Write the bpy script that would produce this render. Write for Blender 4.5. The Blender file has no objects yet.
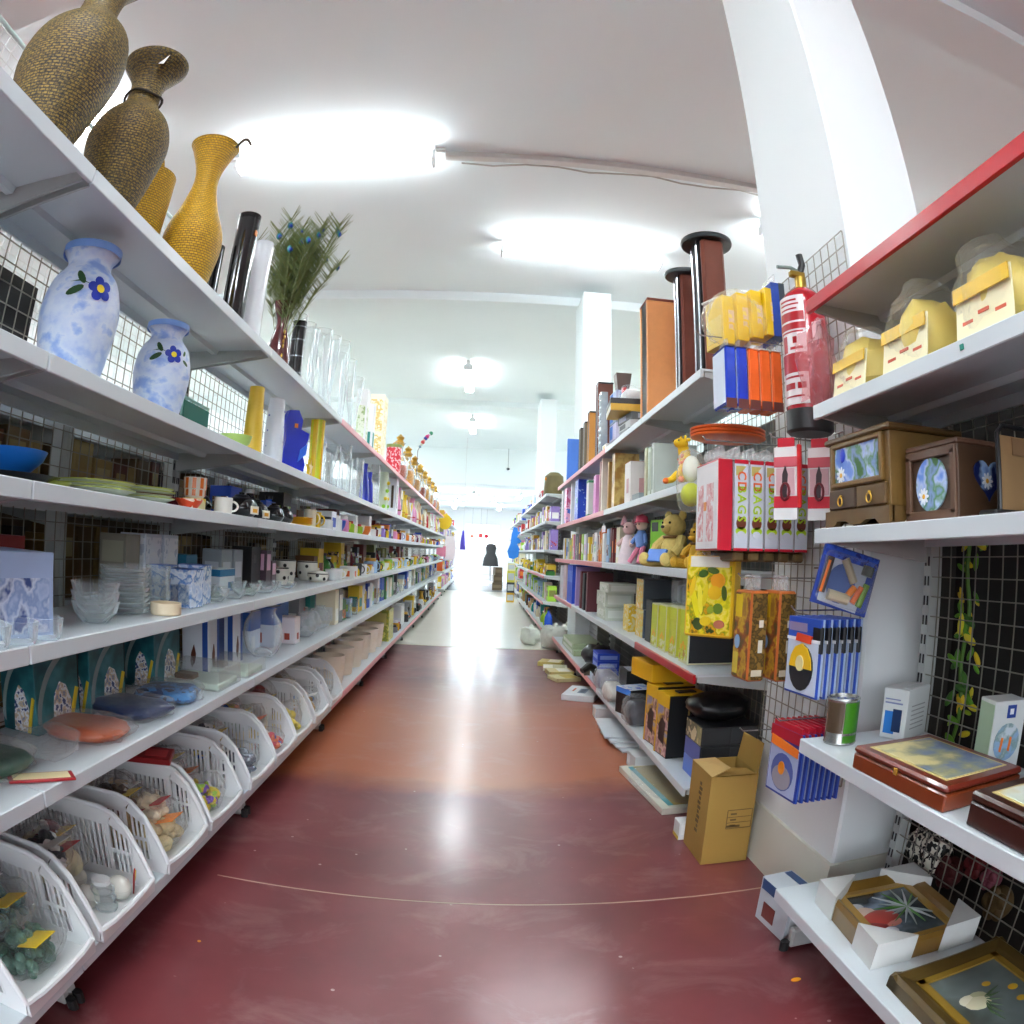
import bpy, bmesh, math, random
from mathutils import Vector, Matrix, Euler
SC = bpy.context.scene
COL = SC.collection
RNG = random.Random(7)
PI = math.pi

# ------------------------------------------------------------------ colour and materials
def lin(h):
    if not isinstance(h, str):
        return tuple(h)
    h = h.lstrip('#')
    c = [int(h[i:i + 2], 16) / 255 for i in (0, 2, 4)]
    return tuple(x / 12.92 if x <= .04045 else ((x + .055) / 1.055) ** 2.4 for x in c)

MATS = {}
def newmat(key):
    m = bpy.data.materials.new(key[:50])
    m.use_nodes = True
    n = m.node_tree.nodes
    l = m.node_tree.links
    b = n['Principled BSDF']
    return m, n, l, b

def M(col, rough=.5, metal=0., var=.08, scale=14., bump=0., coat=0., spec=.5):
    """plain coloured surface with a slight noise in its tone"""
    key = 'plain %s %s %s %s %s %s %s' % (col, rough, metal, var, scale, bump, coat)
    if key in MATS:
        return MATS[key]
    m, n, l, b = newmat(key)
    c = lin(col)
    tc = n.new('ShaderNodeTexCoord')
    nz = n.new('ShaderNodeTexNoise'); nz.inputs['Scale'].default_value = scale; nz.inputs['Detail'].default_value = 2
    l.new(tc.outputs['Object'], nz.inputs['Vector'])
    mx = n.new('ShaderNodeMix'); mx.data_type = 'RGBA'
    mx.inputs['A'].default_value = tuple(x * (1 - var) for x in c) + (1,)
    mx.inputs['B'].default_value = tuple(min(1, x * (1 + var)) for x in c) + (1,)
    l.new(nz.outputs['Fac'], mx.inputs['Factor'])
    l.new(mx.outputs['Result'], b.inputs['Base Color'])
    b.inputs['Roughness'].default_value = rough
    b.inputs['Metallic'].default_value = metal
    b.inputs['Coat Weight'].default_value = coat
    b.inputs['Specular IOR Level'].default_value = spec
    if bump:
        bp = n.new('ShaderNodeBump'); bp.inputs['Strength'].default_value = bump; bp.inputs['Distance'].default_value = .01
        l.new(nz.outputs['Fac'], bp.inputs['Height']); l.new(bp.outputs['Normal'], b.inputs['Normal'])
    MATS[key] = m
    return m

def ramp(n, stops, mode='LINEAR'):
    r = n.new('ShaderNodeValToRGB')
    r.color_ramp.interpolation = mode
    e = r.color_ramp.elements
    e[0].position = stops[0][0]; e[0].color = lin(stops[0][1]) + (1,)
    e[1].position = stops[-1][0]; e[1].color = lin(stops[-1][1]) + (1,)
    for p, c in stops[1:-1]:
        el = e.new(p); el.color = lin(c) + (1,)
    return r

def PIC(cols, scale=18., rough=.35, mode='CONSTANT', kind='noise', stretch=(1, 1, 1), off=0., detail=3.):
    """printed picture: patches of the given colours"""
    key = 'pic %s %s %s %s %s %s %s' % (cols, scale, rough, mode, kind, stretch, off)
    if key in MATS:
        return MATS[key]
    m, n, l, b = newmat('pic' + str(len(MATS)))
    tc = n.new('ShaderNodeTexCoord')
    mp = n.new('ShaderNodeMapping'); mp.inputs['Scale'].default_value = stretch
    mp.inputs['Location'].default_value = (off, off * .7, off * 1.3)
    l.new(tc.outputs['Object'], mp.inputs['Vector'])
    k = len(cols)
    if kind == 'noise':
        t = n.new('ShaderNodeTexNoise'); t.inputs['Detail'].default_value = detail
        out = t.outputs['Fac']; lo, hi = .3, .7
    elif kind == 'vor':
        t = n.new('ShaderNodeTexVoronoi'); out = None; lo, hi = 0., 1.
    else:
        t = n.new('ShaderNodeTexWave'); out = t.outputs['Fac']; lo, hi = 0., 1.
        t.inputs['Distortion'].default_value = 1.5
    t.inputs['Scale'].default_value = scale
    l.new(mp.outputs['Vector'], t.inputs['Vector'])
    if out is None:
        sp = n.new('ShaderNodeSeparateColor'); l.new(t.outputs['Color'], sp.inputs[0]); out = sp.outputs[0]
    st = [(0. if i == 0 else lo + (hi - lo) * i / k, c) for i, c in enumerate(cols)]
    r = ramp(n, st, mode)
    l.new(out, r.inputs['Fac']); l.new(r.outputs['Color'], b.inputs['Base Color'])
    b.inputs['Roughness'].default_value = rough
    MATS[key] = m
    return m

def FILM(tint='#f2f6fa', opac=.16, rough=.12, spec=1., crinkle=0., clear='#ffffff', edge=.45):
    """clear thin glass or plastic: see-through with a gloss, no refraction"""
    k = 'film %s %s %s %s %s %s' % (tint, opac, rough, crinkle, clear, edge)
    if k in MATS:
        return MATS[k]
    m, n, l, b = newmat(k)
    t = n.new('ShaderNodeBsdfTransparent')
    tc = n.new('ShaderNodeTexCoord')
    nz = n.new('ShaderNodeTexNoise'); nz.inputs['Scale'].default_value = 9
    l.new(tc.outputs['Object'], nz.inputs['Vector'])
    lw = n.new('ShaderNodeLayerWeight'); lw.inputs['Blend'].default_value = .5
    pw = n.new('ShaderNodeMath'); pw.operation = 'POWER'; pw.inputs[1].default_value = 2.2; l.new(lw.outputs['Facing'], pw.inputs[0])
    ma = n.new('ShaderNodeMath'); ma.operation = 'MULTIPLY_ADD'; ma.use_clamp = True
    l.new(pw.outputs[0], ma.inputs[0]); ma.inputs[1].default_value = edge
    mb_ = n.new('ShaderNodeMath'); mb_.operation = 'MULTIPLY'; mb_.inputs[1].default_value = opac
    l.new(nz.outputs['Fac'], mb_.inputs[0]); l.new(mb_.outputs[0], ma.inputs[2])
    mx = n.new('ShaderNodeMixShader')
    l.new(ma.outputs[0], mx.inputs[0]); l.new(t.outputs[0], mx.inputs[1]); l.new(b.outputs[0], mx.inputs[2])
    t.inputs[0].default_value = lin(clear) + (1,)
    if crinkle:
        n2 = n.new('ShaderNodeTexNoise'); n2.inputs['Scale'].default_value = 28; n2.inputs['Detail'].default_value = 3; n2.inputs['Distortion'].default_value = 1.2
        l.new(tc.outputs['Object'], n2.inputs['Vector'])
        bp = n.new('ShaderNodeBump'); bp.inputs['Strength'].default_value = crinkle; bp.inputs['Distance'].default_value = .012
        l.new(n2.outputs['Fac'], bp.inputs['Height']); l.new(bp.outputs['Normal'], b.inputs['Normal']); l.new(bp.outputs['Normal'], lw.inputs['Normal'])
    b.inputs['Base Color'].default_value = lin(tint) + (1,)
    b.inputs['Roughness'].default_value = rough
    b.inputs['Specular IOR Level'].default_value = spec
    l.new(mx.outputs[0], n['Material Output'].inputs[0])
    MATS[k] = m
    return m

def EMIT(col, st):
    k = 'emit %s %s' % (col, st)
    if k in MATS:
        return MATS[k]
    m, n, l, b = newmat(k)
    b.inputs['Base Color'].default_value = lin(col) + (1,)
    b.inputs['Emission Color'].default_value = lin(col) + (1,)
    b.inputs['Emission Strength'].default_value = st
    MATS[k] = m
    return m

def WICKER(a, bcol, k, rows, key, mottle=.3):
    """woven cane wrapped round the object's own z axis"""
    m, n, l, b = newmat(key)
    tc = n.new('ShaderNodeTexCoord'); sx = n.new('ShaderNodeSeparateXYZ'); l.new(tc.outputs['Object'], sx.inputs[0])
    at = n.new('ShaderNodeMath'); at.operation = 'ARCTAN2'; l.new(sx.outputs['Y'], at.inputs[0]); l.new(sx.outputs['X'], at.inputs[1])
    cb = n.new('ShaderNodeCombineXYZ'); xs = n.new('ShaderNodeMath'); xs.operation = 'MULTIPLY'; xs.inputs[1].default_value = .1; l.new(at.outputs[0], xs.inputs[0]); l.new(xs.outputs[0], cb.inputs['X']); l.new(sx.outputs['Z'], cb.inputs['Y'])
    br = n.new('ShaderNodeTexBrick')
    br.inputs['Scale'].default_value = 1
    br.inputs['Brick Width'].default_value = .1 * 2 * PI / k
    br.inputs['Row Height'].default_value = rows
    br.inputs['Mortar Size'].default_value = rows * .22
    br.inputs['Mortar Smooth'].default_value = 1
    br.inputs['Color1'].default_value = lin(a) + (1,); br.inputs['Color2'].default_value = tuple(x * .78 for x in lin(a)) + (1,)
    br.inputs['Mortar'].default_value = lin(bcol) + (1,)
    l.new(cb.outputs[0], br.inputs['Vector'])
    nz = n.new('ShaderNodeTexNoise'); nz.inputs['Scale'].default_value = 130; nz.inputs['Detail'].default_value = 2
    mpp = n.new('ShaderNodeMapping'); mpp.inputs['Scale'].default_value = (1, 1, 1.8); l.new(tc.outputs['Object'], mpp.inputs['Vector']); l.new(mpp.outputs['Vector'], nz.inputs['Vector'])
    rz_ = ramp(n, [(.38, '#4a4a4a'), (.6, '#ffffff')]); l.new(nz.outputs['Fac'], rz_.inputs['Fac'])
    mu = n.new('ShaderNodeMix'); mu.data_type = 'RGBA'; mu.blend_type = 'MULTIPLY'; mu.inputs['Factor'].default_value = mottle
    l.new(br.outputs['Color'], mu.inputs['A']); l.new(rz_.outputs['Color'], mu.inputs['B'])
    l.new(mu.outputs['Result'], b.inputs['Base Color'])
    bp = n.new('ShaderNodeBump'); bp.inputs['Strength'].default_value = .8; bp.inputs['Distance'].default_value = .004; bp.invert = True
    l.new(br.outputs['Fac'], bp.inputs['Height']); l.new(bp.outputs['Normal'], b.inputs['Normal'])
    b.inputs['Roughness'].default_value = .55
    MATS[key] = m
    return m

# ------------------------------------------------------------------ mesh building
class MB:
    def __init__(s):
        s.v = []; s.f = []; s.mi = []; s.sm = []
    def add(s, vs, fs, m=0, smooth=False):
        o = len(s.v)
        s.v += [tuple(p) for p in vs]
        for f in fs:
            s.f.append(tuple(i + o for i in f)); s.mi.append(m); s.sm.append(smooth)
        return s
    def box(s, c, d, m=0, ch=0., R=None):
        hx, hy, hz = d[0] / 2, d[1] / 2, d[2] / 2
        if ch <= 0:
            vs = [(x * hx, y * hy, z * hz) for x in (-1, 1) for y in (-1, 1) for z in (-1, 1)]
            fs = [(0, 1, 3, 2), (4, 6, 7, 5), (0, 4, 5, 1), (2, 3, 7, 6), (0, 2, 6, 4), (1, 5, 7, 3)]
        else:
            ch = min(ch, hx * .9, hy * .9, hz * .9)
            idx = {}; vs = []
            for x in (-1, 1):
                for y in (-1, 1):
                    for z in (-1, 1):
                        for a, p in enumerate(((x * hx, y * (hy - ch), z * (hz - ch)), (x * (hx - ch), y * hy, z * (hz - ch)), (x * (hx - ch), y * (hy - ch), z * hz))):
                            idx[x, y, z, a] = len(vs); vs.append(p)
            fs = []
            for a in range(3):
                for sg in (-1, 1):
                    o = [i for i in range(3) if i != a]
                    q = []
                    for u, w in ((-1, -1), (1, -1), (1, 1), (-1, 1)):
                        k = [0, 0, 0]; k[a] = sg; k[o[0]] = u; k[o[1]] = w
                        q.append(idx[k[0], k[1], k[2], a])
                    fs.append(tuple(q))
            for a in range(3):
                o = [i for i in range(3) if i != a]
                for u in (-1, 1):
                    for w in (-1, 1):
                        k0 = [0, 0, 0]; k0[o[0]] = u; k0[o[1]] = w
                        k1 = list(k0); k0[a] = -1; k1[a] = 1
                        fs.append((idx[(*k0, o[0])], idx[(*k1, o[0])], idx[(*k1, o[1])], idx[(*k0, o[1])]))
            for x in (-1, 1):
                for y in (-1, 1):
                    for z in (-1, 1):
                        fs.append((idx[x, y, z, 0], idx[x, y, z, 1], idx[x, y, z, 2]))
        c = Vector(c)
        vs = [(R @ Vector(p) if R is not None else Vector(p)) + c for p in vs]
        return s.add(vs, fs, m)
    def lathe(s, prof, n=24, c=(0, 0, 0), m=0, R=None, sq=1.):
        vs = []; fs = []; rings = []
        for r, z in prof:
            if r < 1e-6:
                rings.append([len(vs)]); vs.append((0, 0, z))
            else:
                rings.append(list(range(len(vs), len(vs) + n)))
                vs += [(r * math.cos(2 * PI * i / n), sq * r * math.sin(2 * PI * i / n), z) for i in range(n)]
        for a, b in zip(rings, rings[1:]):
            for i in range(n):
                j = (i + 1) % n
                q = [a[i % len(a)], a[j % len(a)], b[j % len(b)], b[i % len(b)]]
                q2 = []
                for k in q:
                    if k not in q2: q2.append(k)
                if len(q2) > 2: fs.append(tuple(q2))
        c = Vector(c)
        return s.add([(R @ Vector(p) if R is not None else Vector(p)) + c for p in vs], fs, m, True)
    def cyl(s, r, z0, z1, n=20, c=(0, 0, 0), m=0, R=None):
        return s.lathe([(0, z0), (r, z0), (r, z1), (0, z1)], n, c, m, R)
    def ball(s, c, r, m=0, sc=(1, 1, 1), u=12, v=8, R=None):
        pr = [(math.sin(PI * i / v), -math.cos(PI * i / v)) for i in range(v + 1)]
        pr[0] = (0, -1); pr[-1] = (0, 1)
        o = len(s.v)
        s.lathe(pr, u, (0, 0, 0), m)
        c = Vector(c)
        for i in range(o, len(s.v)):
            p = s.v[i]; p = Vector((p[0] * r * sc[0], p[1] * r * sc[1], p[2] * r * sc[2]))
            s.v[i] = tuple((R @ p if R is not None else p) + c)
        return s
    def tube(s, pts, r, n=6, m=0, closed=False):
        pts = [Vector(p) for p in pts]; k = len(pts)
        rr = r if isinstance(r, (list, tuple)) else [r] * k
        vs = []; up = None
        for i, p in enumerate(pts):
            a = pts[(i - 1) % k] if (closed or i > 0) else p
            b = pts[(i + 1) % k] if (closed or i < k - 1) else p
            t = (b - a).normalized()
            if up is None:
                up = Vector((0, 0, 1)) if abs(t.z) < .9 else Vector((1, 0, 0))
            x = t.cross(up)
            if x.length < 1e-5: x = t.orthogonal()
            x.normalize(); y = x.cross(t).normalized(); up = y
            vs += [p + (x * math.cos(2 * PI * j / n) + y * math.sin(2 * PI * j / n)) * rr[i] for j in range(n)]
        fs = []
        for i in range(k if closed else k - 1):
            i2 = (i + 1) % k
            fs += [(i * n + j, i * n + (j + 1) % n, i2 * n + (j + 1) % n, i2 * n + j) for j in range(n)]
        if not closed:
            fs += [tuple(range(n - 1, -1, -1)), tuple(range((k - 1) * n, k * n))]
        return s.add(vs, fs, m, n > 5)
    def prism(s, poly, a0, a1, axis='z', m=0, off=(0, 0, 0)):
        """extrude a 2-D outline: axis z takes (x,y), axis y takes (x,z), axis x takes (y,z)"""
        def P(u, w, a):
            q = {'z': (u, w, a), 'y': (u, a, w), 'x': (a, u, w)}[axis]
            return (q[0] + off[0], q[1] + off[1], q[2] + off[2])
        n = len(poly)
        vs = [P(u, w, a0) for u, w in poly] + [P(u, w, a1) for u, w in poly]
        fs = [tuple(range(n)), tuple(range(n, 2 * n))] + [(i, (i + 1) % n, n + (i + 1) % n, n + i) for i in range(n)]
        return s.add(vs, fs, m)
    def build(s, name, mats, parent=None, loc=(0, 0, 0), rot=(0, 0, 0), ang=35):
        me = bpy.data.meshes.new(name)
        me.from_pydata(s.v, [], s.f)
        bm = bmesh.new(); bm.from_mesh(me); bmesh.ops.recalc_face_normals(bm, faces=bm.faces); bm.to_mesh(me); bm.free()
        mats = mats if isinstance(mats, (list, tuple)) else [mats]
        for x in mats: me.materials.append(x)
        me.polygons.foreach_set('material_index', s.mi)
        me.polygons.foreach_set('use_smooth', s.sm)
        if any(s.sm): me.set_sharp_from_angle(angle=math.radians(ang))
        o = bpy.data.objects.new(name, me); COL.objects.link(o)
        o.location = loc; o.rotation_euler = rot
        if parent is not None: o.parent = parent
        return o

def tag(o, label, cat, group=None, kind=None):
    o['label'] = label; o['category'] = cat
    if group: o['group'] = group
    if kind: o['kind'] = kind
    return o
def thing(name, label, cat, loc=(0, 0, 0), rz=0., group=None):
    o = bpy.data.objects.new(name, None); o.empty_display_size = .05; COL.objects.link(o)
    o.location = loc; o.rotation_euler = (0, 0, rz)
    return tag(o, label, cat, group)
def struct(o, label=None, cat=None):
    o['kind'] = 'structure'
    if label: o['label'] = label
    if cat: o['category'] = cat
    return o
KIDS = {}
def dup(root, loc, rz, label, group=None, scale=None):
    r = root.copy(); COL.objects.link(r); r.location = loc; r.rotation_euler = (0, 0, rz); r['label'] = label
    if group: r['group'] = group
    if scale: r.scale = scale
    for ch in root.children:
        c = ch.copy(); COL.objects.link(c); c.parent = r
        for g in ch.children:
            d = g.copy(); COL.objects.link(d); d.parent = c
    return r
def RX(a): return Matrix.Rotation(a, 3, 'X')
def RY(a): return Matrix.Rotation(a, 3, 'Y')
def RZ(a): return Matrix.Rotation(a, 3, 'Z')

FACES = {'+x': (0, 1, 1, 2), '-x': (0, -1, 1, 2), '+y': (1, 1, 0, 2), '-y': (1, -1, 0, 2), '+z': (2, 1, 1, 0)}
def panel(parent, face, rect, mat, dims, name='printed_panel', t=.0012, label=None):
    """thin printed label on a face of a box part whose base centre is its origin; rect in 0..1 of the face"""
    a, sg, u, w = FACES[face]
    lo = (-dims[0] / 2, -dims[1] / 2, 0.)
    c = [0, 0, 0]; d = [0, 0, 0]
    c[a] = (lo[a] + dims[a] if sg > 0 else lo[a]) + sg * t / 2; d[a] = t
    for ax, i in ((u, 0), (w, 1)):
        c[ax] = lo[ax] + dims[ax] * (rect[i] + rect[i + 2]) / 2; d[ax] = dims[ax] * (rect[i + 2] - rect[i])
    o = MB().box(c, d).build(name, mat, parent)
    if label: o['label'] = label
    return o
def flat_poly(parent, pts, mat, face, dims, name='printed_motif', t=.0016):
    """printed motif of any outline on a box face; pts in 0..1 of the face"""
    a, sg, u, w = FACES[face]
    lo = (-dims[0] / 2, -dims[1] / 2, 0.)
    base = lo[a] + dims[a] if sg > 0 else lo[a]
    poly = [(lo[u] + dims[u] * p, lo[w] + dims[w] * q) for p, q in pts]
    if a == 2: poly = [(q, p) for p, q in poly]
    return MB().prism(poly, base, base + sg * t, 'xyz'[a]).build(name, mat, parent)
def ell(cx, cy, rx, ry, n=18, a0=0.):
    return [(cx + rx * math.cos(2 * PI * i / n + a0), cy + ry * math.sin(2 * PI * i / n + a0)) for i in range(n)]
def words_on(parent, body, size, mat, loc, rot, name='lettering', ext=.0006):
    cu = bpy.data.curves.new(name, 'FONT'); cu.body = body; cu.size = size; cu.extrude = ext; cu.align_x = 'CENTER'; cu.align_y = 'CENTER'; cu.resolution_u = 2; cu.offset = size * .02; cu.space_character = 1.2
    tmp = bpy.data.objects.new(name, cu); COL.objects.link(tmp)
    bpy.context.view_layer.update()
    me = bpy.data.meshes.new_from_object(tmp.evaluated_get(bpy.context.evaluated_depsgraph_get()))
    bpy.data.objects.remove(tmp)
    me.materials.clear(); me.materials.append(mat)
    o = bpy.data.objects.new(name, me); COL.objects.link(o); o.parent = parent; o.location = loc; o.rotation_euler = rot
    return o

def carton(name, label, cat, loc, dims, col, rz=0., group=None, panels=(), rough=.45, ch=.0015, part='lid'):
    """cardboard carton: dims (depth x, width y, height z), the base centre at loc"""
    mat = M(col, rough) if isinstance(col, str) else col
    o = MB().box((0, 0, dims[2] / 2), dims, ch=ch).build(name, mat, None, loc, (0, 0, rz))
    tag(o, label, cat, group)
    lay = {}
    for p in panels:
        lay[p[0]] = lay.get(p[0], 0) + 1
        panel(o, p[0], p[1], p[2] if not isinstance(p[2], str) else M(p[2], rough), dims, p[3] if len(p) > 3 else 'printed_panel', .0006 + .0005 * lay[p[0]])
    return o
def turned(name, label, cat, loc, prof, mat, n=24, group=None, rz=0.):
    o = MB().lathe(prof, n).build(name, mat, None, loc, (0, 0, rz))
    return tag(o, label, cat, group)
def shell(prof, t):
    """outer profile (from the bottom centre up) closed with an inner wall of thickness t"""
    inner = [(max(r - t, .0005), max(z, prof[0][1] + t)) for r, z in reversed(prof) if r > t * 1.2]
    return prof + inner + [(0, inner[-1][1])]
# ------------------------------------------------------------------ camera: a fisheye lens, as the photograph was taken
cam_d = bpy.data.cameras.new('camera'); cam = bpy.data.objects.new('camera', cam_d); COL.objects.link(cam)
cam_d.type = 'PANO'
cam_d.panorama_type = 'FISHEYE_EQUISOLID'
cam_d.fisheye_lens = 670.0 / 1024 * 36
cam_d.fisheye_fov = math.radians(180)
cam_d.sensor_width = 36; cam_d.sensor_height = 36; cam_d.clip_start = .05; cam_d.clip_end = 200
ya, pi_, ro = -.04424, .06057, -.03914
Rc = Matrix.Rotation(ya, 3, 'Z') @ Matrix.Rotation(pi_, 3, 'X') @ Matrix.Rotation(ro, 3, 'Y')
Rb = Matrix((Rc.col[0], Rc.col[2], -Rc.col[1])).transposed()
cam.matrix_world = Matrix.Translation((0, 0, 1.056)) @ Rb.to_4x4()
SC.camera = cam
SC.view_settings.view_transform = 'Standard'; SC.view_settings.look = 'None'; SC.view_settings.gamma = 1; SC.view_settings.use_curve_mapping = False
SC.view_settings.exposure = 1.88
cy = SC.cycles
cy.use_denoising = True
cy.max_bounces = 8; cy.diffuse_bounces = 5; cy.glossy_bounces = 3; cy.transparent_max_bounces = 24; cy.transmission_bounces = 4
cy.caustics_reflective = False; cy.caustics_refractive = False; cy.sample_clamp_indirect = 6

w = bpy.data.worlds.new('world'); SC.world = w; w.use_nodes = True
wn = w.node_tree.nodes; wl = w.node_tree.links
tcw = wn.new('ShaderNodeTexCoord'); spw = wn.new('ShaderNodeSeparateXYZ'); wl.new(tcw.outputs['Generated'], spw.inputs[0])
rw = ramp(wn, [(.48, '#3a3c40'), (.5, '#e9f1fb')]); maw = wn.new('ShaderNodeMath'); maw.operation = 'MULTIPLY_ADD'; maw.inputs[1].default_value = .5; maw.inputs[2].default_value = .5
wl.new(spw.outputs['Z'], maw.inputs[0]); wl.new(maw.outputs[0], rw.inputs['Fac']); wl.new(rw.outputs['Color'], wn['Background'].inputs[0])
wn['Background'].inputs[1].default_value = 1.4      # bright overcast sky over grey ground, seen through the shop windows

# ------------------------------------------------------------------ room
CEIL = 4.05
plaster = M('#e9f2f3', .75, var=.02, scale=1.5)
wallm = M('#eceeed', .7, var=.02, scale=2)

def floor_paint():
    m, n, l, b = newmat('red painted floor')
    tc = n.new('ShaderNodeTexCoord')
    big = n.new('ShaderNodeTexNoise'); big.inputs['Scale'].default_value = 1.1; big.inputs['Detail'].default_value = 5; big.inputs['Roughness'].default_value = .6
    l.new(tc.outputs['Object'], big.inputs['Vector'])
    r1 = ramp(n, [(.3, '#5e2228'), (.5, '#742f34'), (.72, '#843f42')]); l.new(big.outputs['Fac'], r1.inputs['Fac'])
    # browner band between the two joints, its edges wavering
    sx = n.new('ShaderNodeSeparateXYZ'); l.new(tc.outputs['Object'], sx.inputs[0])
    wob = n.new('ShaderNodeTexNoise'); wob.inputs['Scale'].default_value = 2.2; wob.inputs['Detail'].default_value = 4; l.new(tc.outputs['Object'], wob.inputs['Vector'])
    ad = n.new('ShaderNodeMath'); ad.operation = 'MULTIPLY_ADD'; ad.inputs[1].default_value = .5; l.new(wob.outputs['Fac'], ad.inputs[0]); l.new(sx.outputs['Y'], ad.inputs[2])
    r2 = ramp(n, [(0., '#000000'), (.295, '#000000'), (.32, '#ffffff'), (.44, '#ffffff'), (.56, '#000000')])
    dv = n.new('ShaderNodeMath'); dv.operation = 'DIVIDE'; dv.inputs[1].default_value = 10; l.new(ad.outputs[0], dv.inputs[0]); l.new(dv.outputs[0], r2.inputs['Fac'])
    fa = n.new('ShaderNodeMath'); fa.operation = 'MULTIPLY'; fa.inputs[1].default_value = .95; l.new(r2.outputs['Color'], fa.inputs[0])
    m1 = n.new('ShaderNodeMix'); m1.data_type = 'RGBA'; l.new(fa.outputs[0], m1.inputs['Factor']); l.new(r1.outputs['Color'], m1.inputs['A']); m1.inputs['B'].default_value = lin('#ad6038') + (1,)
    # dust specks and pale scuffs
    sp = n.new('ShaderNodeTexVoronoi'); sp.inputs['Scale'].default_value = 16; l.new(tc.outputs['Object'], sp.inputs['Vector'])
    rs = ramp(n, [(0., '#ffffff'), (.07, '#ffffff'), (.09, '#000000')]); l.new(sp.outputs['Distance'], rs.inputs['Fac'])
    nm = n.new('ShaderNodeTexNoise'); nm.inputs['Scale'].default_value = 9; nm.inputs['Detail'].default_value = 4; l.new(tc.outputs['Object'], nm.inputs['Vector'])
    rn = ramp(n, [(.58, '#000000'), (.62, '#ffffff')]); l.new(nm.outputs['Fac'], rn.inputs['Fac'])
    mm = n.new('ShaderNodeMath'); mm.operation = 'MULTIPLY'; l.new(rs.outputs['Color'], mm.inputs[0]); l.new(rn.outputs['Color'], mm.inputs[1])
    mp = n.new('ShaderNodeMapping'); mp.inputs['Rotation'].default_value = (0, 0, .7); mp.inputs['Scale'].default_value = (2.2, 3.2, 1); l.new(tc.outputs['Object'], mp.inputs['Vector'])
    sc = n.new('ShaderNodeTexNoise'); sc.inputs['Scale'].default_value = 1.5; sc.inputs['Detail'].default_value = 9; sc.inputs['Roughness'].default_value = .65; sc.inputs['Distortion'].default_value = .6; l.new(mp.outputs['Vector'], sc.inputs['Vector'])
    rc = ramp(n, [(.52, '#000000'), (.74, '#8a8a8a')]); l.new(sc.outputs['Fac'], rc.inputs['Fac'])
    m3 = n.new('ShaderNodeMath'); m3.operation = 'MAXIMUM'; l.new(mm.outputs[0], m3.inputs[0]); l.new(rc.outputs['Color'], m3.inputs[1])
    m2 = n.new('ShaderNodeMix'); m2.data_type = 'RGBA'; l.new(m3.outputs[0], m2.inputs['Factor']); l.new(m1.outputs['Result'], m2.inputs['A']); m2.inputs['B'].default_value = lin('#b39a96') + (1,)
    l.new(m2.outputs['Result'], b.inputs['Base Color'])
    rr = n.new('ShaderNodeMath'); rr.operation = 'MULTIPLY_ADD'; rr.inputs[1].default_value = .16; rr.inputs[2].default_value = .12; l.new(big.outputs['Fac'], rr.inputs[0])
    l.new(rr.outputs[0], b.inputs['Coat Roughness']); b.inputs['Coat Weight'].default_value = .75; b.inputs['Roughness'].default_value = .45; b.inputs['Specular IOR Level'].default_value = .6
    return m
def slab(name, x0, x1, y0, y1, z0, z1, mat):
    return struct(MB().box(((x0 + x1) / 2, (y0 + y1) / 2, (z0 + z1) / 2), (x1 - x0, y1 - y0, z1 - z0)).build(name, mat))
W0, W1, B0, B1 = -6.5, 6.5, -4.5, 31.
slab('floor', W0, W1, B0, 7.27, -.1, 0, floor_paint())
slab('floor_tile', W0, W1, 7.27, 17.6, -.1, 0, M('#e8e6da', .25, var=.03, scale=3, spec=.6))
slab('floor_far', W0, W1, 17.6, B1, -.1, 0, M('#a9abb0', .18, var=.04, scale=3, spec=.6))
slab('trim_1', -.79, 2.2, 1.778, 1.7835, -.002, .0006, M('#a98f80', .7))
slab('trim_2', W0, W1, 7.255, 7.285, -.002, .001, M('#a39a80', .6))
slab('ceiling', W0, W1, B0, 19.4, CEIL, CEIL + .1, plaster)
slab('ceiling_far', W0, W1, 19.4, B1, 3.0, 3.1, plaster)
slab('trim_6', W0, W1, 19.4, 19.5, 3.1, CEIL, plaster)
slab('wall_left', W0 - .1, W0, B0, B1, 0, CEIL, wallm)
slab('wall_right', W1, W1 + .1, B0, B1, 0, CEIL, wallm)
ff = MB()
for x0, x1, z0, z1 in ((W0, -5, 0, CEIL), (5, W1, 0, CEIL), (-5, 5, 0, .4), (-5, 5, 3.3, CEIL)):
    ff.box(((x0 + x1) / 2, B0 - .05, (z0 + z1) / 2), (x1 - x0, .1, z1 - z0))
struct(ff.build('wall_front', wallm))
fw = MB()  # unseen window added behind the camera to bring in daylight
for x in (-5, -2.5, 0, 2.5, 5): fw.box((x, B0 - .04, 1.85), (.08, .08, 2.9))
for z in (.44, 3.26): fw.box((0, B0 - .04, z), (10, .08, .08))
fwo = struct(fw.build('added_window', M('#c9cdd0', .4)))
MB().box((0, B0 - .05, 1.85), (10, .006, 2.84)).build('pane', FILM('#ffffff', .04), fwo)
# far wall with a wide shop window
wb = MB()
for x0, x1, z0, z1 in ((W0, -.78, 0, 3.0), (.84, W1, 0, 3.0), (-.78, .84, 0, 1.24), (-.78, .84, 2.32, 3.0)):
    wb.box(((x0 + x1) / 2, B1 + .05, (z0 + z1) / 2), (x1 - x0, .1, z1 - z0))
struct(wb.build('wall_back', wallm))
wf = MB()
for x0, x1, z0, z1 in ((-.78, .84, 1.24, 1.28), (-.78, .84, 2.28, 2.32), (-.78, -.74, 1.24, 2.32), (.80, .84, 1.24, 2.32), (.01, .05, 1.24, 2.32)):
    wf.box(((x0 + x1) / 2, B1 + .03, (z0 + z1) / 2), (x1 - x0, .08, z1 - z0))
wfo = struct(wf.build('window_1', M('#f0f0f0', .4)))
MB().box((.03, B1 + .05, 1.78), (1.6, .006, 1.04)).build('pane', FILM('#ffffff', .04), wfo)
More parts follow.
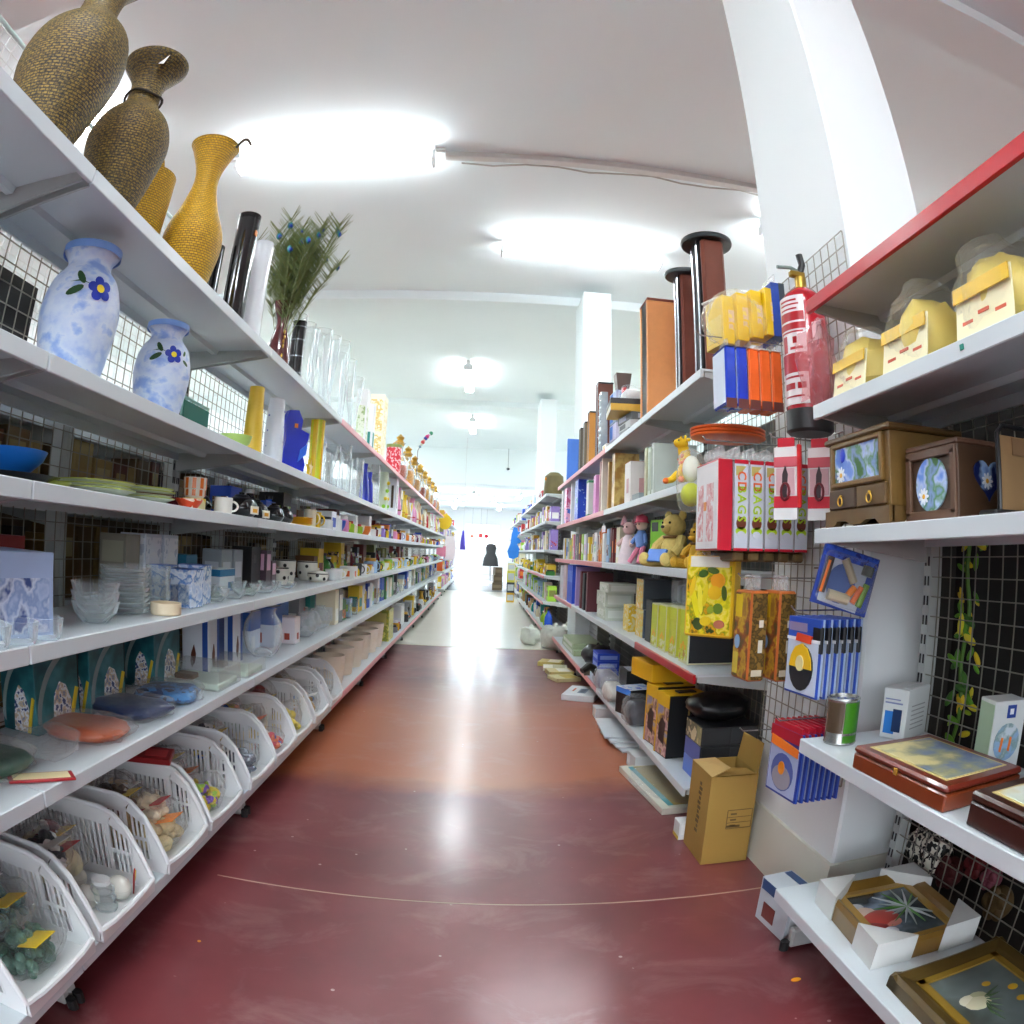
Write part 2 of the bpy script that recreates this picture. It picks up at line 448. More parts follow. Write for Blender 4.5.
for i, y in enumerate((1.78, 7.33, 13.1)):
    slab('beam_%d' % (i + 1), W0, W1, y, y + .36, CEIL - .11, CEIL, plaster)
PX, PY = 1.0, 1.512       # the pillar's aisle face and near face
pil = MB().box((PX + .155, PY + .305, (CEIL - .11) / 2), (.31, .61, CEIL - .11), ch=.008)
pl = struct(pil.build('pillar_1', M('#e8ecec', .6, var=.02, scale=3)))
# plaster plinth that flares towards the floor
pm = MB()
a0, a1, h1, h2 = .012, .035, .0, .20
pm.add([(PX - a1, PY - a1, 0), (PX + .31 + a1, PY - a1, 0), (PX + .31 + a1, PY + .61 + a1, 0), (PX - a1, PY + .61 + a1, 0),
        (PX - a0, PY - a0, h2), (PX + .31 + a0, PY - a0, h2), (PX + .31 + a0, PY + .61 + a0, h2), (PX - a0, PY + .61 + a0, h2)],
       [(0, 1, 2, 3), (4, 5, 6, 7), (0, 1, 5, 4), (1, 2, 6, 5), (2, 3, 7, 6), (3, 0, 4, 7)])
pm.build('plinth', M('#dcdccf', .7, var=.05, scale=6), pl)
for i, y in enumerate((6.85, 12.2)):
    struct(MB().box((PX + .155, y + .305, (CEIL - .11) / 2), (.31, .61, CEIL - .11), ch=.008).build('pillar_%d' % (i + 2), plaster))
# cable trunking along the ceiling and a thin sagging wire beside it
slab('trim_3', -.42, 4.5, 4.36, 4.43, CEIL - .045, CEIL, M('#d7d6d2', .6))
tr = struct(MB().tube([(-.3 + i * .25, 4.50 + .03 * math.sin(i * 1.9), CEIL - .02) for i in range(18)], .008, 5).build('trim_4', M('#b9b7b0', .6)))
slab('trim_5', -2.3, -.42, 4.30, 4.34, CEIL - .03, CEIL, M('#d7d6d2', .6))

# ------------------------------------------------------------------ ceiling lights
def lamp(x, y, z, along, label, group=None, L=1.58, st=19., arc=-.12):
    t = thing('ceiling_light', label, 'ceiling light', (x, y, z), 0 if along == 'x' else PI / 2, group)
    MB().box((0, 0, -.04), (L, .07, .08), ch=.008).build('housing', M('#e6e8e8', .5), t)
    dm = MB(); pr = [((.07 if arc < .5 else .09) * math.cos(a), -.115 - .045 * math.sin(a)) for a in [arc + i * (PI - 2 * arc) / 10 for i in range(11)]]
    dm.prism(pr, -L / 2 + .03, L / 2 - .03, 'x'); dm.build('diffuser', EMIT('#f5fbff', st), t)
    for s in (-1, 1):
        MB().box((s * (L / 2 - .012), 0, -.115), (.03, .15, .1), ch=.01).build('end_cap', M('#dfe3e4', .5), t)
    return t
lamp(-1.28, 4.30, CEIL, 'x', 'long fluorescent ceiling light at the end of the cable trunking, above the wicker vases', st=13., arc=.65)
lamp(.85, 5.92, CEIL, 'x', 'crosswise fluorescent ceiling light beyond the trunking, just before the second pillar', st=13., arc=.65)
lamp(-.33, 11.0, CEIL, 'y', 'fluorescent ceiling light running lengthwise over the middle of the aisle', st=13., arc=.65)
lamp(-.31, 15.3, CEIL, 'y', 'second lengthwise fluorescent light over the aisle, farther and fainter', st=11., arc=.65)
lamp(-3.5, 3.35, CEIL, 'x', 'fluorescent light over the neighbouring aisle, glimpsed behind the brown wicker vases')
for x, y in ((-.2, -.2), (-.3, -2.9), (-3.6, -2.4), (3.1, 4.9)):
    lamp(x, y, CEIL, 'x', 'fluorescent ceiling light overhead at the camera end of the shop', 'ceiling lights over the camera end', st=25.)
for x in (-4.4, 4.4):
    for y in (7.5, 10.5, 13.2, 16.3, 18.6):
        lamp(x, y, CEIL, 'y', 'fluorescent ceiling light over a neighbouring aisle behind the shelving', 'ceiling lights over the neighbouring aisles')
for x, y in ((-.9, 24.8), (.4, 24.8), (-.3, 21.6), (-3, 22), (3, 22), (-3, 27), (3, 27), (-1.2, 28), (.7, 28), (-1.6, 21.6), (1.2, 21.6)):
    lamp(x, y, 3.0, 'y', 'fluorescent light under the lower ceiling at the far end of the shop', 'ceiling lights at the far end')

# ------------------------------------------------------------------ shelving
STEEL = M('#cfd7db', .35, var=.02, scale=3); STEEL2 = M('#b3b8b6', .4, var=.04); REDLIP = M('#b4101f', .3, var=.05); WIRE = M('#8d8a80', .4, metal=.6)
DARK = M('#1c1d1e', .6); PINKLIP = M('#d9868c', .35)
def unit(label, xf, sd, y0, y1, tops, depth=.35, lips=None, group=None, grid=True, top=None, grid_top=None, ends=(1, 1)):
    """one bay of steel shop shelving; sd=+1 faces +x (goods on the left of the aisle), -1 faces -x"""
    W = y1 - y0; yc = (y0 + y1) / 2
    t = thing('shelving_unit', label, 'shelving', (xf, yc, 0), 0 if sd > 0 else PI, group)
    lips = lips or {}
    H = top or max(tops)
    for i, z in enumerate(tops):
        m = MB(); w2 = W / 2 - .002
        D = depth
        m.box((-D / 2 - .004, 0, z - .004), (D - .012, 2 * w2, .008))                                  # tray
        m.box((-.006, 0, z - .0165), (.012, 2 * w2, .035), m=1, ch=.002)                 # front lip
        m.box((-D + .006, 0, z - .02), (.01, 2 * w2, .03))
        m.prism([(-D * .62, z - .008), (-D * .72, z - .008), (-D * .70, z - .022), (-D * .64, z - .022)], -w2, w2, 'y')  # stiffening rib below
        s = m.build('shelf', [STEEL, {'r': REDLIP, 'p': PINKLIP}.get(lips.get(i), STEEL)], t)
        if lips.get(i): s['label'] = 'shelf with a red front lip' if lips[i] == 'r' else 'shelf with a pale red front lip'
        for e in (-1, 1):
            b = MB(); y = e * (w2 - .012)
            b.prism([(-D + .002, z - .008), (-.02, z - .008), (-.02, z - .03), (-D + .002, z - .075)], y - .004, y + .004, 'y')
            b.build('bracket', STEEL2, s)
    for e in (-1, 1):
        if not ends[0 if e * sd < 0 else 1]: continue
        u = MB(); y = e * (W / 2 - .017)
        u.box((-depth - .022, y, H / 2 + .01), (.04, .03, H + .02))
        for k in range(int(H / .05)):
            for q in (-.007, .007):
                u.box((-depth - .0015, y + q, .06 + k * .05), (.003, .005, .024), m=1)
        u.build('upright', [STEEL2, DARK], t)
        f = MB(); f.box((-depth / 2 - .05, y, .04), (depth - .04, .032, .06), ch=.006)
        f.cyl(.014, 0, .03, 10, (-.06, y, 0), 1)
        f.build('foot', [STEEL2, DARK], t)
    if grid:
        g = MB(); gt = grid_top or H
        n = int(W / .05)
        for k in range(n + 1):
            y = -W / 2 + .006 + k * (W - .012) / n
            g.box((-depth - .012, y, (gt + .12) / 2), (.0028, .0028, gt - .12))
        for k in range(int((gt - .12) / .05) + 1):
            g.box((-depth - .0092, 0, .12 + k * .05), (.0028, W - .012, .0028))
        g.build('wire_mesh', WIRE, t)
    return t
LT = (1.760, 1.369, 1.135, .840, .559, .158)
LB = [-.343 + 1.32 * k for k in range(12)]
ORD = 'first second third fourth fifth sixth seventh eighth ninth tenth eleventh twelfth'.split()
LF, LBK = -.805, -1.155
for k in range(11):
    unit('white six-shelf shop shelving, %s bay from the camera in the long run of housewares' % ORD[k], LF, 1, LB[k], LB[k + 1], LT,
         lips={0: 'p', 5: 'p'} if k >= 3 else None, group='bays of the long housewares run')
NT = (1.698, 1.426, 1.131, .627, .206)
nu = unit('white shelving with a red-edged top shelf, holding wooden boxes beside the pillar', .774, -1, .1, 1.417, NT, lips={0: 'r'}, group=None, grid_top=1.75)
MB().box((.001, -.075, 1.412), (.002, .010, .010)).build('price_tag', M('#1f8a78', .4), nu)
RT = (1.769, 1.356, 1.012, .625, .176)
RB = (2.33, 3.3, 4.33, 5.70, 7.07)
for k in range(4):
    unit('white shelving bay beyond the pillar, %s from the pillar in the toys and media run' % ORD[k], .792, -1, RB[k], RB[k + 1], RT,
         lips=({3: 'r'}, {}, {0: 'p', 1: 'p', 2: 'p', 4: 'p'}, {0: 'p', 1: 'p', 2: 'p', 3: 'p', 4: 'p'})[k], group='bays of the toys and media run')
UT = (1.82, 1.47, 1.11, .78, .45, .12)
for k in range(4):
    unit('white shelving bay past the gap after the toys run, %s from the gap' % ORD[k], .792, -1, 8.4 + 1.38 * k, 8.4 + 1.38 * (k + 1), UT,
         lips={3: 'p', 4: 'p', 5: 'p'} if k < 2 else None, group='bays of the second media run')
for k in range(5):
    unit('white shelving bay beyond the end of the housewares run, %s from its start' % ORD[k], LF, 1, 15.3 + 1.4 * k, 16.7 + 1.4 * k, LT, group='bays of the far housewares run', grid=False)
for k in range(4):
    unit('white shelving bay far along the aisle on the media side, %s in its run' % ORD[k], .86, -1, 15.6 + 1.4 * k, 17.0 + 1.4 * k, UT, group='bays of the far media run', grid=False)
# ------------------------------------------------------------------ small builders shared by the goods
GLASS = FILM('#f4f8fa', .05, .05, 1., edge=.7); GLASS2 = FILM('#e3eef0', .10, .06, 1., edge=.9); WRAP = FILM('#f6f8fb', .05, .1, 1., .8, edge=.35); BLUEF = FILM('#9fc4e8', .3, .12)
WHITE = '#eceeee'
GOLD = M('#c79a3a', .3, metal=.7)
def ordw(n):
    b = 'first second third fourth fifth sixth seventh eighth ninth tenth eleventh twelfth thirteenth fourteenth fifteenth sixteenth seventeenth eighteenth nineteenth'.split()
    if n <= 19: return b[n - 1]
    t = {2: 'twent', 3: 'thirt', 4: 'fort', 5: 'fift', 6: 'sixt', 7: 'sevent', 8: 'eight'}[n // 10]
    return t + 'ieth' if n % 10 == 0 else t + 'y-' + b[n % 10 - 1]
def surf_patch(rfun, a0, z0, pts, mat, parent, name, off=.0012):
    """painted motif that follows a turned body: pts are (along, up) metres from angle a0, height z0"""
    n = len(pts)
    def P(u, v):
        z = z0 + v; r = rfun(z) + off; a = a0 + u / rfun(z0)
        return (r * math.cos(a), r * math.sin(a), z)
    cu = sum(p[0] for p in pts) / n; cv = sum(p[1] for p in pts) / n
    vs = [P(cu, cv)] + [P(cu + (u - cu) * .5, cv + (v - cv) * .5) for u, v in pts] + [P(u, v) for u, v in pts]
    fs = [(0, 1 + i, 1 + (i + 1) % n) for i in range(n)] + [(1 + i, 1 + n + i, 1 + n + (i + 1) % n, 1 + (i + 1) % n) for i in range(n)]
    return MB().add(vs, fs, 0, True).build(name, mat, parent)
def prof_r(prof):
    def f(z):
        for (r0, z0), (r1, z1) in zip(prof, prof[1:]):
            if z0 <= z <= z1 and z1 > z0: return r0 + (r1 - r0) * (z - z0) / (z1 - z0)
        return prof[-1][0]
    return f
def smooth_prof(pts, k=5):
    """Catmull-Rom through (r, z) points"""
    out = []
    P = [pts[0]] + pts + [pts[-1]]
    for i in range(1, len(P) - 2):
        for j in range(k):
            t = j / k; q = []
            for a in (0, 1):
                p0, p1, p2, p3 = P[i - 1][a], P[i][a], P[i + 1][a], P[i + 2][a]
                q.append(.5 * (2 * p1 + (p2 - p0) * t + (2 * p0 - 5 * p1 + 4 * p2 - p3) * t * t + (3 * p1 - p0 - 3 * p2 + p3) * t ** 3))
            out.append((max(q[0], .0005), max(q[1], out[-1][1] if out else P[1][1])))
    return out + [pts[-1]]
def pot(name, label, cat, loc, pts, mat, t=.004, n=28, group=None, k=5, rz=0.):
    """hollow turned vessel from its outside outline"""
    p = smooth_prof(pts, k)
    return turned(name, label, cat, loc, shell([(0, p[0][1])] + p, t), mat, n, group, rz)
def cyl_part(parent, name, r, z0, z1, mat, n=20, c=(0, 0, 0)):
    return MB().cyl(r, z0, z1, n, c).build(name, mat, parent)
def band(parent, name, r, z0, z1, mat, n=24, a0=0, a1=2 * PI):
    vs = []; fs = []
    for i in range(n + 1):
        a = a0 + (a1 - a0) * i / n
        vs += [(r * math.cos(a), r * math.sin(a), z0), (r * math.cos(a), r * math.sin(a), z1)]
    fs = [(2 * i, 2 * i + 2, 2 * i + 3, 2 * i + 1) for i in range(n)]
    return MB().add(vs, fs, 0, True).build(name, mat, parent)
def blob(rx, ry, rz, seed, amp=.14, u=18, v=11, sq=.8):
    """lumpy pillow, resting on z=0"""
    r = random.Random(seed); ph = [r.uniform(0, 6.28) for _ in range(8)]
    m = MB(); m.ball((0, 0, 0), 1, 0, (1, 1, 1), u, v)
    o = []
    for x, y, z in m.v:
        f = 1 + amp * (math.sin(3 * x + ph[0]) * math.sin(3.3 * y + ph[1]) + .6 * math.sin(7 * x + ph[2]) * math.sin(6 * y + 5 * z + ph[3]) + .35 * math.sin(13 * y + ph[4]) * math.sin(11 * x + ph[5]))
        s = lambda q: math.copysign(abs(q) ** sq, q)
        o.append((s(x) * f * rx, s(y) * f * ry, max(z * f, -.92) * rz + rz * .92))
    m.v = o
    return m
def bag(label, loc, size, content, film=None, card=None, rz=0., seed=0, ccol='#888888', tilt=(0, 0), name='filled_bag', cat='bag of goods', group=None, ball=.012, nb=22):
    """clear bag with goods in it and a stapled header card"""
    rx, ry, rz_ = size[0] / 2, size[1] / 2, size[2] / 2
    t = blob(rx, ry, rz_, seed).build(name, film or WRAP, None, loc, (tilt[0], tilt[1], rz))
    tag(t, label, cat, group)
    r = random.Random(seed + 99)
    m = MB()
    for i in range(nb):
        a = r.uniform(0, 2 * PI); q = math.sqrt(r.random()) * .72
        bs = ball * r.uniform(.7, 1.2)
        z = bs + r.random() * max(.001, rz_ * 1.5 * (1 - q * q) - bs)
        sc = (r.uniform(.7, 1.3), r.uniform(.7, 1.5), r.uniform(.6, 1.1)) if content != 'round' else (1, 1, 1)
        m.ball((rx * q * math.cos(a), ry * q * math.sin(a), z), bs, 0, sc, 8, 6, RZ(r.uniform(0, 3)))
    c = m.build('contents', ccol if not isinstance(ccol, str) else M(ccol, .35, var=.35, scale=30), t)
    c['kind'] = 'stuff'
    if card:
        h = MB().box((0, 0, 0), (.05 * size[0] / .12, min(.08, size[1]), .0015), R=RY(-.35)).build('header_card', M(card, .4) if isinstance(card, str) else card, t, (rx * .62, 0, rz_ * 1.35))
    return t

# ------------------------------------------------------------------ top shelf of the housewares run
def LX(off): return LF - off
Z1, Z2, Z3, Z4, Z5, Z6 = LT
WB = WICKER('#94772f', '#231a0c', 46, .0075, 'brown wicker', .85); WY = WICKER('#e8b21c', '#6f4c06', 44, .0075, 'yellow wicker', .25)
pot('wicker_vase', 'largest brown wicker vase, its neck cut off by the picture edge, on the top shelf', 'vase', (LX(.17), .93, Z1),
    [(.060, 0), (.066, .04), (.098, .14), (.130, .25), (.138, .32), (.122, .40), (.074, .465), (.056, .50), (.060, .58), (.105, .66), (.110, .675)], WB, .006, 40, 'brown wicker vases').scale.z = .94
v = pot('wicker_vase', 'brown wicker vase with a flared rim standing behind the largest one', 'vase', (LX(.15), 1.252, Z1),
    [(.058, 0), (.062, .04), (.090, .14), (.112, .235), (.116, .29), (.098, .35), (.060, .40), (.049, .43), (.052, .50), (.092, .565), (.097, .58)], WB, .006, 40, 'brown wicker vases'); v.scale.z = .93
MB().tube([(.055 * math.cos(a), .055 * math.sin(a), .44 + .006 * math.sin(3 * a)) for a in [i * PI / 10 for i in range(20)]], .004, 6, 0, True).build('cord', M('#2b241a', .8), v)
MB().box((0, 0, 0), (.02, .001, .06), R=RY(.3)).build('price_tag', M('#f2f2ee', .5), v, (.06, -.055, .56))
v = pot('wicker_vase', 'yellow wicker vase with a narrow neck and flared mouth', 'vase', (LX(.11), 1.69, Z1),
    [(.06, 0), (.078, .05), (.096, .14), (.092, .2), (.062, .28), (.042, .36), (.044, .42), (.068, .49), (.083, .52)], WY, .005, 40)
MB().tube([(.083 + .05 * t, -.012, .50 + .03 * math.sin(t * 3.0)) for t in [i / 8 for i in range(9)]], .005, 6).build('handle', M('#3a2c18', .6), v)
v = pot('wicker_basket', 'yellow wicker basket with an arched handle behind the yellow vase', 'basket', (LX(.25), 1.55, Z1), [(.06, 0), (.075, .05), (.090, .22), (.094, .34)], WY, .005, 32)
MB().tube([(0, .09 * math.cos(a), .33 + .13 * math.sin(a)) for a in [i * PI / 14 for i in range(15)]], .009, 8).build('handle', WY, v)
BLK = M('#141516', .12, var=.2, coat=.5)
for (x, y, r, h, lab) in ((.10, 2.09, .043, .44, 'tall glossy black cylinder vase on the top shelf'), (.22, 2.02, .034, .34, 'shorter black cylinder vase behind the yellow wicker vase'),
                          (.25, 2.16, .036, .36, 'slim black cylinder vase at the back, behind the tall black cylinder')):
    v = pot('cylinder_vase', lab, 'vase', (LX(x), y, Z1), [(r, 0), (r, .01), (r, h - .01), (r, h)], BLK, .003, 28, 'black cylinder vases', 2)
    if h > .4: MB().box((0, 0, 0), (.002, .02, .02)).build('price_sticker', M('#e98a2b', .5), v, (r, -.012, h - .06))
pot('cylinder_vase', 'glossy white cylinder vase beside the tall black one', 'vase', (LX(.10), 2.29, Z1), [(.040, 0), (.040, .01), (.040, .41), (.040, .42)], M('#e9ecef', .15, coat=.5), .003, 28, None, 2)
fv = pot('flower_vase', 'maroon flared vase with gilt leaves, holding the peacock feathers', 'vase', (LX(.12), 2.72, Z1),
    [(.030, 0), (.045, .03), (.055, .09), (.045, .16), (.030, .22), (.027, .26), (.040, .31), (.050, .345)], M('#5a2b2c', .15, var=.2, coat=.6), .004, 28)
gm = MB()
for i in range(9):
    z = .02 + i * .022; gm.ball((.05 * math.cos(-.9), .05 * math.sin(-.9) + .006 * math.sin(i * 2), z), .008, 0, (.5, 1.1, 1.3), 8, 6)
gm.build('gilt_leaves', GOLD, fv)
FE = M('#7c8a50', .6, var=.3); FS = M('#9aa07a', .6); FB = M('#1c3f9a', .4); FT = M('#2f7d7a', .4)
for i in range(20):
    a = i * 2.4 + .3; sp = .05 + .145 * ((i * 7) % 20) / 20; L = .575 + .19 * ((i * 3) % 20) / 20 - .5 * sp
    b = Vector((0, 0, .02)); tip = Vector((sp * math.cos(a) * 1.2 + .05, sp * math.sin(a) * 1.1, L + .06))
    pts = [Vector((tip.x * t ** 1.5, tip.y * t ** 1.5, .02 + (tip.z - .02) * t)) for t in (0, .25, .5, .75, 1)]
    f = MB().tube(pts, [.0022, .002, .0016, .0013, .001], 5).build('peacock_feather', FS, None, (LX(.12), 2.72, Z1 + .005))
    tag(f, 'green peacock feather with a blue eye in the maroon vase', 'feather', 'peacock feathers in the maroon vase')
    r = random.Random(i); m = MB()
    for k in range(80):
        t = .40 + .60 * k / 80; p = Vector((tip.x * t ** 1.5, tip.y * t ** 1.5, .02 + (tip.z - .02) * t))
        for s in (-1, 1):
            ln = .022 + .045 * math.sin(PI * min(1, (t - .38) / .85)) + r.uniform(0, .012)
            ang = r.uniform(-.7, .7) + (0 if s > 0 else PI)
            q = p + Vector((ln * math.cos(ang) * .8, ln * math.sin(ang), ln * .85))
            d = Vector((-math.sin(ang), math.cos(ang), .3)) * .0034
            m.add([p - d, p + d, q + d * .4, q - d * .4], [(0, 1, 2, 3)])
    m.build('barbs', FE, f)
    dv = (pts[-1] - pts[-2]).normalized()
    MB().ball((0, 0, 0), .015, 0, (.5, 1.0, 1.25), 10, 8).build('eye_spot', FT, f, tip * .95, (0, 0, a * .5))
    MB().ball((0, 0, 0), .010, 0, (.8, 1.0, 1.1), 10, 8).build('eye_centre', FB, f, tip * .95 + Vector((.004, -.003, -.003)), (0, 0, a * .5))
v = pot('cylinder_vase', 'dark ribbed cylinder vase next to the maroon vase', 'vase', (LX(.09), 2.90, Z1), [(.034, 0), (.034, .02), (.034, .29), (.034, .31)], M('#16181c', .2, var=.4, scale=40, coat=.4), .003, 24, None, 2)
for z in (.06, .14, .22, .285): band(v, 'silver_ring', .0352, z, z + .006, M('#9aa0a6', .25, metal=.8))
gl = [(.10, 3.15, .045, .36, 0), (.2, 3.2, .05, .46, 1), (.09, 3.36, .05, .43, 2), (.21, 3.45, .045, .5, 0), (.1, 3.6, .05, .47, 1), (.2, 3.72, .06, .4, 2), (.1, 3.86, .055, .52, 0), (.22, 3.98, .05, .45, 1),
      (.1, 4.12, .05, .48, 2), (.2, 4.24, .05, .56, 0), (.1, 4.36, .06, .42, 1)]
def glass_vase(kind, r, h):
    return [[(r * .8, 0), (r * .85, .02), (r, h * .5), (r * 1.05, h)], [(r * .6, 0), (r * .7, .02), (r * .45, h * .3), (r * .9, h * .7), (r * 1.1, h)], [(r, 0), (r, .02), (r * .98, h * .55), (r, h)]][kind]
for i, (x, y, r, h, k) in enumerate(gl):
    pot('glass_vase', '%s clear glass vase after the dark ribbed cylinder on the top shelf' % ordw(i + 1), 'vase', (LX(x), y, Z1), glass_vase(k, r, h), GLASS2, .004, 20, 'clear glass vases on the top shelf', 4)
carton('gift_box', 'white gift box with a pale green picture after the clear glass vases', 'box', (LX(.08), 4.62, Z1), (.08, .10, .40), '#f0f2ef', panels=(('+x', (.15, .1, .85, .7), PIC(('#c9d9a8', '#e8eed8', '#9fb878'), 30)), ('-y', (.15, .1, .85, .7), PIC(('#c9d9a8', '#e8eed8', '#9fb878'), 30))))
carton('gift_box', 'white gift box with a teal label low on its side', 'box', (LX(.08), 4.92, Z1), (.08, .10, .36), '#f2f4f4', panels=(('+x', (.2, .05, .8, .4), '#128a7c'), ('-y', (.2, .05, .8, .4), '#128a7c')))
carton('gift_box', 'cream box printed with yellow flowers on the top shelf', 'box', (LX(.11), 5.52, Z1), (.12, .22, .56), '#eee6cc', panels=(('+x', (.06, .1, .94, .92), PIC(('#f2ecd6', '#efe2b0', '#d9bc6a', '#f2ecd6'), 22)), ('-y', (.06, .1, .94, .92), PIC(('#f2ecd6', '#efe2b0', '#d9bc6a', '#f2ecd6'), 22))))
v = turned('gift_tin', 'red and white dotted tin with a green lid on the top shelf', 'tin', (LX(.1), 6.55, Z1), [(0, 0), (.075, 0), (.075, .28), (0, .28)], PIC(('#d8283a', '#f0b8bc', '#d8283a'), 70, kind='vor'), 24)
cyl_part(v, 'lid', .08, .28, .31, M('#7f8f4a', .4))
v = MB().tube([(0, 0, 0), (.01, 0, .2), (-.01, .01, .42)], .004, 5).build('flower_spray', M('#5c7a3a', .6), None, (LX(.2), 6.45, Z1)); tag(v, 'tall artificial spray with pink and yellow blooms beside the dotted tin', 'artificial flower')
for z, c in ((.42, '#f2c21f'), (.36, '#e273b8'), (.30, '#e273b8')): MB().ball((-.005, 0, z), .03, 0, (1, 1, .8), 10, 7).build('bloom', M(c, .5), v)
v = MB().tube([(0, 0, 0), (0, 0, .3)] + [(.16 * t, .05 * t, .52 + .36 * t - .12 * t * t) for t in [i / 12 for i in range(13)]], .004, 5).build('beaded_branch', M('#5a5a60', .5), None, (LX(.04), 8.3, Z1)); tag(v, 'curved branch strung with coloured beads, leaning out over the aisle', 'ornament')
for i, c in enumerate(('#7a94a8', '#d8d2c0', '#d04a4a', '#e8b0a0', '#27348f', '#c42a6a', '#e06aa8', '#d8dce0', '#3f8f6a')):
    t = .15 + .1 * i; MB().ball((.16 * t, .05 * t, .52 + .36 * t - .12 * t * t), .026 if i in (2, 4, 5, 8) else .018, 0, (1, 1, 1), 10, 7).build('bead', M(c, .3), v)
AMB = M('#c98a2a', .4, var=.5, scale=30)
for i in range(16):
    y = 7.0 + .40 * i; x = .10 if i % 2 == 0 else .19
    v = pot('potpourri_jar', '%s tall glass jar of dried petals with a gold stopper on the top shelf' % ordw(i + 1), 'jar', (LX(x), y, Z1), [(.06, 0), (.09, .03), (.10, .12), (.085, .2), (.04, .28), (.038, .36), (.06, .40)], GLASS2, .004, 18, 'jars of dried petals', 3)
    m = MB(); m.lathe([(0, .01), (.078, .02), (.09, .1), (.08, .16 + .02 * (i % 3)), (0, .17)], 14); m.build('dried_petals', AMB if i % 3 else M('#a2452a', .5, var=.5, scale=30), v)
    MB().lathe([(0, .36), (.045, .37), (.05, .40), (.03, .43), (.045, .46), (0, .5)], 14).build('stopper', GOLD, v)

# ------------------------------------------------------------------ second shelf
BW = PIC(('#7f9fe0', '#a9bfe8', '#c3d0ec', '#ccd8ee', '#d3dcee', '#a9c0e8', '#8fabe4'), 16, .4, 'LINEAR', 'noise', (1, 1, 1.3), detail=9.)
BWr = M('#7ea6e6', .4, var=.25, scale=20)
def blue_vase(label, x, y, s, aim):
    pts = [(.07 * s, 0), (.082 * s, .03 * s), (.102 * s, .13 * s), (.104 * s, .19 * s), (.088 * s, .25 * s), (.062 * s, .285 * s), (.060 * s, .305 * s), (.076 * s, .33 * s), (.078 * s, .343 * s)]
    v = pot('painted_vase', label, 'vase', (LX(x), y, Z2), pts, BW, .006, 40, 'blue brushed vases')
    p = smooth_prof(pts); rf = prof_r(p)
    band(v, 'rim_wash', .0792 * s, .322 * s, .342 * s, BWr, 32)
    z0 = .215 * s; k = s * 1.05
    for i in range(5):
        a = i * 2 * PI / 5 + .5; surf_patch(rf, aim, z0, [(k * (.019 * math.cos(a) + q[0]), k * (.019 * math.sin(a) + q[1])) for q in ell(0, 0, .0125, .0125, 12)], M('#1b35a8', .4), v, 'petal', .002)
    surf_patch(rf, aim, z0, [(k * u, k * w_) for u, w_ in ell(0, 0, .010, .010, 12)], M('#e8d22a', .4), v, 'flower_centre', .0035)
    for (du, dz, ra, q) in ((-.052, .022, 2.2, .02), (-.060, -.012, .55, .022)) + (((.045, .012, 1.0, .012), (.048, -.02, 2.6, .014)) if s < .95 else ()):
        surf_patch(rf, aim, z0, [(k * (du + u * math.cos(ra) - w_ * math.sin(ra)), k * (dz + u * math.sin(ra) + w_ * math.cos(ra))) for u, w_ in ell(0, 0, q, q * .42, 12)], M('#27502a', .5), v, 'leaf', .002)
    surf_patch(rf, aim, z0, [(k * u, k * w_) for u, w_ in ((-.078, .008), (-.05, .016), (-.022, .006), (-.05, .0125))], M('#27502a', .5), v, 'stem', .002)
    return v
blue_vase('larger blue-brushed white vase with a painted blue flower', .15, 1.245, .98, -.52)
blue_vase('smaller blue-brushed white vase with a painted blue flower', .13, 1.685, .83, -.72)
t = thing('drying_rack', 'teal plastic tray basket with square holes at the back of the second shelf', 'tray basket', (LX(.24), 2.33, Z2))
m = MB()
for i in range(8): m.box((-.07, -.12 + i * .034, .10), (.006, .010, .19))
for k in range(6): m.box((-.07, 0, .012 + k * .036), (.006, .25, .010))
for s in (-1, 1): m.box((0, s * .125, .03), (.14, .006, .06))
m.box((0, 0, .004), (.14, .25, .008)); m.box((.07, 0, .03), (.006, .25, .06))
m.build('basket_body', M('#a6dcd2', .4), t); MB().box((-.064, 0, .1), (.003, .24, .16)).build('backing_sheet', M('#0f7f6c', .5), t)
carton('small_carton', 'small bright blue carton beside the teal tray basket', 'box', (LX(.2), 2.52, Z2), (.06, .09, .075), '#1f7fd8')
v = turned('shallow_dish', 'white oval dish with lime green inside, at the edge of the second shelf', 'dish', (LX(.075), 2.2, Z2), shell([(0, 0), (.035, 0), (.055, .02), (.062, .045)], .004), M('#b9d878', .3), 28)
MB().lathe([(0, .006), (.034, .008), (.053, .032), (.053, .034), (0, .012)], 24).build('green_lining', M('#9ac63a', .4), v)
v = pot('tall_vase', 'tall plain yellow vase leaning slightly on the second shelf', 'vase', (LX(.1), 2.45, Z2), [(.040, 0), (.040, .02), (.036, .14), (.030, .28)], M('#e2bb35', .35, var=.12), .004, 24)
v = pot('tall_vase', 'tall white vase with small violet spots', 'vase', (LX(.1), 2.72, Z2), [(.042, 0), (.044, .02), (.042, .15), (.036, .29)], M('#e6ecf4', .25), .004, 24)
for i in range(10): MB().ball((.0395 * math.cos(i * 2.1), .0395 * math.sin(i * 2.1), .04 + .022 * i), .005, 0, (1, 1, 1), 8, 6).build('spot', M('#7f86c8', .4), v)
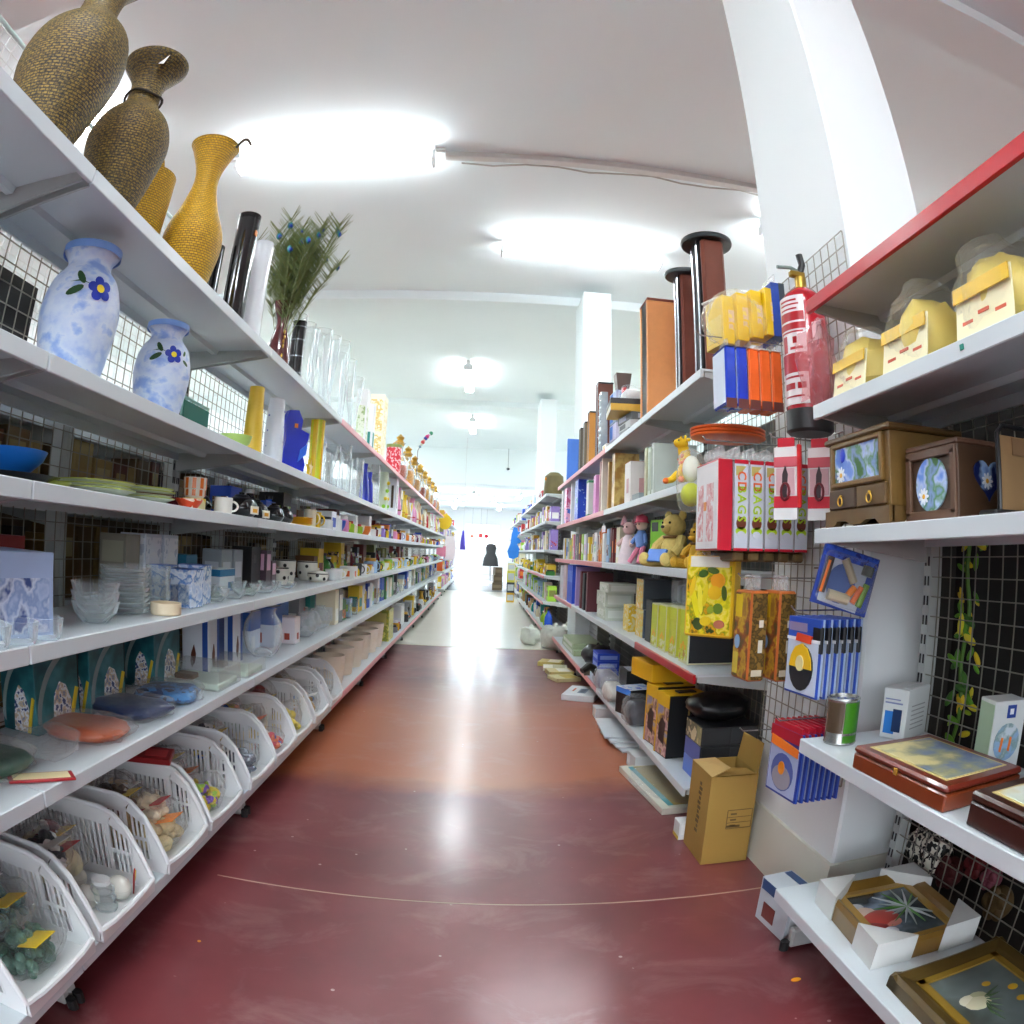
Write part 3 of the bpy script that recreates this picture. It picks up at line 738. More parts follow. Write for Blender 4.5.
# blue leaping-dolphin shaped figure on a star base
t = thing('blue_figure', 'deep blue wavy cut-out figure vase with a pale rim', 'ornament', (LX(.1), 3.02, Z2), -.85)
out = [(-.055, 0), (.05, 0), (.062, .05), (.045, .10), (.070, .17), (.072, .20), (.03, .215), (.035, .26), (.01, .305), (-.04, .30), (-.058, .25), (-.048, .16), (-.062, .08)]
MB().prism(out, -.02, .02, 'x').build('body', M('#1a2fc0', .25, coat=.3), t); MB().box((.023, 0, .23), (.004, .016, .02)).build('price_sticker', M('#f0923a', .5), t)
MB().prism([(.02, .06), (.06, .10), (.066, .15), (.03, .12)], .02, .026, 'x').build('fin', M('#2f6fe0', .3), t)
st = []
for i in range(10):
    a = i * PI / 5 + PI / 2; r = .045 if i % 2 == 0 else .02; st.append((r * math.cos(a), .05 + r * math.sin(a)))
v = MB().prism(st, -.008, .008, 'x').build('star_ornament', M('#ecc21f', .35), None, (LX(.05), 3.17, Z2 + .04)); tag(v, 'yellow starfish ornament between the blue figure and the ribbed vase', 'ornament')
v.location.z = Z2 - .012 + .012
v = pot('tall_vase', 'tall bright yellow ribbed vase with orange streaks', 'vase', (LX(.1), 3.47, Z2), [(.036, 0), (.036, .02), (.038, .2), (.040, .345)], PIC(('#e8c416', '#f0d820', '#e8a21a', '#f0d820', '#d9dc2a'), 7, .25, 'LINEAR', 'wave', (1, 1, .05)), .004, 24)
pot('tall_vase', 'slim yellow and orange vase tucked behind the ribbed yellow one', 'vase', (LX(.2), 3.38, Z2), [(.028, 0), (.03, .1), (.026, .2), (.03, .27)], M('#eca22a', .3), .004, 18)
for i, (x, y, r, h, k) in enumerate(((.1, 3.80, .048, .26, 1), (.2, 3.92, .045, .30, 0), (.1, 4.02, .04, .24, 2), (.1, 4.25, .042, .33, 2), (.19, 4.36, .04, .3, 1), (.1, 4.5, .04, .29, 2), (.1, 4.70, .045, .30, 2))):
    pot('glass_vase', '%s clear glass vase after the ribbed yellow vase on the second shelf' % ordw(i + 1), 'vase', (LX(x), y, Z2), glass_vase(k, r, h), GLASS2, .004, 20, 'clear glass vases on the second shelf', 4)
for i, (y, h) in enumerate(((5.0, .31), (5.22, .27))):
    pot('glass_bottle', '%s cobalt blue glass bottle on the second shelf' % ('taller' if i == 0 else 'shorter'), 'bottle', (LX(.1), y, Z2), [(.034, 0), (.036, .05), (.030, .17), (.018, h - .06), (.022, h)], M('#2738b8', .12, var=.25, coat=.5), .004, 18, None, 4)
pot('glass_vase', 'clear straight glass vase after the cobalt bottles', 'vase', (LX(.09), 5.45, Z2), [(.04, 0), (.04, .1), (.04, .25), (.04, .36)], GLASS2, .004, 18)
v = pot('tall_vase', 'tall pale green vase with lime and yellow flowers', 'vase', (LX(.1), 5.98, Z2), [(.045, 0), (.046, .1), (.042, .25), (.044, .36)], M('#dbe8cf', .3), .004, 20)
for i in range(8): MB().ball((.046 * math.cos(-1.2 + i * .35), .046 * math.sin(-1.2 + i * .35), .05 + .07 * (i % 4)), .018, 0, (1, 1, 1), 8, 6).build('painted_bloom', M(('#8fce2a', '#ecd028')[i % 2], .4), v)
carton('picture_frame_box', 'white frame box with a narrow dark slot picture', 'box', (LX(.09), 6.62, Z2), (.08, .16, .37), '#e9ebee', panels=(('+x', (.38, .2, .62, .8), '#4a3820'), ('-y', (.35, .2, .65, .8), '#4a3820')))

# ------------------------------------------------------------------ third shelf
v = turned('black_plate', 'black plate under the blue bowl at the near end of the third shelf', 'plate', (LX(.19), 1.12, Z3), shell([(0, 0), (.06, 0), (.105, .018), (.12, .022)], .004), M('#15181c', .2), 32)
v = turned('blue_bowl', 'bright blue bowl standing on the black plate', 'bowl', (LX(.19), 1.12, Z3 + .0235), shell([(0, 0), (.04, 0), (.075, .03), (.085, .05)], .004), M('#1f6fc8', .3), 32)
YG = M('#c6cf62', .3); CR = M('#e3e8d4', .3)
def plate(label, x, y, z, r, mat, group=None, h=.018, name='dinner_plate', rimmat=None):
    o = turned(name, label, 'plate', (LX(x), y, z), shell([(0, 0), (r * .55, 0), (r * .9, h * .8), (r, h)], .003), mat, 32, group)
    if rimmat: MB().lathe([(r * .97, h * .92), (r, h), (r * 1.006, h + .001), (r * .97, h * .96)], 32).build('rim_band', rimmat, o)
    return o
plate('small lime plate near the camera end of the third shelf', .13, 1.22, Z3, .042, YG)
for k, (dx, dz) in enumerate(((0, 0), (.01, .006), (.003, .012))):
    plate('cream plate with a yellow rim, %s of the nearer loose pile' % ('lowest', 'middle', 'topmost')[k], .13 + dx, 1.40, Z3 + dz * 1.4, .105, CR, 'nearer cream plates', rimmat=YG)
for k in range(4):
    plate('cream plate, %s from the bottom of the farther pile by the striped cup' % ordw(k + 1), .14 + .006 * (k % 2), 1.66, Z3 + .0085 * k, .10, CR, 'farther cream plates', rimmat=(YG, M('#7a4a2a', .4), YG, YG)[k])
turned('sauce_dish', 'maroon dish behind the stacked cream plates', 'dish', (LX(.11), 1.83, Z3), shell([(0, 0), (.03, 0), (.05, .025), (.052, .03)], .004), M('#6a1f28', .25), 24)
turned('sauce_dish', 'orange-red spotted dish in front of the striped cup', 'dish', (LX(.05), 1.80, Z3), shell([(0, 0), (.025, 0), (.04, .02), (.042, .028)], .004), PIC(('#d8481f', '#d8481f', '#f0e0c8'), 40, kind='vor'), 24)
def mug(label, x, y, z, r, h, mat, rz=0., hm=None, group=None):
    o = turned('mug', label, 'mug', (LX(x), y, z), shell([(0, 0), (r * .92, 0), (r, .008), (r, h)], .003), mat, 24, group, rz)
    MB().tube([(r - .002 + .022 * math.sin(a), 0, h * .5 + h * .3 * math.cos(a)) for a in [i * PI / 8 for i in range(9)]], .004, 6).build('handle', hm or mat, o)
    return o
STR = PIC(('#e8761f', '#f3ead8'), 20, .3, 'CONSTANT', 'vor', (1, 1, .001))
mb_cup = turned('striped_cup', 'orange and white vertically striped cup on the third shelf', 'cup', (LX(.14), 2.03, Z3 + .045), shell([(0, 0), (.030, 0), (.036, .008), (.041, .066)], .003), M('#f3ead8', .3), 32)
for i in range(9):
    a = i * 2 * PI / 9; band(mb_cup, 'orange_stripe', .0375, .006, .03, M('#e8761f', .3), 3, a, a + .34); o = band(mb_cup, 'orange_stripe', .0408, .03, .064, M('#e8761f', .3), 3, a, a + .34)
turned('striped_cup', 'yellow and white cup under the orange striped one', 'cup', (LX(.14), 2.03, Z3), [(0, 0), (.034, 0), (.04, .008), (.04, .044), (0, .044)], PIC(('#f1e6b0', '#ecc62a', '#f3efe0'), 26, kind='vor'), 24)
mug('small white mug with a red mark beside the striped cups', .06, 2.10, Z3, .032, .055, M('#efece2', .3), .6)
turned('napkin_ring', 'yellow round tub behind the cream plates', 'tub', (LX(.27), 1.80, Z3), shell([(0, 0), (.05, 0), (.055, .05)], .004), M('#d3a92a', .4), 24)
carton('small_carton', 'small yellow carton beside the yellow round tub', 'box', (LX(.28), 1.96, Z3), (.06, .07, .065), '#d8b53a')
BG = M('#101113', .1, var=.2, coat=.8)
def teapot(label, x, y, r, h, sticker):
    o = turned('lidded_pot', label, 'pot', (LX(x), y, Z3), smooth_prof([(.0005, 0), (r * .6, .002), (r * .95, h * .28), (r, h * .5), (r * .8, h * .82), (r * .5, h * .95)], 4), BG, 28, 'black glossy pots')
    MB().lathe([(r * .52, h * .94), (r * .4, h * 1.04), (.01, h * 1.08), (.012, h * 1.16), (0, h * 1.2)], 20).build('lid', BG, o)
    MB().tube([(0, r * .85 + .02 * math.sin(a), h * .55 + h * .22 * math.cos(a)) for a in [i * PI / 6 for i in range(7)]], .005, 6).build('handle', BG, o)
    if sticker:
        MB().box((r * .96, -.02, h * .36), (.004, .05, .03), R=RZ(-.25)).build('price_sticker', M('#efe8d8', .5), o); MB().box((r * .98, -.02, h * .34), (.005, .03, .014), R=RZ(-.25)).build('sticker_mark', M('#e3a32a', .5), o)
    return o
teapot('glossy black lidded pot with a price sticker, largest of the row', .10, 2.38, .066, .082, True)
teapot('black lidded pot second in the row, small yellow sticker on it', .11, 2.60, .048, .072, True)
teapot('black lidded pot third in the row after the largest', .10, 2.79, .048, .072, False)
teapot('black lidded pot last in the row, next to the yellow dishes', .10, 2.96, .042, .07, False)
teapot('black lidded pot at the back, behind the largest one', .25, 2.30, .055, .08, False)
for k in range(4): turned('oval_dish', 'yellow dish, %s from the bottom of the short pile by the black pots' % ordw(k + 1), 'dish', (LX(.08), 3.17, Z3 + .009 * k), shell([(0, 0), (.04, 0), (.06, .012), (.064, .016)], .003), M('#e0a91f', .3), 24, 'yellow dishes')
# ------------------------------------------------------------------ rows of smaller goods, each a thing with its own label
HUES = {'cream': '#e9e0c4', 'white': '#e9ebec', 'yellow': '#e3c02c', 'mustard': '#c7972a', 'orange': '#e07a2a', 'red': '#b8282c', 'maroon': '#6d2026', 'pink': '#dd8fb8', 'violet': '#8a74b8', 'blue': '#2750b8', 'pale blue': '#9dbddb',
        'teal': '#1f8a80', 'lime': '#9cc63a', 'green': '#3d7a3a', 'olive': '#77783a', 'brown': '#6d4a2a', 'tan': '#b99565', 'grey': '#8b8f92', 'charcoal': '#33363a', 'black': '#161718'}
COUNT = {}
USED = set()
def auto(look, where):
    k = (look, where); COUNT[k] = COUNT.get(k, 0) + 1
    return '%s %s along the %s' % (ordw(COUNT[k]), look, where)
def filler(kind, hue, loc, d, w, h, sd, where, r, group):
    c = HUES[hue]; rz = (0 if sd > 0 else PI) + r.uniform(-.06, .06)
    near = '-y' if sd > 0 else '+y'
    lab = lambda n: auto('%s %s' % (hue, n), where)
    if kind in ('carton', 'book', 'tall carton'):
        acc = HUES[r.choice(list(HUES))]; acc2 = HUES[r.choice(list(HUES))]
        pm = r.choice((M(acc, .4), PIC((c, acc, acc2, '#e9e9e4'), r.choice((25, 40)), off=r.choice((1, 5, 9))), M('#e8e8e2', .4)))
        u0, v0 = r.uniform(.08, .2), r.uniform(.1, .4)
        return carton({'carton': 'carton', 'book': 'storage_album', 'tall carton': 'carton'}[kind], lab({'carton': 'carton', 'book': 'album', 'tall carton': 'upright carton'}[kind]), 'box' if kind != 'book' else 'album', loc, (d, w, h), c, rz, group,
                      (('+x', (u0, v0, .9, min(.92, v0 + r.uniform(.3, .5))), pm), (near, (.12, v0, .88, min(.92, v0 + .4)), pm)))
    q = min(w / 2, .06)
    if kind == 'jar':
        o = turned('jar', lab('jar'), 'jar', loc, [(0, 0), (q * .92, 0), (q, .006), (q, h * .72), (q * .7, h * .82), (0, h * .82)], M(c, .25), 16, group, rz)
        cyl_part(o, 'lid', q * .78, h * .8, h, M(r.choice(('#e8e8e8', '#1a1a1a', '#c79a3a', '#b8282c')), .35), 16); return o
    if kind == 'bottle':
        o = turned('bottle', lab('bottle'), 'bottle', loc, smooth_prof([(.0005, 0), (q * .8, .002), (q * .85, h * .4), (q * .7, h * .6), (q * .3, h * .78), (q * .28, h * .9)], 3), M(c, .2), 14, group, rz)
        cyl_part(o, 'cap', q * .34, h * .88, h, M(r.choice(('#e8e8e8', '#1a1a1a', '#c79a3a')), .35), 12); return o
    if kind == 'glass':
        o = turned('drinking_glass', lab('clear glass').replace(hue + ' ', ''), 'glass', loc, shell([(0, 0), (q * .8, 0), (q * .85, .01), (q, h)], .003), GLASS2, 16, group); return o
    if kind == 'vase':
        o = pot('vase', lab('vase'), 'vase', loc, [(q * .6, 0), (q * .9, h * .25), (q * .6, h * .6), (q * .45, h * .8), (q * .7, h)], M(c, .3), .003, 18, group, 3); band(o, 'painted_band', q * .9, h * .22, h * .27, M(HUES[r.choice(list(HUES))], .4), 18); return o
    if kind == 'bowl':
        o = turned('bowl', lab('bowl'), 'bowl', loc, shell([(0, 0), (q * .5, 0), (q * .9, h * .5), (q, h)], .003), M(c, .3), 18, group, rz); return o
    if kind == 'mug':
        o = turned('mug', lab('mug'), 'mug', loc, shell([(0, 0), (q * .7, 0), (q * .75, h)], .003), M(c, .3), 16, group, rz)
        MB().tube([(q * .74 + .02 * math.sin(a), 0, h * .5 + h * .3 * math.cos(a)) for a in [i * PI / 6 for i in range(7)]], .004, 5).build('handle', M(c, .3), o); return o
RUNS = {LF: LB + [15.3 + 1.4 * k for k in range(6)], .792: list(RB) + [8.4 + 1.38 * k for k in range(5)], .86: [15.6 + 1.4 * k for k in range(5)]}
def fill(where, xf, sd, z, y0, y1, hr, kinds, hues, wr=(.08, .13), off=.09, seed=0, space=.012, grow=0.03, dr=(.08, .14), group=None):
    """a row of goods from y0 to y1 behind the lip; widths grow a little with distance"""
    r = random.Random(seed); y = y0
    tops = LT if xf == LF else (UT if (xf > .8 or y0 > 8) else RT)
    gap = min([t for t in tops if t > z + .01] + [z + 9]) - z - .066
    while True:
        w = r.uniform(*wr) * (1 + grow * max(0, y - 4)); kind = r.choice(kinds); h = min(gap, r.uniform(*hr)); d = r.uniform(*dr)
        if kind in ('bowl', 'mug', 'jar', 'glass'): h = min(h, r.uniform(.07, .12))
        if kind in ('bowl',): h = min(h, .07)
        if kind == 'book': w *= .55
        if kind not in ('carton', 'book', 'tall carton'): w = min(w, .12); d = w
        if y + w > y1: break
        hit = [b for b in RUNS[xf] if y - .022 < b < y + w + .022]
        if hit: y = hit[0] + .024; continue
        offc = min(off + (.05 if kind in ('carton', 'book', 'tall carton') else .02) - .03 + d * .2, .338 - d / 2 - .03 * w)
        filler(kind, r.choice(hues), (xf - sd * offc, y + w / 2, z), d, w, h, sd, where, r, group or 'goods on the ' + where)
        y += w + space * (1 + .6 * max(0, y - 4)) * r.uniform(.6, 1.8)
# third shelf, rest
fill('third shelf of the housewares run', LF, 1, Z3, 3.30, 14.0, (.07, .16), ('jar', 'jar', 'carton', 'bowl', 'mug', 'jar', 'carton'), ('white', 'yellow', 'lime', 'blue', 'orange', 'maroon', 'violet', 'black', 'white', 'cream', 'pink'), (.07, .11), .07, 11)
fill('back row of the third shelf', LF, 1, Z3, 2.6, 7.5, (.10, .17), ('carton', 'bottle', 'carton'), ('charcoal', 'brown', 'olive', 'blue', 'maroon', 'black', 'grey'), (.08, .16), .24, 12)
carton('carton', 'wide dark blue carton at the back of the third shelf', 'box', (LX(.27), 5.9, Z3), (.1, .26, .19), '#1d3f86', panels=(('+x', (.1, .2, .6, .7), '#3f77c8'), ('-y', (.1, .2, .9, .7), '#3f77c8'))) if 0 else None
# second shelf, rest
fill('second shelf of the housewares run', LF, 1, Z2, 6.95, 14.0, (.24, .36), ('vase', 'tall carton', 'bottle', 'vase', 'tall carton'), ('cream', 'white', 'charcoal', 'pink', 'orange', 'yellow', 'cream', 'tan', 'red', 'white'), (.11, .16), .09, 21)
# fourth shelf
def printed_box(label, x, y, z, dims, col, art, rz=0., group=None, name='printed_box', extra=()):
    return carton(name, label, 'box', (LX(x), y, z), dims, col, rz, group, (('+x', (.08, .12, .92, .72), art), ('-y', (.08, .12, .92, .72), art)) + tuple(extra))
KIT = PIC(('#4f6fae', '#a9b8d6', '#7f94c0', '#c8d0e0', '#3a4f8a'), 20, .35, 'LINEAR')
b = carton('printed_box', 'pale blue box with pictures of plastic tubs, at the camera end of the fourth shelf', 'box', (LX(.155), 1.03, Z4), (.19, .21, .165), '#9fb2d4', -.25, None, (('+x', (.06, .06, .94, .7), KIT), ('-y', (.06, .06, .94, .7), KIT)))
panel(b, '-y', (.04, .72, .55, .95), M('#1f4fa0', .4), (.20, .21, .165), 'brand_strip', .002); panel(b, '-y', (.22, .78, .5, .9), M('#8fd04a', .4), (.20, .21, .165), 'green_mark', .003)
MB().cyl(.012, 0, .003, 16, (0, 0, 0), 0, RX(PI / 2)).build('round_seal', M('#9a3a3a', .4), b, (.075, -.105, .145)); panel(b, '-y', (.2, .35, .38, .55), M('#f09a2a', .5), (.20, .21, .165), 'price_sticker', .0035)
carton('shoe_box', 'plain dark red box standing at the back of the fourth shelf', 'box', (LX(.29), 1.10, Z4 + .0), (.10, .30, .19), '#7a1f22', 0, None, (('+x', (.02, .8, .98, .83), '#5e1519', 'lid_edge'),))
for i, (x, y) in enumerate(((.035, .90), (.034, .985), (.034, 1.07))):
    turned('drinking_glass', 'faceted clear glass tumbler, %s of those in front of the pale blue box' % ordw(i + 1), 'glass', (LX(x), y, Z4), shell([(0, 0), (.034, 0), (.038, .01), (.042, .042)], .004), GLASS2, 10, 'clear tumblers')
def glass_bowl(label, x, y, z, r, h, n=14, group=None, mat=None):
    return turned('glass_bowl', label, 'bowl', (LX(x), y, z), shell([(0, 0), (r * .5, 0), (r * .85, h * .45), (r, h)], .004), mat or GLASS2, n, group)
for k in range(3): glass_bowl('faceted clear glass bowl, %s of the nest beside the tall plate stack' % ('lowest', 'middle', 'topmost')[k], .10, 1.37, Z4 + .022 * k, .066, .052, 14, 'nested clear glass bowls')
for k in range(9):
    turned('glass_plate', 'clear glass dish, %s from the bottom of the tall stack on the fourth shelf' % ordw(k + 1), 'plate', (LX(.15), 1.60, Z4 + .0135 * k), shell([(0, 0), (.05, 0), (.068, .006), (.076, .018)], .003), GLASS2, 28, 'stacked clear glass dishes')
for i, (x, y) in enumerate(((.11, 1.735), (.2, 1.75))):
    for k in range(3):
        turned('drinking_glass', 'fluted clear glass, %s in the %s stack behind the ramekin' % (('bottom', 'middle', 'top')[k], ('front', 'back')[i]), 'glass', (LX(x), y, Z4 + .036 * k), shell([(0, 0), (.028, 0), (.031, .01), (.038, .055)], .003), GLASS2, 12, 'stacked fluted glasses')
turned('ramekin', 'cream round ramekin alone at the edge of the fourth shelf', 'dish', (LX(.045), 1.66, Z4), shell([(0, 0), (.042, 0), (.045, .004), (.045, .033)], .004), M('#e3d3b4', .4), 32)
BP = PIC(('#6f96cc', '#b9cce6', '#dfe6ee', '#4f7fc0', '#cfdbe8'), 26, .2, 'LINEAR')
for i, (x, y, h) in enumerate(((.1, 1.90, .115), (.12, 2.02, .125), (.2, 1.95, .12))):
    t = carton('glassware_pack', 'blue and clear wrapped pack of glasses, %s beside the fluted glasses' % ordw(i + 1), 'pack', (LX(x), y, Z4), (.09, .09, h), BP, .1 * i, 'wrapped packs of glasses')
    panel(t, '-y', (.1, .1, .9, .6), GLASS2, (.09, .09, h), 'window'); panel(t, '+z', (.0, .0, 1, 1), M('#2f5fb0', .3), (.09, .09, h), 'blue_top')
PB = PIC(('#c8cfd6', '#e3e7ea', '#b9c3cf'), 20)
for i, (x, y) in enumerate(((.285, 1.93), (.285, 2.06))):
    o = carton('plate_box', 'grey-white box with a round plate picture, %s of the pair standing at the back' % ('nearer', 'farther')[i], 'box', (LX(x), y, Z4), (.1, .115, .215), '#c9d2da', 0, 'plate boxes', (('-y', (.05, .05, .95, .95), PB), ('+x', (.05, .05, .95, .95), PB)))
    flat_poly(o, ell(.5, .52, .36, .22), M('#e8eaea', .4), '-y', (.1, .115, .215), 'plate_picture', .003); flat_poly(o, [(.45, .45), (.56, .45), (.6, .6), (.48, .62)], M('#e8a02a', .4), '-y', (.1, .115, .215), 'orange_mark', .004)
    flat_poly(o, ell(.5, .52, .36, .22), M('#e8eaea', .4), '+x', (.1, .115, .215), 'plate_picture', .003)
carton('plate_box', 'plain beige upright box left of the plate-picture boxes', 'box', (LX(.29), 1.80, Z4), (.1, .09, .21), '#8d8a7c', 0, None, (('-y', (.1, .6, .9, .9), '#a8a48f'),))
carton('printed_box', 'white box with a teal lid strip behind the clear bowls', 'box', (LX(.22), 2.42, Z4), (.12, .16, .10), '#dfe6ea', 0, None, (('+x', (0, .72, 1, .98), '#1f6f9a'), ('-y', (0, .72, 1, .98), '#1f6f9a'), ('+x', (.55, .15, .9, .5), '#5f86b0')))
carton('printed_box', 'small teal box at the back, beside the plate-picture boxes', 'box', (LX(.28), 2.24, Z4), (.09, .10, .15), '#1f6a86', 0, None, (('-y', (.15, .4, .85, .7), '#8fb8c8'),))
for i, (y, w) in enumerate(((2.62, .12), (2.76, .11))):
    carton('printed_box', 'grey box with a white label at the back, %s past the teal lid box' % ordw(i + 1), 'box', (LX(.29), y, Z4), (.09, w, .17), '#9aa3ab', 0, 'grey boxes at the back', (('+x', (.15, .3, .85, .7), '#c9cfd6'), ('-y', (.15, .3, .85, .7), '#c9cfd6')))
carton('printed_box', 'black box at the back of the fourth shelf beside the grey boxes', 'box', (LX(.27), 2.93, Z4), (.1, .13, .185), '#121314', 0, None, (('+x', (.2, .6, .5, .8), '#3a3a3c'),))
for i, y in enumerate((3.06, 3.15)): carton('printed_box', 'dark box with pink oval label, %s of the pair after the black box' % ordw(i + 1), 'box', (LX(.24), y, Z4), (.08, .075, .17 - .05 * i), '#4a3440', 0, 'pink-labelled boxes', (('-y', (.15, .45, .85, .9), '#d8a8c0'), ('+x', (.15, .45, .85, .9), '#d8a8c0'), ('-y', (.35, .55, .65, .8), '#8a3a6a')))
for i, (x, y, r, h) in enumerate(((.10, 2.14, .06, .045), (.17, 2.2, .055, .05), (.09, 2.30, .055, .04), (.10, 2.47, .066, .05), (.19, 2.56, .06, .05), (.09, 2.66, .06, .036), (.12, 2.84, .055, .04), (.1, 3.0, .06, .035))):
    glass_bowl('clear glass bowl, %s of the loose ones in front of the boxes' % ordw(i + 1), x, y, Z4, r, h, 16, 'loose clear glass bowls')
    if i in (0, 3): MB().ball((0, 0, .022), r * .6, 0, (1, 1, .3), 10, 6).build('green_lining', FILM('#b8d8b0', .3), bpy.data.objects[[o for o in bpy.data.objects.keys() if o.startswith('glass_bowl')][-1]])
def dotted_pot(label, x, y, z, r, h, lid=False):
    o = turned('dotted_pot', label, 'pot', (LX(x), y, z), shell([(0, 0), (r * .8, 0), (r, h * .3), (r, h)], .004), M('#e6e3d6', .3), 24, 'black-spotted white pots')
    for i in range(9): surf_patch(lambda q: r * (.8 + .2 * min(1, q / (h * .3))), i * .7, h * (.4 + .35 * (i % 2)), ell(0, 0, .010, .010, 10), M('#1a1a1a', .4), o, 'black_spot')
    if lid: MB().lathe([(r, h), (r * .95, h + .006), (.008, h + .016), (.01, h + .026), (0, h + .03)], 20).build('lid', M('#e6e3d6', .3), o)
    band(o, 'dark_rim', r * 1.004, h - .006, h, M('#1c1a18', .3)); return o
dotted_pot('white pot with black spots, nearest of the spotted pots', .22, 3.30, Z4, .05, .085)
dotted_pot('white lidless pot with black spots, behind the nearest spotted pot', .25, 3.52, Z4, .055, .12)
dotted_pot('larger white spotted pot farther along the shelf', .2, 3.80, Z4, .06, .11)
dotted_pot('low white spotted pot with a lid at the shelf edge', .11, 3.70, Z4, .06, .05, True)
carton('small_carton', 'white carton with an orange square label at the edge of the fourth shelf', 'box', (LX(.08), 4.45, Z4), (.1, .13, .075), '#e8e8e4', 0, None, (('+x', (.2, .1, .6, .6), '#e8662a'), ('-y', (.2, .1, .7, .6), '#e8662a')))
fill('fourth shelf of the housewares run', LF, 1, Z4, 4.55, 14.0, (.08, .17), ('bowl', 'mug', 'jar', 'carton', 'mug', 'bottle'), ('white', 'cream', 'white', 'yellow', 'pale blue', 'white', 'charcoal', 'maroon', 'lime', 'pink'), (.08, .13), .08, 31)
fill('edge of the fourth shelf by the spotted pots', LF, 1, Z4, 3.90, 4.33, (.05, .07), ('bowl', 'mug'), ('white', 'cream'), (.09, .1), .07, 33)
fill('back row of the fourth shelf', LF, 1, Z4, 4.0, 9.0, (.12, .24), ('carton', 'tall carton', 'bottle'), ('green', 'brown', 'maroon', 'charcoal', 'yellow', 'olive', 'black'), (.09, .14), .24, 32)

# ------------------------------------------------------------------ fifth shelf
ART = PIC(('#12303a', '#1a4a52', '#24636a', '#3f7f86'), 9, .3, 'LINEAR')
for i, y in enumerate((1.36, 1.62, 2.02)):
    o = carton('plate_set_box', 'dark teal box with an arc and figurine picture, %s of three at the back' % ('nearest', 'middle', 'farthest')[i], 'box', (LX(.285), y, Z5), (.12, .20, .215), ART, 0, 'dark plate-set boxes')
    d = (.12, .20, .215)
    for f in ('-y', '+x'):
        arc = [(.02 + .98 * (1 - math.cos(a)) * 1.0, .15 + .82 * math.sin(a)) for a in [k * PI / 2 / 14 for k in range(15)]]
        arc2 = [(min(1, p + .07), max(0, q - .05)) for p, q in reversed(arc)]
        flat_poly(o, arc + arc2, M('#7f8d8d', .4), f, d, 'plate_edge', .002)
        flat_poly(o, [(.35, .02), (.75, .02), (.8, .3), (.68, .5), (.55, .55), (.42, .42)], PIC(('#8a90a8', '#c9b49a', '#e0e0e4', '#3a4a7a'), 60), f, d, 'figurine_picture', .003)
        flat_poly(o, [(.72, .02), (.8, .02), (.98, .42), (.92, .44)], M('#d8b82a', .4), f, d, 'yellow_ribbon', .004)
    MB().box((0, .103, .107), (.12, .004, .213)).build('side_flap', M('#101416', .5), o)
def soft_pack(label, loc, size, col, film=WRAP, rz=0., seed=1, name='soft_pack', cat='packet', strip=None, group=None, tilt=(0, 0)):
    t = blob(size[0] / 2 * .88, size[1] / 2 * .9, size[2] / 2 * .8, seed, .07, 28, 14, .5).build(name, M(col, .35, var=.3, scale=12, bump=.4) if isinstance(col, str) else col, None, loc, (tilt[0], tilt[1], rz)); tag(t, label, cat, group)
    blob(size[0] / 2 * 1.04, size[1] / 2 * 1.06, size[2] / 2, seed + 5, .12, 28, 14, .55).build('clear_wrap', film, t)
    if strip: MB().box((0, 0, 0), (size[0] * .8, .035, .003), R=RY(.05)).build('header_strip', M(strip, .35), t, (0, -size[1] * .52, .012))
    return t
soft_pack('dark green cloth in a clear packet at the camera end of the fifth shelf', (LX(.17), 1.0, Z5), (.18, .20, .055), '#0e4a34', seed=3)
t = MB().box((0, 0, .004), (.045, .15, .006), ch=.001).build('header_card', M('#a01f26', .4), None, (LX(.045), 1.03, Z5), (0, 0, -.75)); tag(t, 'long red card strip lying at the edge of the fifth shelf', 'card')
MB().box((0, 0, .0075), (.034, .13, .001)).build('pale_edge', M('#e8d8a8', .4), t)
blob(.07, .085, .03, 8, .2).build('clear_packet', WRAP, None, (LX(.125), 1.175, Z5)).__setitem__('label', 'empty crumpled clear packet beside the green cloth'); bpy.data.objects['clear_packet']['category'] = 'packet'
soft_pack('orange-brown cloth in a clear packet lying flat on the fifth shelf', (LX(.14), 1.36, Z5), (.24, .19, .05), '#a5480f', seed=13, rz=.3)
soft_pack('dark blue cloth pack, nearer of the two blue ones on the fifth shelf', (LX(.14), 1.60, Z5), (.24, .2, .06), '#0f2c58', seed=23, rz=-.2)
soft_pack('navy wrapped pack with bright blue print, farther of the two blue ones', (LX(.13), 1.83, Z5), (.22, .2, .055), PIC(('#12305e', '#173a6e', '#2f7fc0', '#0d2548'), 22), seed=33, rz=.2)
CLR = FILM('#eef4f3', .2, .1)
for i, (x, y, h) in enumerate(((.13, 2.10, .07), (.12, 2.36, .055))):
    o = carton('clear_box', 'clear plastic flat box with a pale green base, %s of two beside the blue packs' % ('nearer', 'farther')[i], 'box', (LX(x), y, Z5), (.22, .21, h), CLR, 0, 'clear plastic boxes')
    MB().box((0, 0, .012), (.2, .19, .02), ch=.004).build('green_insert', M('#c3d3c2', .4), o); MB().box((-.04, -.04, .03), (.07, .06, .02), ch=.004).build('brown_insert', M('#6a4a2a', .5), o)
LEAF = '#5a2a1a'
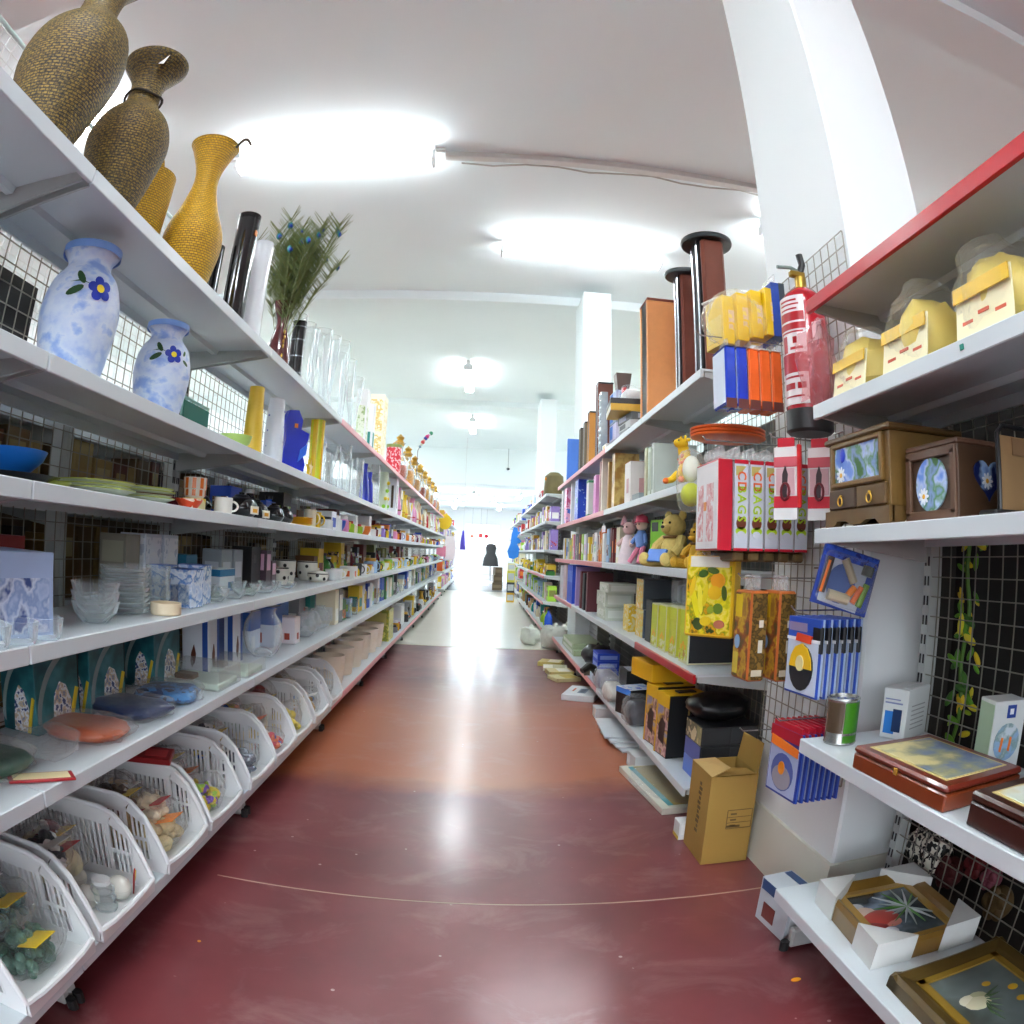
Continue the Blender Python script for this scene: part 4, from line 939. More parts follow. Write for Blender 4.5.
for i, (x, y, wd) in enumerate(((.22, 2.30, .11), (.22, 2.56, .11))):
    o = carton('glass_set_box', 'white upright box with a dark red leaf, %s of the pair behind the clear boxes' % ('nearer', 'farther')[i], 'box', (LX(x), y, Z5), (.11, wd, .205), '#d9dee6', 0, 'white leaf boxes', (('-y', (.78, 0, .98, 1), '#1f4a9a'), ('+x', (.78, 0, .98, 1), '#1f4a9a')))
    for f in ('-y', '+x'): flat_poly(o, [(.38, .1), (.5, .2), (.54, .35), (.47, .52), (.36, .36), (.33, .22)], M(LEAF, .4), f, (.11, wd, .205), 'leaf_picture', .003)
carton('glass_set_box', 'dark blue upright box between the white leaf boxes', 'box', (LX(.24), 2.43, Z5), (.1, .08, .205), '#16356f', 0, None, (('-y', (.1, .1, .5, .9), '#24509a'),))
fb = turned('fish_bowl', 'round clear glass fish bowl on the fifth shelf', 'bowl', (LX(.115), 2.74, Z5), shell(smooth_prof([(.04, 0), (.07, .03), (.088, .09), (.08, .15), (.055, .19), (.062, .21)], 4), .003), GLASS, 32)
MB().ball((0, 0, .02), .04, 0, (1, 1, .5), 12, 8).build('glass_pebbles', FILM('#dfe8ee', .5, .05), fb)
for i, (x, y, h, w) in enumerate(((.24, 2.84, .18, .14), (.2, 3.06, .19, .13), (.24, 3.30, .2, .14))):
    o = carton('glass_set_box', 'blue and white glassware box, %s of three behind the fish bowl' % ordw(i + 1), 'box', (LX(x), y, Z5), (.11, w, h), '#cfdbea', 0, 'blue and white glassware boxes', (('+x', (0, .55, 1, 1), '#2f63b4'), ('-y', (0, .55, 1, 1), '#2f63b4'), ('+x', (.1, .1, .45, .4), '#e3e8ee'), ('-y', (.2, .1, .45, .35), '#a83a2a')))
carton('glass_set_box', 'pale pink box with a small red leaf beside the fish bowl', 'box', (LX(.13), 3.20, Z5), (.09, .10, .13), '#e6dcdf', 0, None, (('+x', (.4, .15, .7, .4), '#b0402a'), ('-y', (.4, .15, .7, .4), '#b0402a')))
for i, (x, y) in enumerate(((.12, 3.45), (.14, 3.66), (.13, 3.85))):
    turned('glass_ball_vase', 'round clear glass ball vase, %s of three past the pale pink box' % ordw(i + 1), 'vase', (LX(x), y, Z5), shell(smooth_prof([(.03, 0), (.055, .02), (.068, .06), (.05, .105), (.03, .12), (.035, .135)], 4), .003), FILM('#e8eef2', .3, .04), 24, 'glass ball vases')
fill('fifth shelf of the housewares run', LF, 1, Z5, 4.05, 14.0, (.12, .24), ('glass', 'tall carton', 'book', 'carton', 'book'), ('white', 'green', 'blue', 'yellow', 'white', 'grey', 'cream', 'pale blue', 'charcoal'), (.09, .14), .1, 41)
fill('back row of the fifth shelf', LF, 1, Z5, 3.5, 8.0, (.14, .22), ('tall carton', 'carton'), ('grey', 'charcoal', 'brown', 'teal', 'cream'), (.1, .16), .24, 42)

# ------------------------------------------------------------------ base shelf: baskets and pots
PLW = M('#e4e7e8', .4, var=.03)
def basket_proto():
    t = thing('storage_basket', 'x', 'basket', (0, 0, 0))
    W2 = .145
    top = [(-.165, .212), (.03, .212), (.07, .200), (.11, .162), (.140, .105), (.158, .06), (.165, .035)]
    for s in (-1, 1):
        m = MB(); y = s * W2
        a, b = (y - .0015, y + .0015)
        m.prism([(-.165, 0), (.155, 0), (.165, .035), (-.165, .035)], a, b, 'y')                       # bottom band
        m.prism([(-.165, .165), (.04, .165), (.07, .200), (.03, .212), (-.165, .212)], a, b, 'y')      # top band
        m.prism([(.04, .035), (.165, .035), (.158, .06), (.140, .105), (.11, .162), (.07, .20), (.04, .165)], a, b, 'y') if 0 else None
        m.prism([(.115, .035), (.165, .035), (.158, .06), (.140, .105), (.115, .15)], a, b, 'y')
        m.prism([(.04, .035), (.052, .035), (.052, .185), (.04, .165)], a, b, 'y')
        m.prism([(.052, .09), (.115, .09), (.115, .1), (.052, .1)], a, b, 'y'); m.prism([(.052, .17), (.105, .14), (.118, .15), (.11, .162), (.07, .20)], a, b, 'y')
        for k in range(4): m.prism([(.066 + .014 * k, .035), (.072 + .014 * k, .035), (.072 + .014 * k, .155), (.066 + .014 * k, .16)], a, b, 'y')
        for k in range(13): m.prism([(-.165 + .0162 * k, .035), (-.157 + .0162 * k, .035), (-.157 + .0162 * k, .165), (-.165 + .0162 * k, .165)], a, b, 'y')
        m.build('side_panel', PLW, t)
    m = MB()
    m.box((-.165, 0, .0175), (.003, 2 * W2, .035)); m.box((-.165, 0, .19), (.003, 2 * W2, .045)); m.box((-.165, 0, .1), (.003, 2 * W2, .012))
    for k in range(18): m.box((-.165, -W2 + .004 + k * .0167, .1), (.003, .008, .14))
    m.build('back_panel', PLW, t)
    MB().box((0, 0, .002), (.33, 2 * W2, .004)).build('bottom_panel', PLW, t)
    m = MB()
    for s in (-1, 1): m.tube([(x, s * W2, z) for x, z in top], .0075, 8)
    m.tube([(.165, -W2, .035), (.168, -W2 * .6, .03), (.169, 0, .028), (.168, W2 * .6, .03), (.165, W2, .035)], .008, 8)
    m.tube([(-.165, -W2, .212), (-.165, W2, .212)], .0055, 8)
    m.prism([(.158, 0), (.166, 0), (.17, .028), (.164, .028)], -W2, W2, 'y')
    m.build('rim', PLW, t)
    return t
BY = (.88, 1.21, 1.60, 1.925, 2.32, 2.64, 2.96, 3.32, 3.70)
bp = basket_proto(); BT = []
what = ('clear bags of marbles and a yellow card', 'white balls and small bagged toys', 'cream-coloured bagged shells and a red packet', 'blue and lime bagged trinkets', 'silvery foil packets', 'yellow and red bagged toys', 'small yellow packets', 'beige bagged pieces', 'dark mixed packets')
for i, y in enumerate(BY):
    lab = '%s white slotted basket from the camera, holding %s' % (ordw(i + 1), what[i])
    if i == 0: b = bp; b.location = (LX(.152), y, Z6); b['label'] = lab; b['group'] = 'white slotted baskets'
    else: dup(bp, (LX(.152), y, Z6), 0, lab, 'white slotted baskets')
zb = Z6 + .005
def in_basket(i, lab, dx, dy, dz, size, col, card=None, ball=.012, nb=22, seed=0, film=None, content='mixed', rz=0., tilt=(0, 0)):
    size = (size[0] * 1.15, min(.26, size[1] * 1.4), size[2] * 1.6); dy *= .4; nb = int(nb * 2.8); ball *= 1.25; dx = min(dx, .155 - size[0] * .62)
    return bag(lab, (LX(.152) + dx, BY[i] + dy, zb + dz), size, content, film, card, rz, seed, col, tilt, ball=ball, nb=nb)
BLF = FILM('#7fb0e0', .35, .1)
in_basket(0, 'clear bag of green-tinted glass gems, at the front of the nearest basket', .08, .03, .0, (.13, .16, .075), FILM('#8fb8a8', .7, .05, 1., 0, '#b8d8cc'), '#e2c01f', .011, 30, 1, content='round')
in_basket(0, 'clear bag of dark glass gems behind the front bag of the nearest basket', -.05, -.04, .0, (.13, .17, .11), FILM('#5f8a92', .8, .05, 1., 0, '#a8c4c8'), '#1f4fa8', .012, 30, 2, content='round')
in_basket(0, 'bag of clear marbles lying on top in the nearest basket', .0, .05, .075, (.13, .15, .07), FILM('#8aa8a8', .7, .05, 1., 0, '#c4d8d4'), '#e2c01f', .011, 26, 3, content='round')
in_basket(0, 'blue-carded bag of grey beads at the back of the nearest basket', -.09, .04, .10, (.11, .14, .06), '#5a6470', '#1f4fa8', .010, 26, 4, content='round')
for j, (dx, dy, dz, r) in enumerate(((.06, -.02, .0, .03), (.11, .06, .0, .032), (-.02, .05, .0, .03), (.0, -.07, .0, .028))):
    o = MB().ball((0, 0, r), r, 0, (1, 1, 1), 18, 12).build('white_ball', M('#d9d6cc', .5), None, (LX(.152) + dx, BY[1] + dy, zb + dz)); tag(o, 'plain white ball loose in the second basket, %s from the front' % ('second', 'first', 'third', 'fourth')[j], 'ball', 'white balls in the second basket'); MB().lathe([(r * .99, r * .96), (r * 1.004, r), (r * .99, r * 1.04)], 18).build('seam', M('#bdb9ad', .5), o)
in_basket(1, 'netted bag of cream balls with a red and yellow card in the second basket', -.07, .01, .045, (.16, .18, .085), M('#cfc4a0', .5, var=.15), '#b01f22', .026, 9, 11, content='round')
v = pot('clear_jar', 'ribbed clear plastic jar lying among the balls in the second basket', 'jar', (LX(.152) + .10, BY[1] - .005, zb), [(.028, 0), (.032, .01), (.028, .022), (.032, .034), (.028, .046), (.032, .058), (.022, .075)], GLASS2, .002, 20, None, 3); cyl_part(v, 'lid', .024, .074, .084, M('#d8dadb', .3))
o = MB().box((0, 0, .035), (.004, .03, .07), R=RX(.3)).build('hang_card', M('#9a2026', .4), None, (LX(.152) + .125, BY[1] + .10, zb), (0, .2, .4)); tag(o, 'small red hang card standing in the second basket', 'card'); MB().box((.003, .0, .055), (.002, .02, .02), R=RX(.3)).build('yellow_mark', M('#d8b82a', .4), o)
in_basket(2, 'bag of cream shells at the front of the third basket', .08, .02, .0, (.14, .17, .09), M('#d3c296', .6, var=.25), '#f0902a', .02, 14, 21)
in_basket(2, 'bag of pale driftwood pieces in the middle of the third basket', -.03, -.03, .0, (.14, .18, .11), M('#c2a878', .6, var=.3), '#b01f22', .022, 14, 22)
in_basket(2, 'bag of dark pebbles at the back of the third basket', -.10, .05, .06, (.10, .14, .09), M('#4a3a30', .5, var=.3), None, .014, 20, 23)
in_basket(2, 'bag of white shells with a red stripe card, on top in the third basket', .03, .05, .085, (.11, .12, .05), M('#ded2b4', .6, var=.2), '#c02a2a', .016, 12, 24)
in_basket(3, 'bag of lime and violet trinkets at the front of the fourth basket', .08, .03, .0, (.13, .16, .08), PIC(('#7a4fb0', '#9ac63a', '#e0e4e8', '#d8c02a'), 40, kind='vor'), None, .015, 20, 31)
in_basket(3, 'bag of silver figures with orange sticker in the fourth basket', -.03, .0, .0, (.15, .2, .12), PIC(('#8a9098', '#d8dce0', '#5a6470'), 40, kind='vor'), '#e07a2a', .018, 18, 32)
in_basket(3, 'dark navy bag of beads behind the silver figures', -.10, -.05, .09, (.1, .13, .07), '#2a3448', None, .012, 22, 33)
o = MB().box((0, 0, .01), (.16, .09, .02), ch=.003).build('card_packet', M('#8a1a1e', .4), None, (LX(.152) - .03, BY[2] + .165, Z6 + .218), (.12, 0, .25)); tag(o, 'flat dark red packet laid across the rims of the third and fourth baskets', 'packet'); MB().box((.03, 0, .0205), (.07, .05, .001)).build('printed_panel', M('#b8383a', .4), o)
in_basket(4, 'silvery foil packet at the front of the fifth basket', .08, .02, .0, (.13, .16, .08), M('#8a94a4', .25, metal=.6, var=.2), None, .016, 18, 41)
in_basket(4, 'blue and yellow card packet at the back of the fifth basket', -.07, .0, .06, (.12, .17, .10), PIC(('#e8c82a', '#2f5fb8', '#e8e8e8', '#2a3040'), 30, kind='vor'), '#e8e8e0', .016, 18, 42)
in_basket(5, 'bag of red and blue toy pieces at the front of the sixth basket', .09, .02, .0, (.12, .16, .07), PIC(('#c8283a', '#3a5fc0', '#e8dccc', '#d87a5a'), 40, kind='vor'), None, .016, 18, 51)
in_basket(5, 'bag of yellow toy chicks in the middle of the sixth basket', .0, .03, .0, (.12, .14, .13), M('#ecc81f', .5, var=.2), '#d85a2a', .02, 16, 52)
in_basket(5, 'mixed orange and blue toy bag at the back of the sixth basket', -.09, -.03, .05, (.11, .17, .12), PIC(('#e07a3a', '#2f5fb8', '#d8c02a', '#cfae9a'), 30, kind='vor'), None, .018, 18, 53)
in_basket(6, 'bag of yellow sponges at the front of the seventh basket', .08, .0, .0, (.12, .16, .10), M('#d8c04a', .5, var=.3), None, .018, 14, 61)
in_basket(6, 'dark red packet at the back of the seventh basket', -.06, .02, .05, (.13, .16, .12), '#7a2028', None, .018, 14, 62)
in_basket(7, 'bag of beige wooden pieces in the eighth basket', .06, .0, .0, (.14, .18, .1), PIC(('#b8975a', '#e4dcc8', '#4a7ab0', '#c9a86a'), 30, kind='vor'), '#e8e8e4', .018, 16, 71)
in_basket(7, 'bag of olive pieces at the back of the eighth basket', -.07, .0, .05, (.12, .16, .12), '#77684a', None, .018, 14, 72)
in_basket(8, 'bag of mixed dark pieces in the ninth basket', .05, .0, .0, (.14, .18, .11), PIC(('#3a3028', '#8a7a5a', '#c8c0b0', '#5a4a7a'), 30, kind='vor'), None, .018, 16, 81)
in_basket(8, 'bag of grey pieces behind the dark ones in the ninth basket', -.08, .0, .03, (.11, .16, .12), '#6a6458', None, .018, 14, 82)
EXTRA = (('deep blue bag of beads', '#1c3f8f'), ('teal-green bag of gems', '#2f6f66'), ('maroon carded packet', '#7a1c24'), ('charcoal bag of pieces', '#3a3d42'), ('tan bag of shells', '#b89a66'), ('brown bag of pebbles', '#5f4630'), ('silver-grey bag of charms', '#878d96'), ('navy bag of trinkets', '#232c44'),
         ('grey-blue foil packet', '#5f6c80'), ('yellow-carded packet', '#c9a424'), ('orange bag of toys', '#c9602a'), ('green bag of toys', '#4f7a3a'), ('mustard bag of pieces', '#a98a3a'), ('dark red bag of pieces', '#6a1f24'), ('cream bag of pieces', '#cfc2a0'), ('black bag of pieces', '#202124'), ('olive bag of pieces', '#6a683a'), ('brown mixed bag', '#6f5236'))
for i in range(9):
    for j in range(2):
        nm_, cc = EXTRA[2 * i + j]
        in_basket(i, '%s heaped on the back %s of the %s basket' % (nm_, ('far side', 'near side')[j], ordw(i + 1)), -.085 + .05 * j, (.12, -.12)[j], .075 + .02 * j, (.12, .10, .075), PIC((cc, '#d8d8d4', cc, cc), 45, .3, 'CONSTANT', 'vor', off=i + .3 * j), ('#c8c8c4', '#d8b82a')[(i + j) % 2], .012, 20, 300 + 2 * i + j)
TER = PIC(('#efe4d0', '#f4ecde', '#ead6c4', '#eccfc4'), 8, .6, 'LINEAR', 'wave', (.05, .05, 1.6))
for i, (x, y, r, h) in enumerate(((.15, 4.22, .105, .185), (.15, 4.55, .105, .19), (.15, 4.88, .11, .2), (.16, 5.25, .115, .2), (.16, 5.62, .12, .2), (.16, 5.95, .12, .21))):
    o = pot('plant_pot', 'beige ribbed flower pot, %s of the row after the baskets' % ordw(i + 1), 'flower pot', (LX(x), y, Z6), [(r * .8, 0), (r * .84, .02), (r * .95, h * .6), (r, h)], TER, .006, 30, 'beige flower pots', 3); band(o, 'pot_rim', r * 1.01, h - .03, h, TER)
o = carton('carton', 'large olive and yellow printed carton on the base shelf after the flower pots', 'box', (LX(.16), 6.45, Z6), (.24, .34, .30), PIC(('#b8b03a', '#8f9a3a', '#d8cf6a'), 22), 0, None, (('+x', (.1, .5, .9, .9), '#c8c070'), ('-y', (.1, .5, .9, .9), '#c8c070')))
fill('base shelf of the housewares run', LF, 1, Z6, 6.8, 14.0, (.12, .26), ('carton', 'vase', 'bowl', 'jar', 'carton'), ('charcoal', 'brown', 'black', 'mustard', 'grey', 'yellow', 'charcoal', 'white'), (.11, .18), .09, 51)
# goods of the neighbouring aisle, seen through the wire mesh
for zi, z in enumerate((1.135, .84, .559)):
    r = random.Random(60 + zi); y = .55
    while y < 5.2:
        wd = r.uniform(.05, .13); h = r.uniform(.17, .235) if zi else r.uniform(.15, .2); hc = r.choice(('#6a4f26', '#7d6232', '#58401e', '#8c7440', '#3f2f1a', '#15120e', '#9a8550', '#5a2f1c'))
        hit = [b for b in (.3 + 1.32 * q for q in range(5)) if y - .022 < b < y + wd + .022]
        if hit: y = hit[0] + .024; continue
        carton('brown_carton', 'brown upright carton in the next aisle, seen through the wire mesh', 'box', (-1.345, y + wd / 2, z), (.13, wd * .96, h), hc, 0, 'brown cartons behind the wire mesh', (('+x', (.15, .55, .85, .8), r.choice(('#8f7a45', '#a3946a', '#4a3a1e'))),))
        y += wd + r.uniform(.002, .02)
for k, (y, wd) in enumerate(((1.12, .17), (1.33, .20))):
    carton('black_carton', 'black carton in the next aisle behind the larger blue vase, %s of two' % ('nearer', 'farther')[k], 'box', (-1.345, y, 1.369), (.13, wd, .34), '#17181a', 0, 'black cartons behind the mesh', (('+x', (.1, .4, .9, .6), '#2c2e31'),))
for k in range(4):
    unit('white shelving of the neighbouring aisle seen through the mesh, %s bay from the camera' % ORD[k], -1.60, -1, .3 + 1.32 * k, 1.62 + 1.32 * k, (1.369, 1.135, .84, .559, .158), group='bays of the neighbouring aisle', grid=False)

def backing(label, x, y0, y1, z1, col):  # boards added behind the shelving to block light leaking through
    t = MB().box((0, (y1 - y0) / 2, z1 / 2), (.012, y1 - y0, z1)).build('added_board', M(col, .7), None, (x, y0, 0)); tag(t, label, 'added board')
    for k in range(int((y1 - y0) / 1.32)): MB().box((0, 1.32 * k + .66, z1 / 2), (.03, .03, z1)).build('batten', M(col, .6), t)
backing('brown added board blocking light behind the housewares run', -1.66, -.3, 15.2, 1.33, '#5a4a34')
backing('grey added board blocking light behind the toys and media run', 1.235, 2.3, 6.8, 1.66, '#6f716f')
backing('grey added board blocking light behind the second media run', 1.235, 8.4, 12.15, 1.66, '#6f716f')
backing('dark added board filling in the space seen through the wire mesh behind the wooden boxes', 1.318, -.6, 1.50, 1.70, '#1d1a16')  # added dark board in place of dark goods and shadow behind the mesh
MB().box((-.05, 2.094, .85), (.085, .012, 1.70)).build('added_end_panel', M('#2a2620', .7), bpy.data.objects['added_board.003'])  # panel added to block the strip of light beside the pillar
# ------------------------------------------------------------------ shelving by the pillar
NF = .774
def NX(off): return NF + off
N1, N2, N3, N4, N5 = NT
YB = M('#e8cf6a', .45, var=.12, bump=.3)
YW = FILM('#fdf8e6', .08, .1, 1., .8, edge=.22)
for i, (y, w, h, tl) in enumerate(((1.295, .17, .165, 'lowest, by the pillar end'), (1.062, .19, .18, 'tallest, in the middle'), (.80, .19, .19, 'nearest the camera'))):
    t = thing('sponge_pack', 'clear bag of pale yellow goods with a cream card, ' + tl, 'packet', (NX(.13), y, N2 + .002), PI, 'pale yellow packs')
    blob(.085, w * .46, h * .47, 70 + i, .14).build('yellow_goods', YB, t)
    c = MB(); c.box((.088, 0, h * .30), (.003, w * .86, h * .58), R=RY(-.16)); c = c.build('card', M('#f1e7bd', .45), t)
    MB().box((.0905, 0, h * .50), (.003, w * .86, h * .16), R=RY(-.16)).build('yellow_band', M('#e9bd2c', .45), t)
    for k in range(3): MB().box((.0915, (-.25 + .25 * k) * w, h * (.20 + .05 * (k % 2))), (.003, w * .16, h * .035), R=RY(-.16)).build('red_print', M('#c9502a', .5), t)
    blob(.115, w * .52, h * .56, 80 + i, .16, 24, 14).build('clear_wrap', YW, t)
o = blob(.05, .05, .11, 91, .3).build('hanging_clear_bag', FILM('#e8b0b6', .32, .1, 1., .9, '#f9e4e4'), None, (NX(.05), 1.455, 1.44), (0, 0, .4)); tag(o, 'crumpled pinkish clear bag beside the fire extinguisher', 'bag')
MB().box((0, 0, .2), (.004, .03, .05)).build('header_card', M('#efe8e8', .4), o)
# wooden jewellery cabinets
OAK = M('#6f5326', .4, var=.15, scale=40, bump=.1); OAK2 = M('#5c4320', .4, var=.15, scale=40); ROSE = M('#5d4130', .4, var=.15, scale=40); ROSED = M('#46301f', .45, var=.12, scale=40)
MEADOW = PIC(('#2f55c8', '#6f95e0', '#b9cdf0', '#5c8a5a', '#86a0d0', '#3f6a3a'), 16, .15, 'LINEAR', off=3)
def daisy(parent, x, y, z, r, axis):
    R = RZ(0) if axis == 'x' else RZ(PI / 2)
    for k in range(9):
        a = k * 2 * PI / 9; p = R @ Vector((0, r * .62 * math.cos(a), r * .62 * math.sin(a)))
        MB().ball((0, 0, 0), r * .4, 0, (.08, 1, .5), 8, 6, R @ RX(a)).build('daisy_petal', M('#e9eef6', .4), parent, (x + p.x, y + p.y, z + p.z))
    MB().ball((0, 0, 0), r * .3, 0, (.2, 1, 1), 8, 6, R).build('daisy_centre', M('#e0a824', .4), parent, (x, y, z))
t = thing('jewellery_cabinet', 'brown wooden jewellery cabinet with a flower picture door and two small drawers', 'wooden box', (.905, 1.262, N3), PI)
D, W, H = .20, .262, .205
m = MB(); m.box((0, 0, .115), (D, W, .155), ch=.002); m.build('body', OAK, t)
m = MB(); m.box((0, 0, .2), (D + .02, W + .02, .014), ch=.004); m.build('top', OAK2, t)
pts = [(-W / 2 - .006, 0), (-W / 2 + .03, 0), (-W / 2 + .05, .014), (-.045, .014), (-.02, .005), (.02, .005), (.045, .014), (W / 2 - .05, .014), (W / 2 - .03, 0), (W / 2 + .006, 0), (W / 2 + .006, .038), (-W / 2 - .006, .038)]
m = MB(); m.prism(pts, D / 2 - .006, D / 2 + .008, 'x'); m.prism([(p * D / W * .95, q) for p, q in pts], -W / 2 - .006, -W / 2 + .004, 'y'); m.prism([(p * D / W * .95, q) for p, q in pts], W / 2 - .004, W / 2 + .006, 'y'); m.build('base_skirt', OAK2, t)
m = MB()
for a, b, c, d in ((0, .186, .22, .012), (0, .096, .22, .012), (-.104, .141, .012, .09), (.104, .141, .012, .09)): m.box((D / 2 + .004, a, b), (.012, c, d), ch=.003)
fr = m.build('door_frame', OAK, t)
MB().box((D / 2 + .001, 0, .141), (.004, .197, .08)).build('glass_picture', MEADOW, fr); daisy(fr, D / 2 + .005, -.068, .118, .02, 'x')
MB().ball((D / 2 + .004, -.062, .163), .014, 0, (.15, .8, 1.2), 10, 8).build('blue_butterfly', M('#1f3fd0', .3), fr)
for s in (-1, 1):
    dr = MB().box((D / 2 + .003, s * .062, .064), (.010, .118, .046), ch=.003).build('drawer', OAK2 if s > 0 else ROSED, t)
    MB().tube([(D / 2 + .012, s * .062 + .010 * math.cos(a), .058 + .010 * math.sin(a)) for a in [i * PI / 7 for i in range(14)]], .0018, 6, 0, True).build('ring_handle', GOLD, dr); MB().ball((D / 2 + .010, s * .062, .069), .004).build('handle_stud', GOLD, dr)
t = thing('jewellery_box', 'square brown wooden box with a round flower picture and a heart on its side', 'wooden box', (.925, 1.030, N3), PI)
D, W, H = .17, .165, .15
MB().box((0, 0, H / 2), (D, W, H), ch=.003).build('body', ROSED, t); MB().box((0, 0, H - .004), (D + .008, W + .008, .012), ch=.003).build('lid', ROSE, t)
m = MB()
for a, b, c, d in ((0, .013, W, .018), (0, .131, W, .018), (-.074, .072, .018, .12), (.074, .072, .018, .12)): m.box((D / 2 + .004, a, b), (.008, c, d), ch=.002)
m.build('front_frame', ROSE, t)
MB().prism(ell(0, .072, .05, .052, 32), D / 2, D / 2 + .004, 'x').build('round_picture', MEADOW, t); daisy(t, D / 2 + .006, -.022, .05, .017, 'x')
hp = [(.042 * math.sin(u) ** 3, .082 + .0026 * (13 * math.cos(u) - 5 * math.cos(2 * u) - 2 * math.cos(3 * u) - math.cos(4 * u))) for u in [i * 2 * PI / 30 for i in range(30)]]
MB().prism(hp, W / 2, W / 2 + .004, 'y').build('heart_picture', PIC(('#1a2f7a', '#3f6fc8', '#9fc0ea', '#16245a'), 16, .2, 'LINEAR'), t); daisy(t, .008, W / 2 + .006, .075, .016, 'y')
t = thing('photo_stand', 'tan board in a black rounded rod frame beside the heart-sided wooden box', 'stand', (.955, .845, N3), PI)
MB().tube([(-.11, 0, .012), (-.11, 0, .145), (-.1, 0, .158), (.085, 0, .158), (.10, 0, .145), (.10, 0, .012)], .005, 8).build('rod_frame', M('#17181a', .3), t)
MB().box((-.004, -.006, .078), (.19, .004, .13), ch=.001).build('board', M('#8a6a44', .6), t); MB().box((-.004, -.003, .125), (.12, .003, .03)).build('upper_slip', M('#77593a', .6), t)
MB().box((0, 0, .006), (.27, .05, .012), ch=.004).build('base_rail', M('#141518', .3), t)
# fourth shelf
t = turned('metal_can', 'shiny metal can with a green label at the pillar end of the fourth shelf', 'can', (.852, 1.352, N4), [(0, .003), (.038, .003), (.040, 0), (.0415, .004), (.040, .008), (.040, .104), (.0415, .108), (.040, .113), (.037, .113), (.0365, .108), (0, .108)], M('#b9bab6', .22, metal=.85), 36, None, PI)
a0 = PI / 2 - .15
band(t, 'green_label', .0405, .030, .103, M('#3a7a16', .35), 20, a0 - .25, a0 + 1.1); band(t, 'green_strip', .0405, .006, .024, M('#3a7a16', .35), 20, a0 - .25, a0 + 1.1); band(t, 'brown_label', .0404, .030, .103, M('#4f4030', .35, var=.3), 20, a0 - 1.6, a0 - .3)
d = (.115, .075, .125)
o = carton('bulb_box', 'small white carton with a blue device picture behind the green can', 'box', (1.045, 1.345, N4), d, '#dfe3e2', PI + .40, None, (('+x', (.12, .1, .55, .55), '#2f7fd0'), ('+x', (.45, .15, .8, .6), '#1f3560'), ('+x', (.1, .7, .8, .73), '#8a93b8'), ('+x', (.1, .78, .7, .8), '#8a93b8')))
for k in range(6): panel(o, '+y', (.2, .2 + .09 * k, .8, .22 + .09 * k), M('#a9adac', .5), d, 'printed_line')
m = MB().box((0, .025, .127), (.09, .02, .002), R=RX(-.12)).build('lid_flap', M('#cfd3d2', .5), o)
SEA = PIC(('#c9b878', '#d8cb92', '#9a9a78', '#6f7f9c', '#4f5f8a', '#5f7358', '#3f5a40'), 7, .3, 'LINEAR', off=2., detail=5.)
def wooden_box(label, loc, d, rz, wood, wood2, art, clasp):
    t = thing('keepsake_box', label, 'wooden box', loc, rz)
    MB().box((0, 0, d[2] * .34), (d[0], d[1], d[2] * .68), ch=.003).build('body', wood, t)
    l = MB().box((0, 0, d[2] * .85), (d[0] + .002, d[1] + .002, d[2] * .28), ch=.005).build('lid', wood2, t)
    MB().box((0, 0, d[2] * .99), (d[0] * .80, d[1] * .82, .002)).build('cream_border', M('#cdb97a', .5), l); MB().box((0, 0, d[2] * .99 + .001), (d[0] * .74, d[1] * .78, .002)).build('picture', art, l)
    MB().box((d[0] / 2 + .002, 0, d[2] * .72), (.004, .012, .014), ch=.001).build('clasp', clasp, t)
    return t
wooden_box('reddish brown keepsake box with a landscape picture lid, beside the green can', (.885, 1.005, N4), (.215, .315, .050), PI + .03, M('#7a3416', .35, var=.15, scale=30, coat=.3), M('#6a2418', .3, var=.12, scale=30, coat=.4), SEA, GOLD)
wooden_box('darker brown keepsake box with a white picture lid, partly cut off by the picture edge', (.895, .615, N4), (.22, .33, .062), PI - .02, M('#34140c', .35, var=.15, coat=.3), M('#3c1a10', .3, var=.12, coat=.4), PIC(('#e6ebdf', '#d9e2d2', '#e6ebdf', '#d8b62a'), 6, .3, 'LINEAR', off=4.), M('#c9c0b0', .3, metal=.5))
d = (.07, .085, .15)
o = carton('aquarium_kit_box', 'pale carton with a blue square mark and a round tank picture behind the keepsake boxes', 'box', (1.069, 1.005, N4), d, '#d3d8d6', PI + 1.33, None, (('-y', (.05, .05, .95, .95), '#a9c0a4'), ('+x', (.40, .76, .68, .94), '#1f3f90'), ('+x', (.48, .81, .60, .89), '#e6eaee')))
flat_poly(o, ell(.5, .42, .40, .27), PIC(('#3f6fb0', '#8fb0d0', '#7f9a9a', '#c8d4da'), 30, .3, 'LINEAR'), '+x', d, 'tank_picture', .002)
for u in (.55, .28): flat_poly(o, [(u, .3), (u + .07, .28), (u + .1, .48), (u + .03, .5)], M('#ef7a24', .4), '+x', d, 'orange_fish', .003)
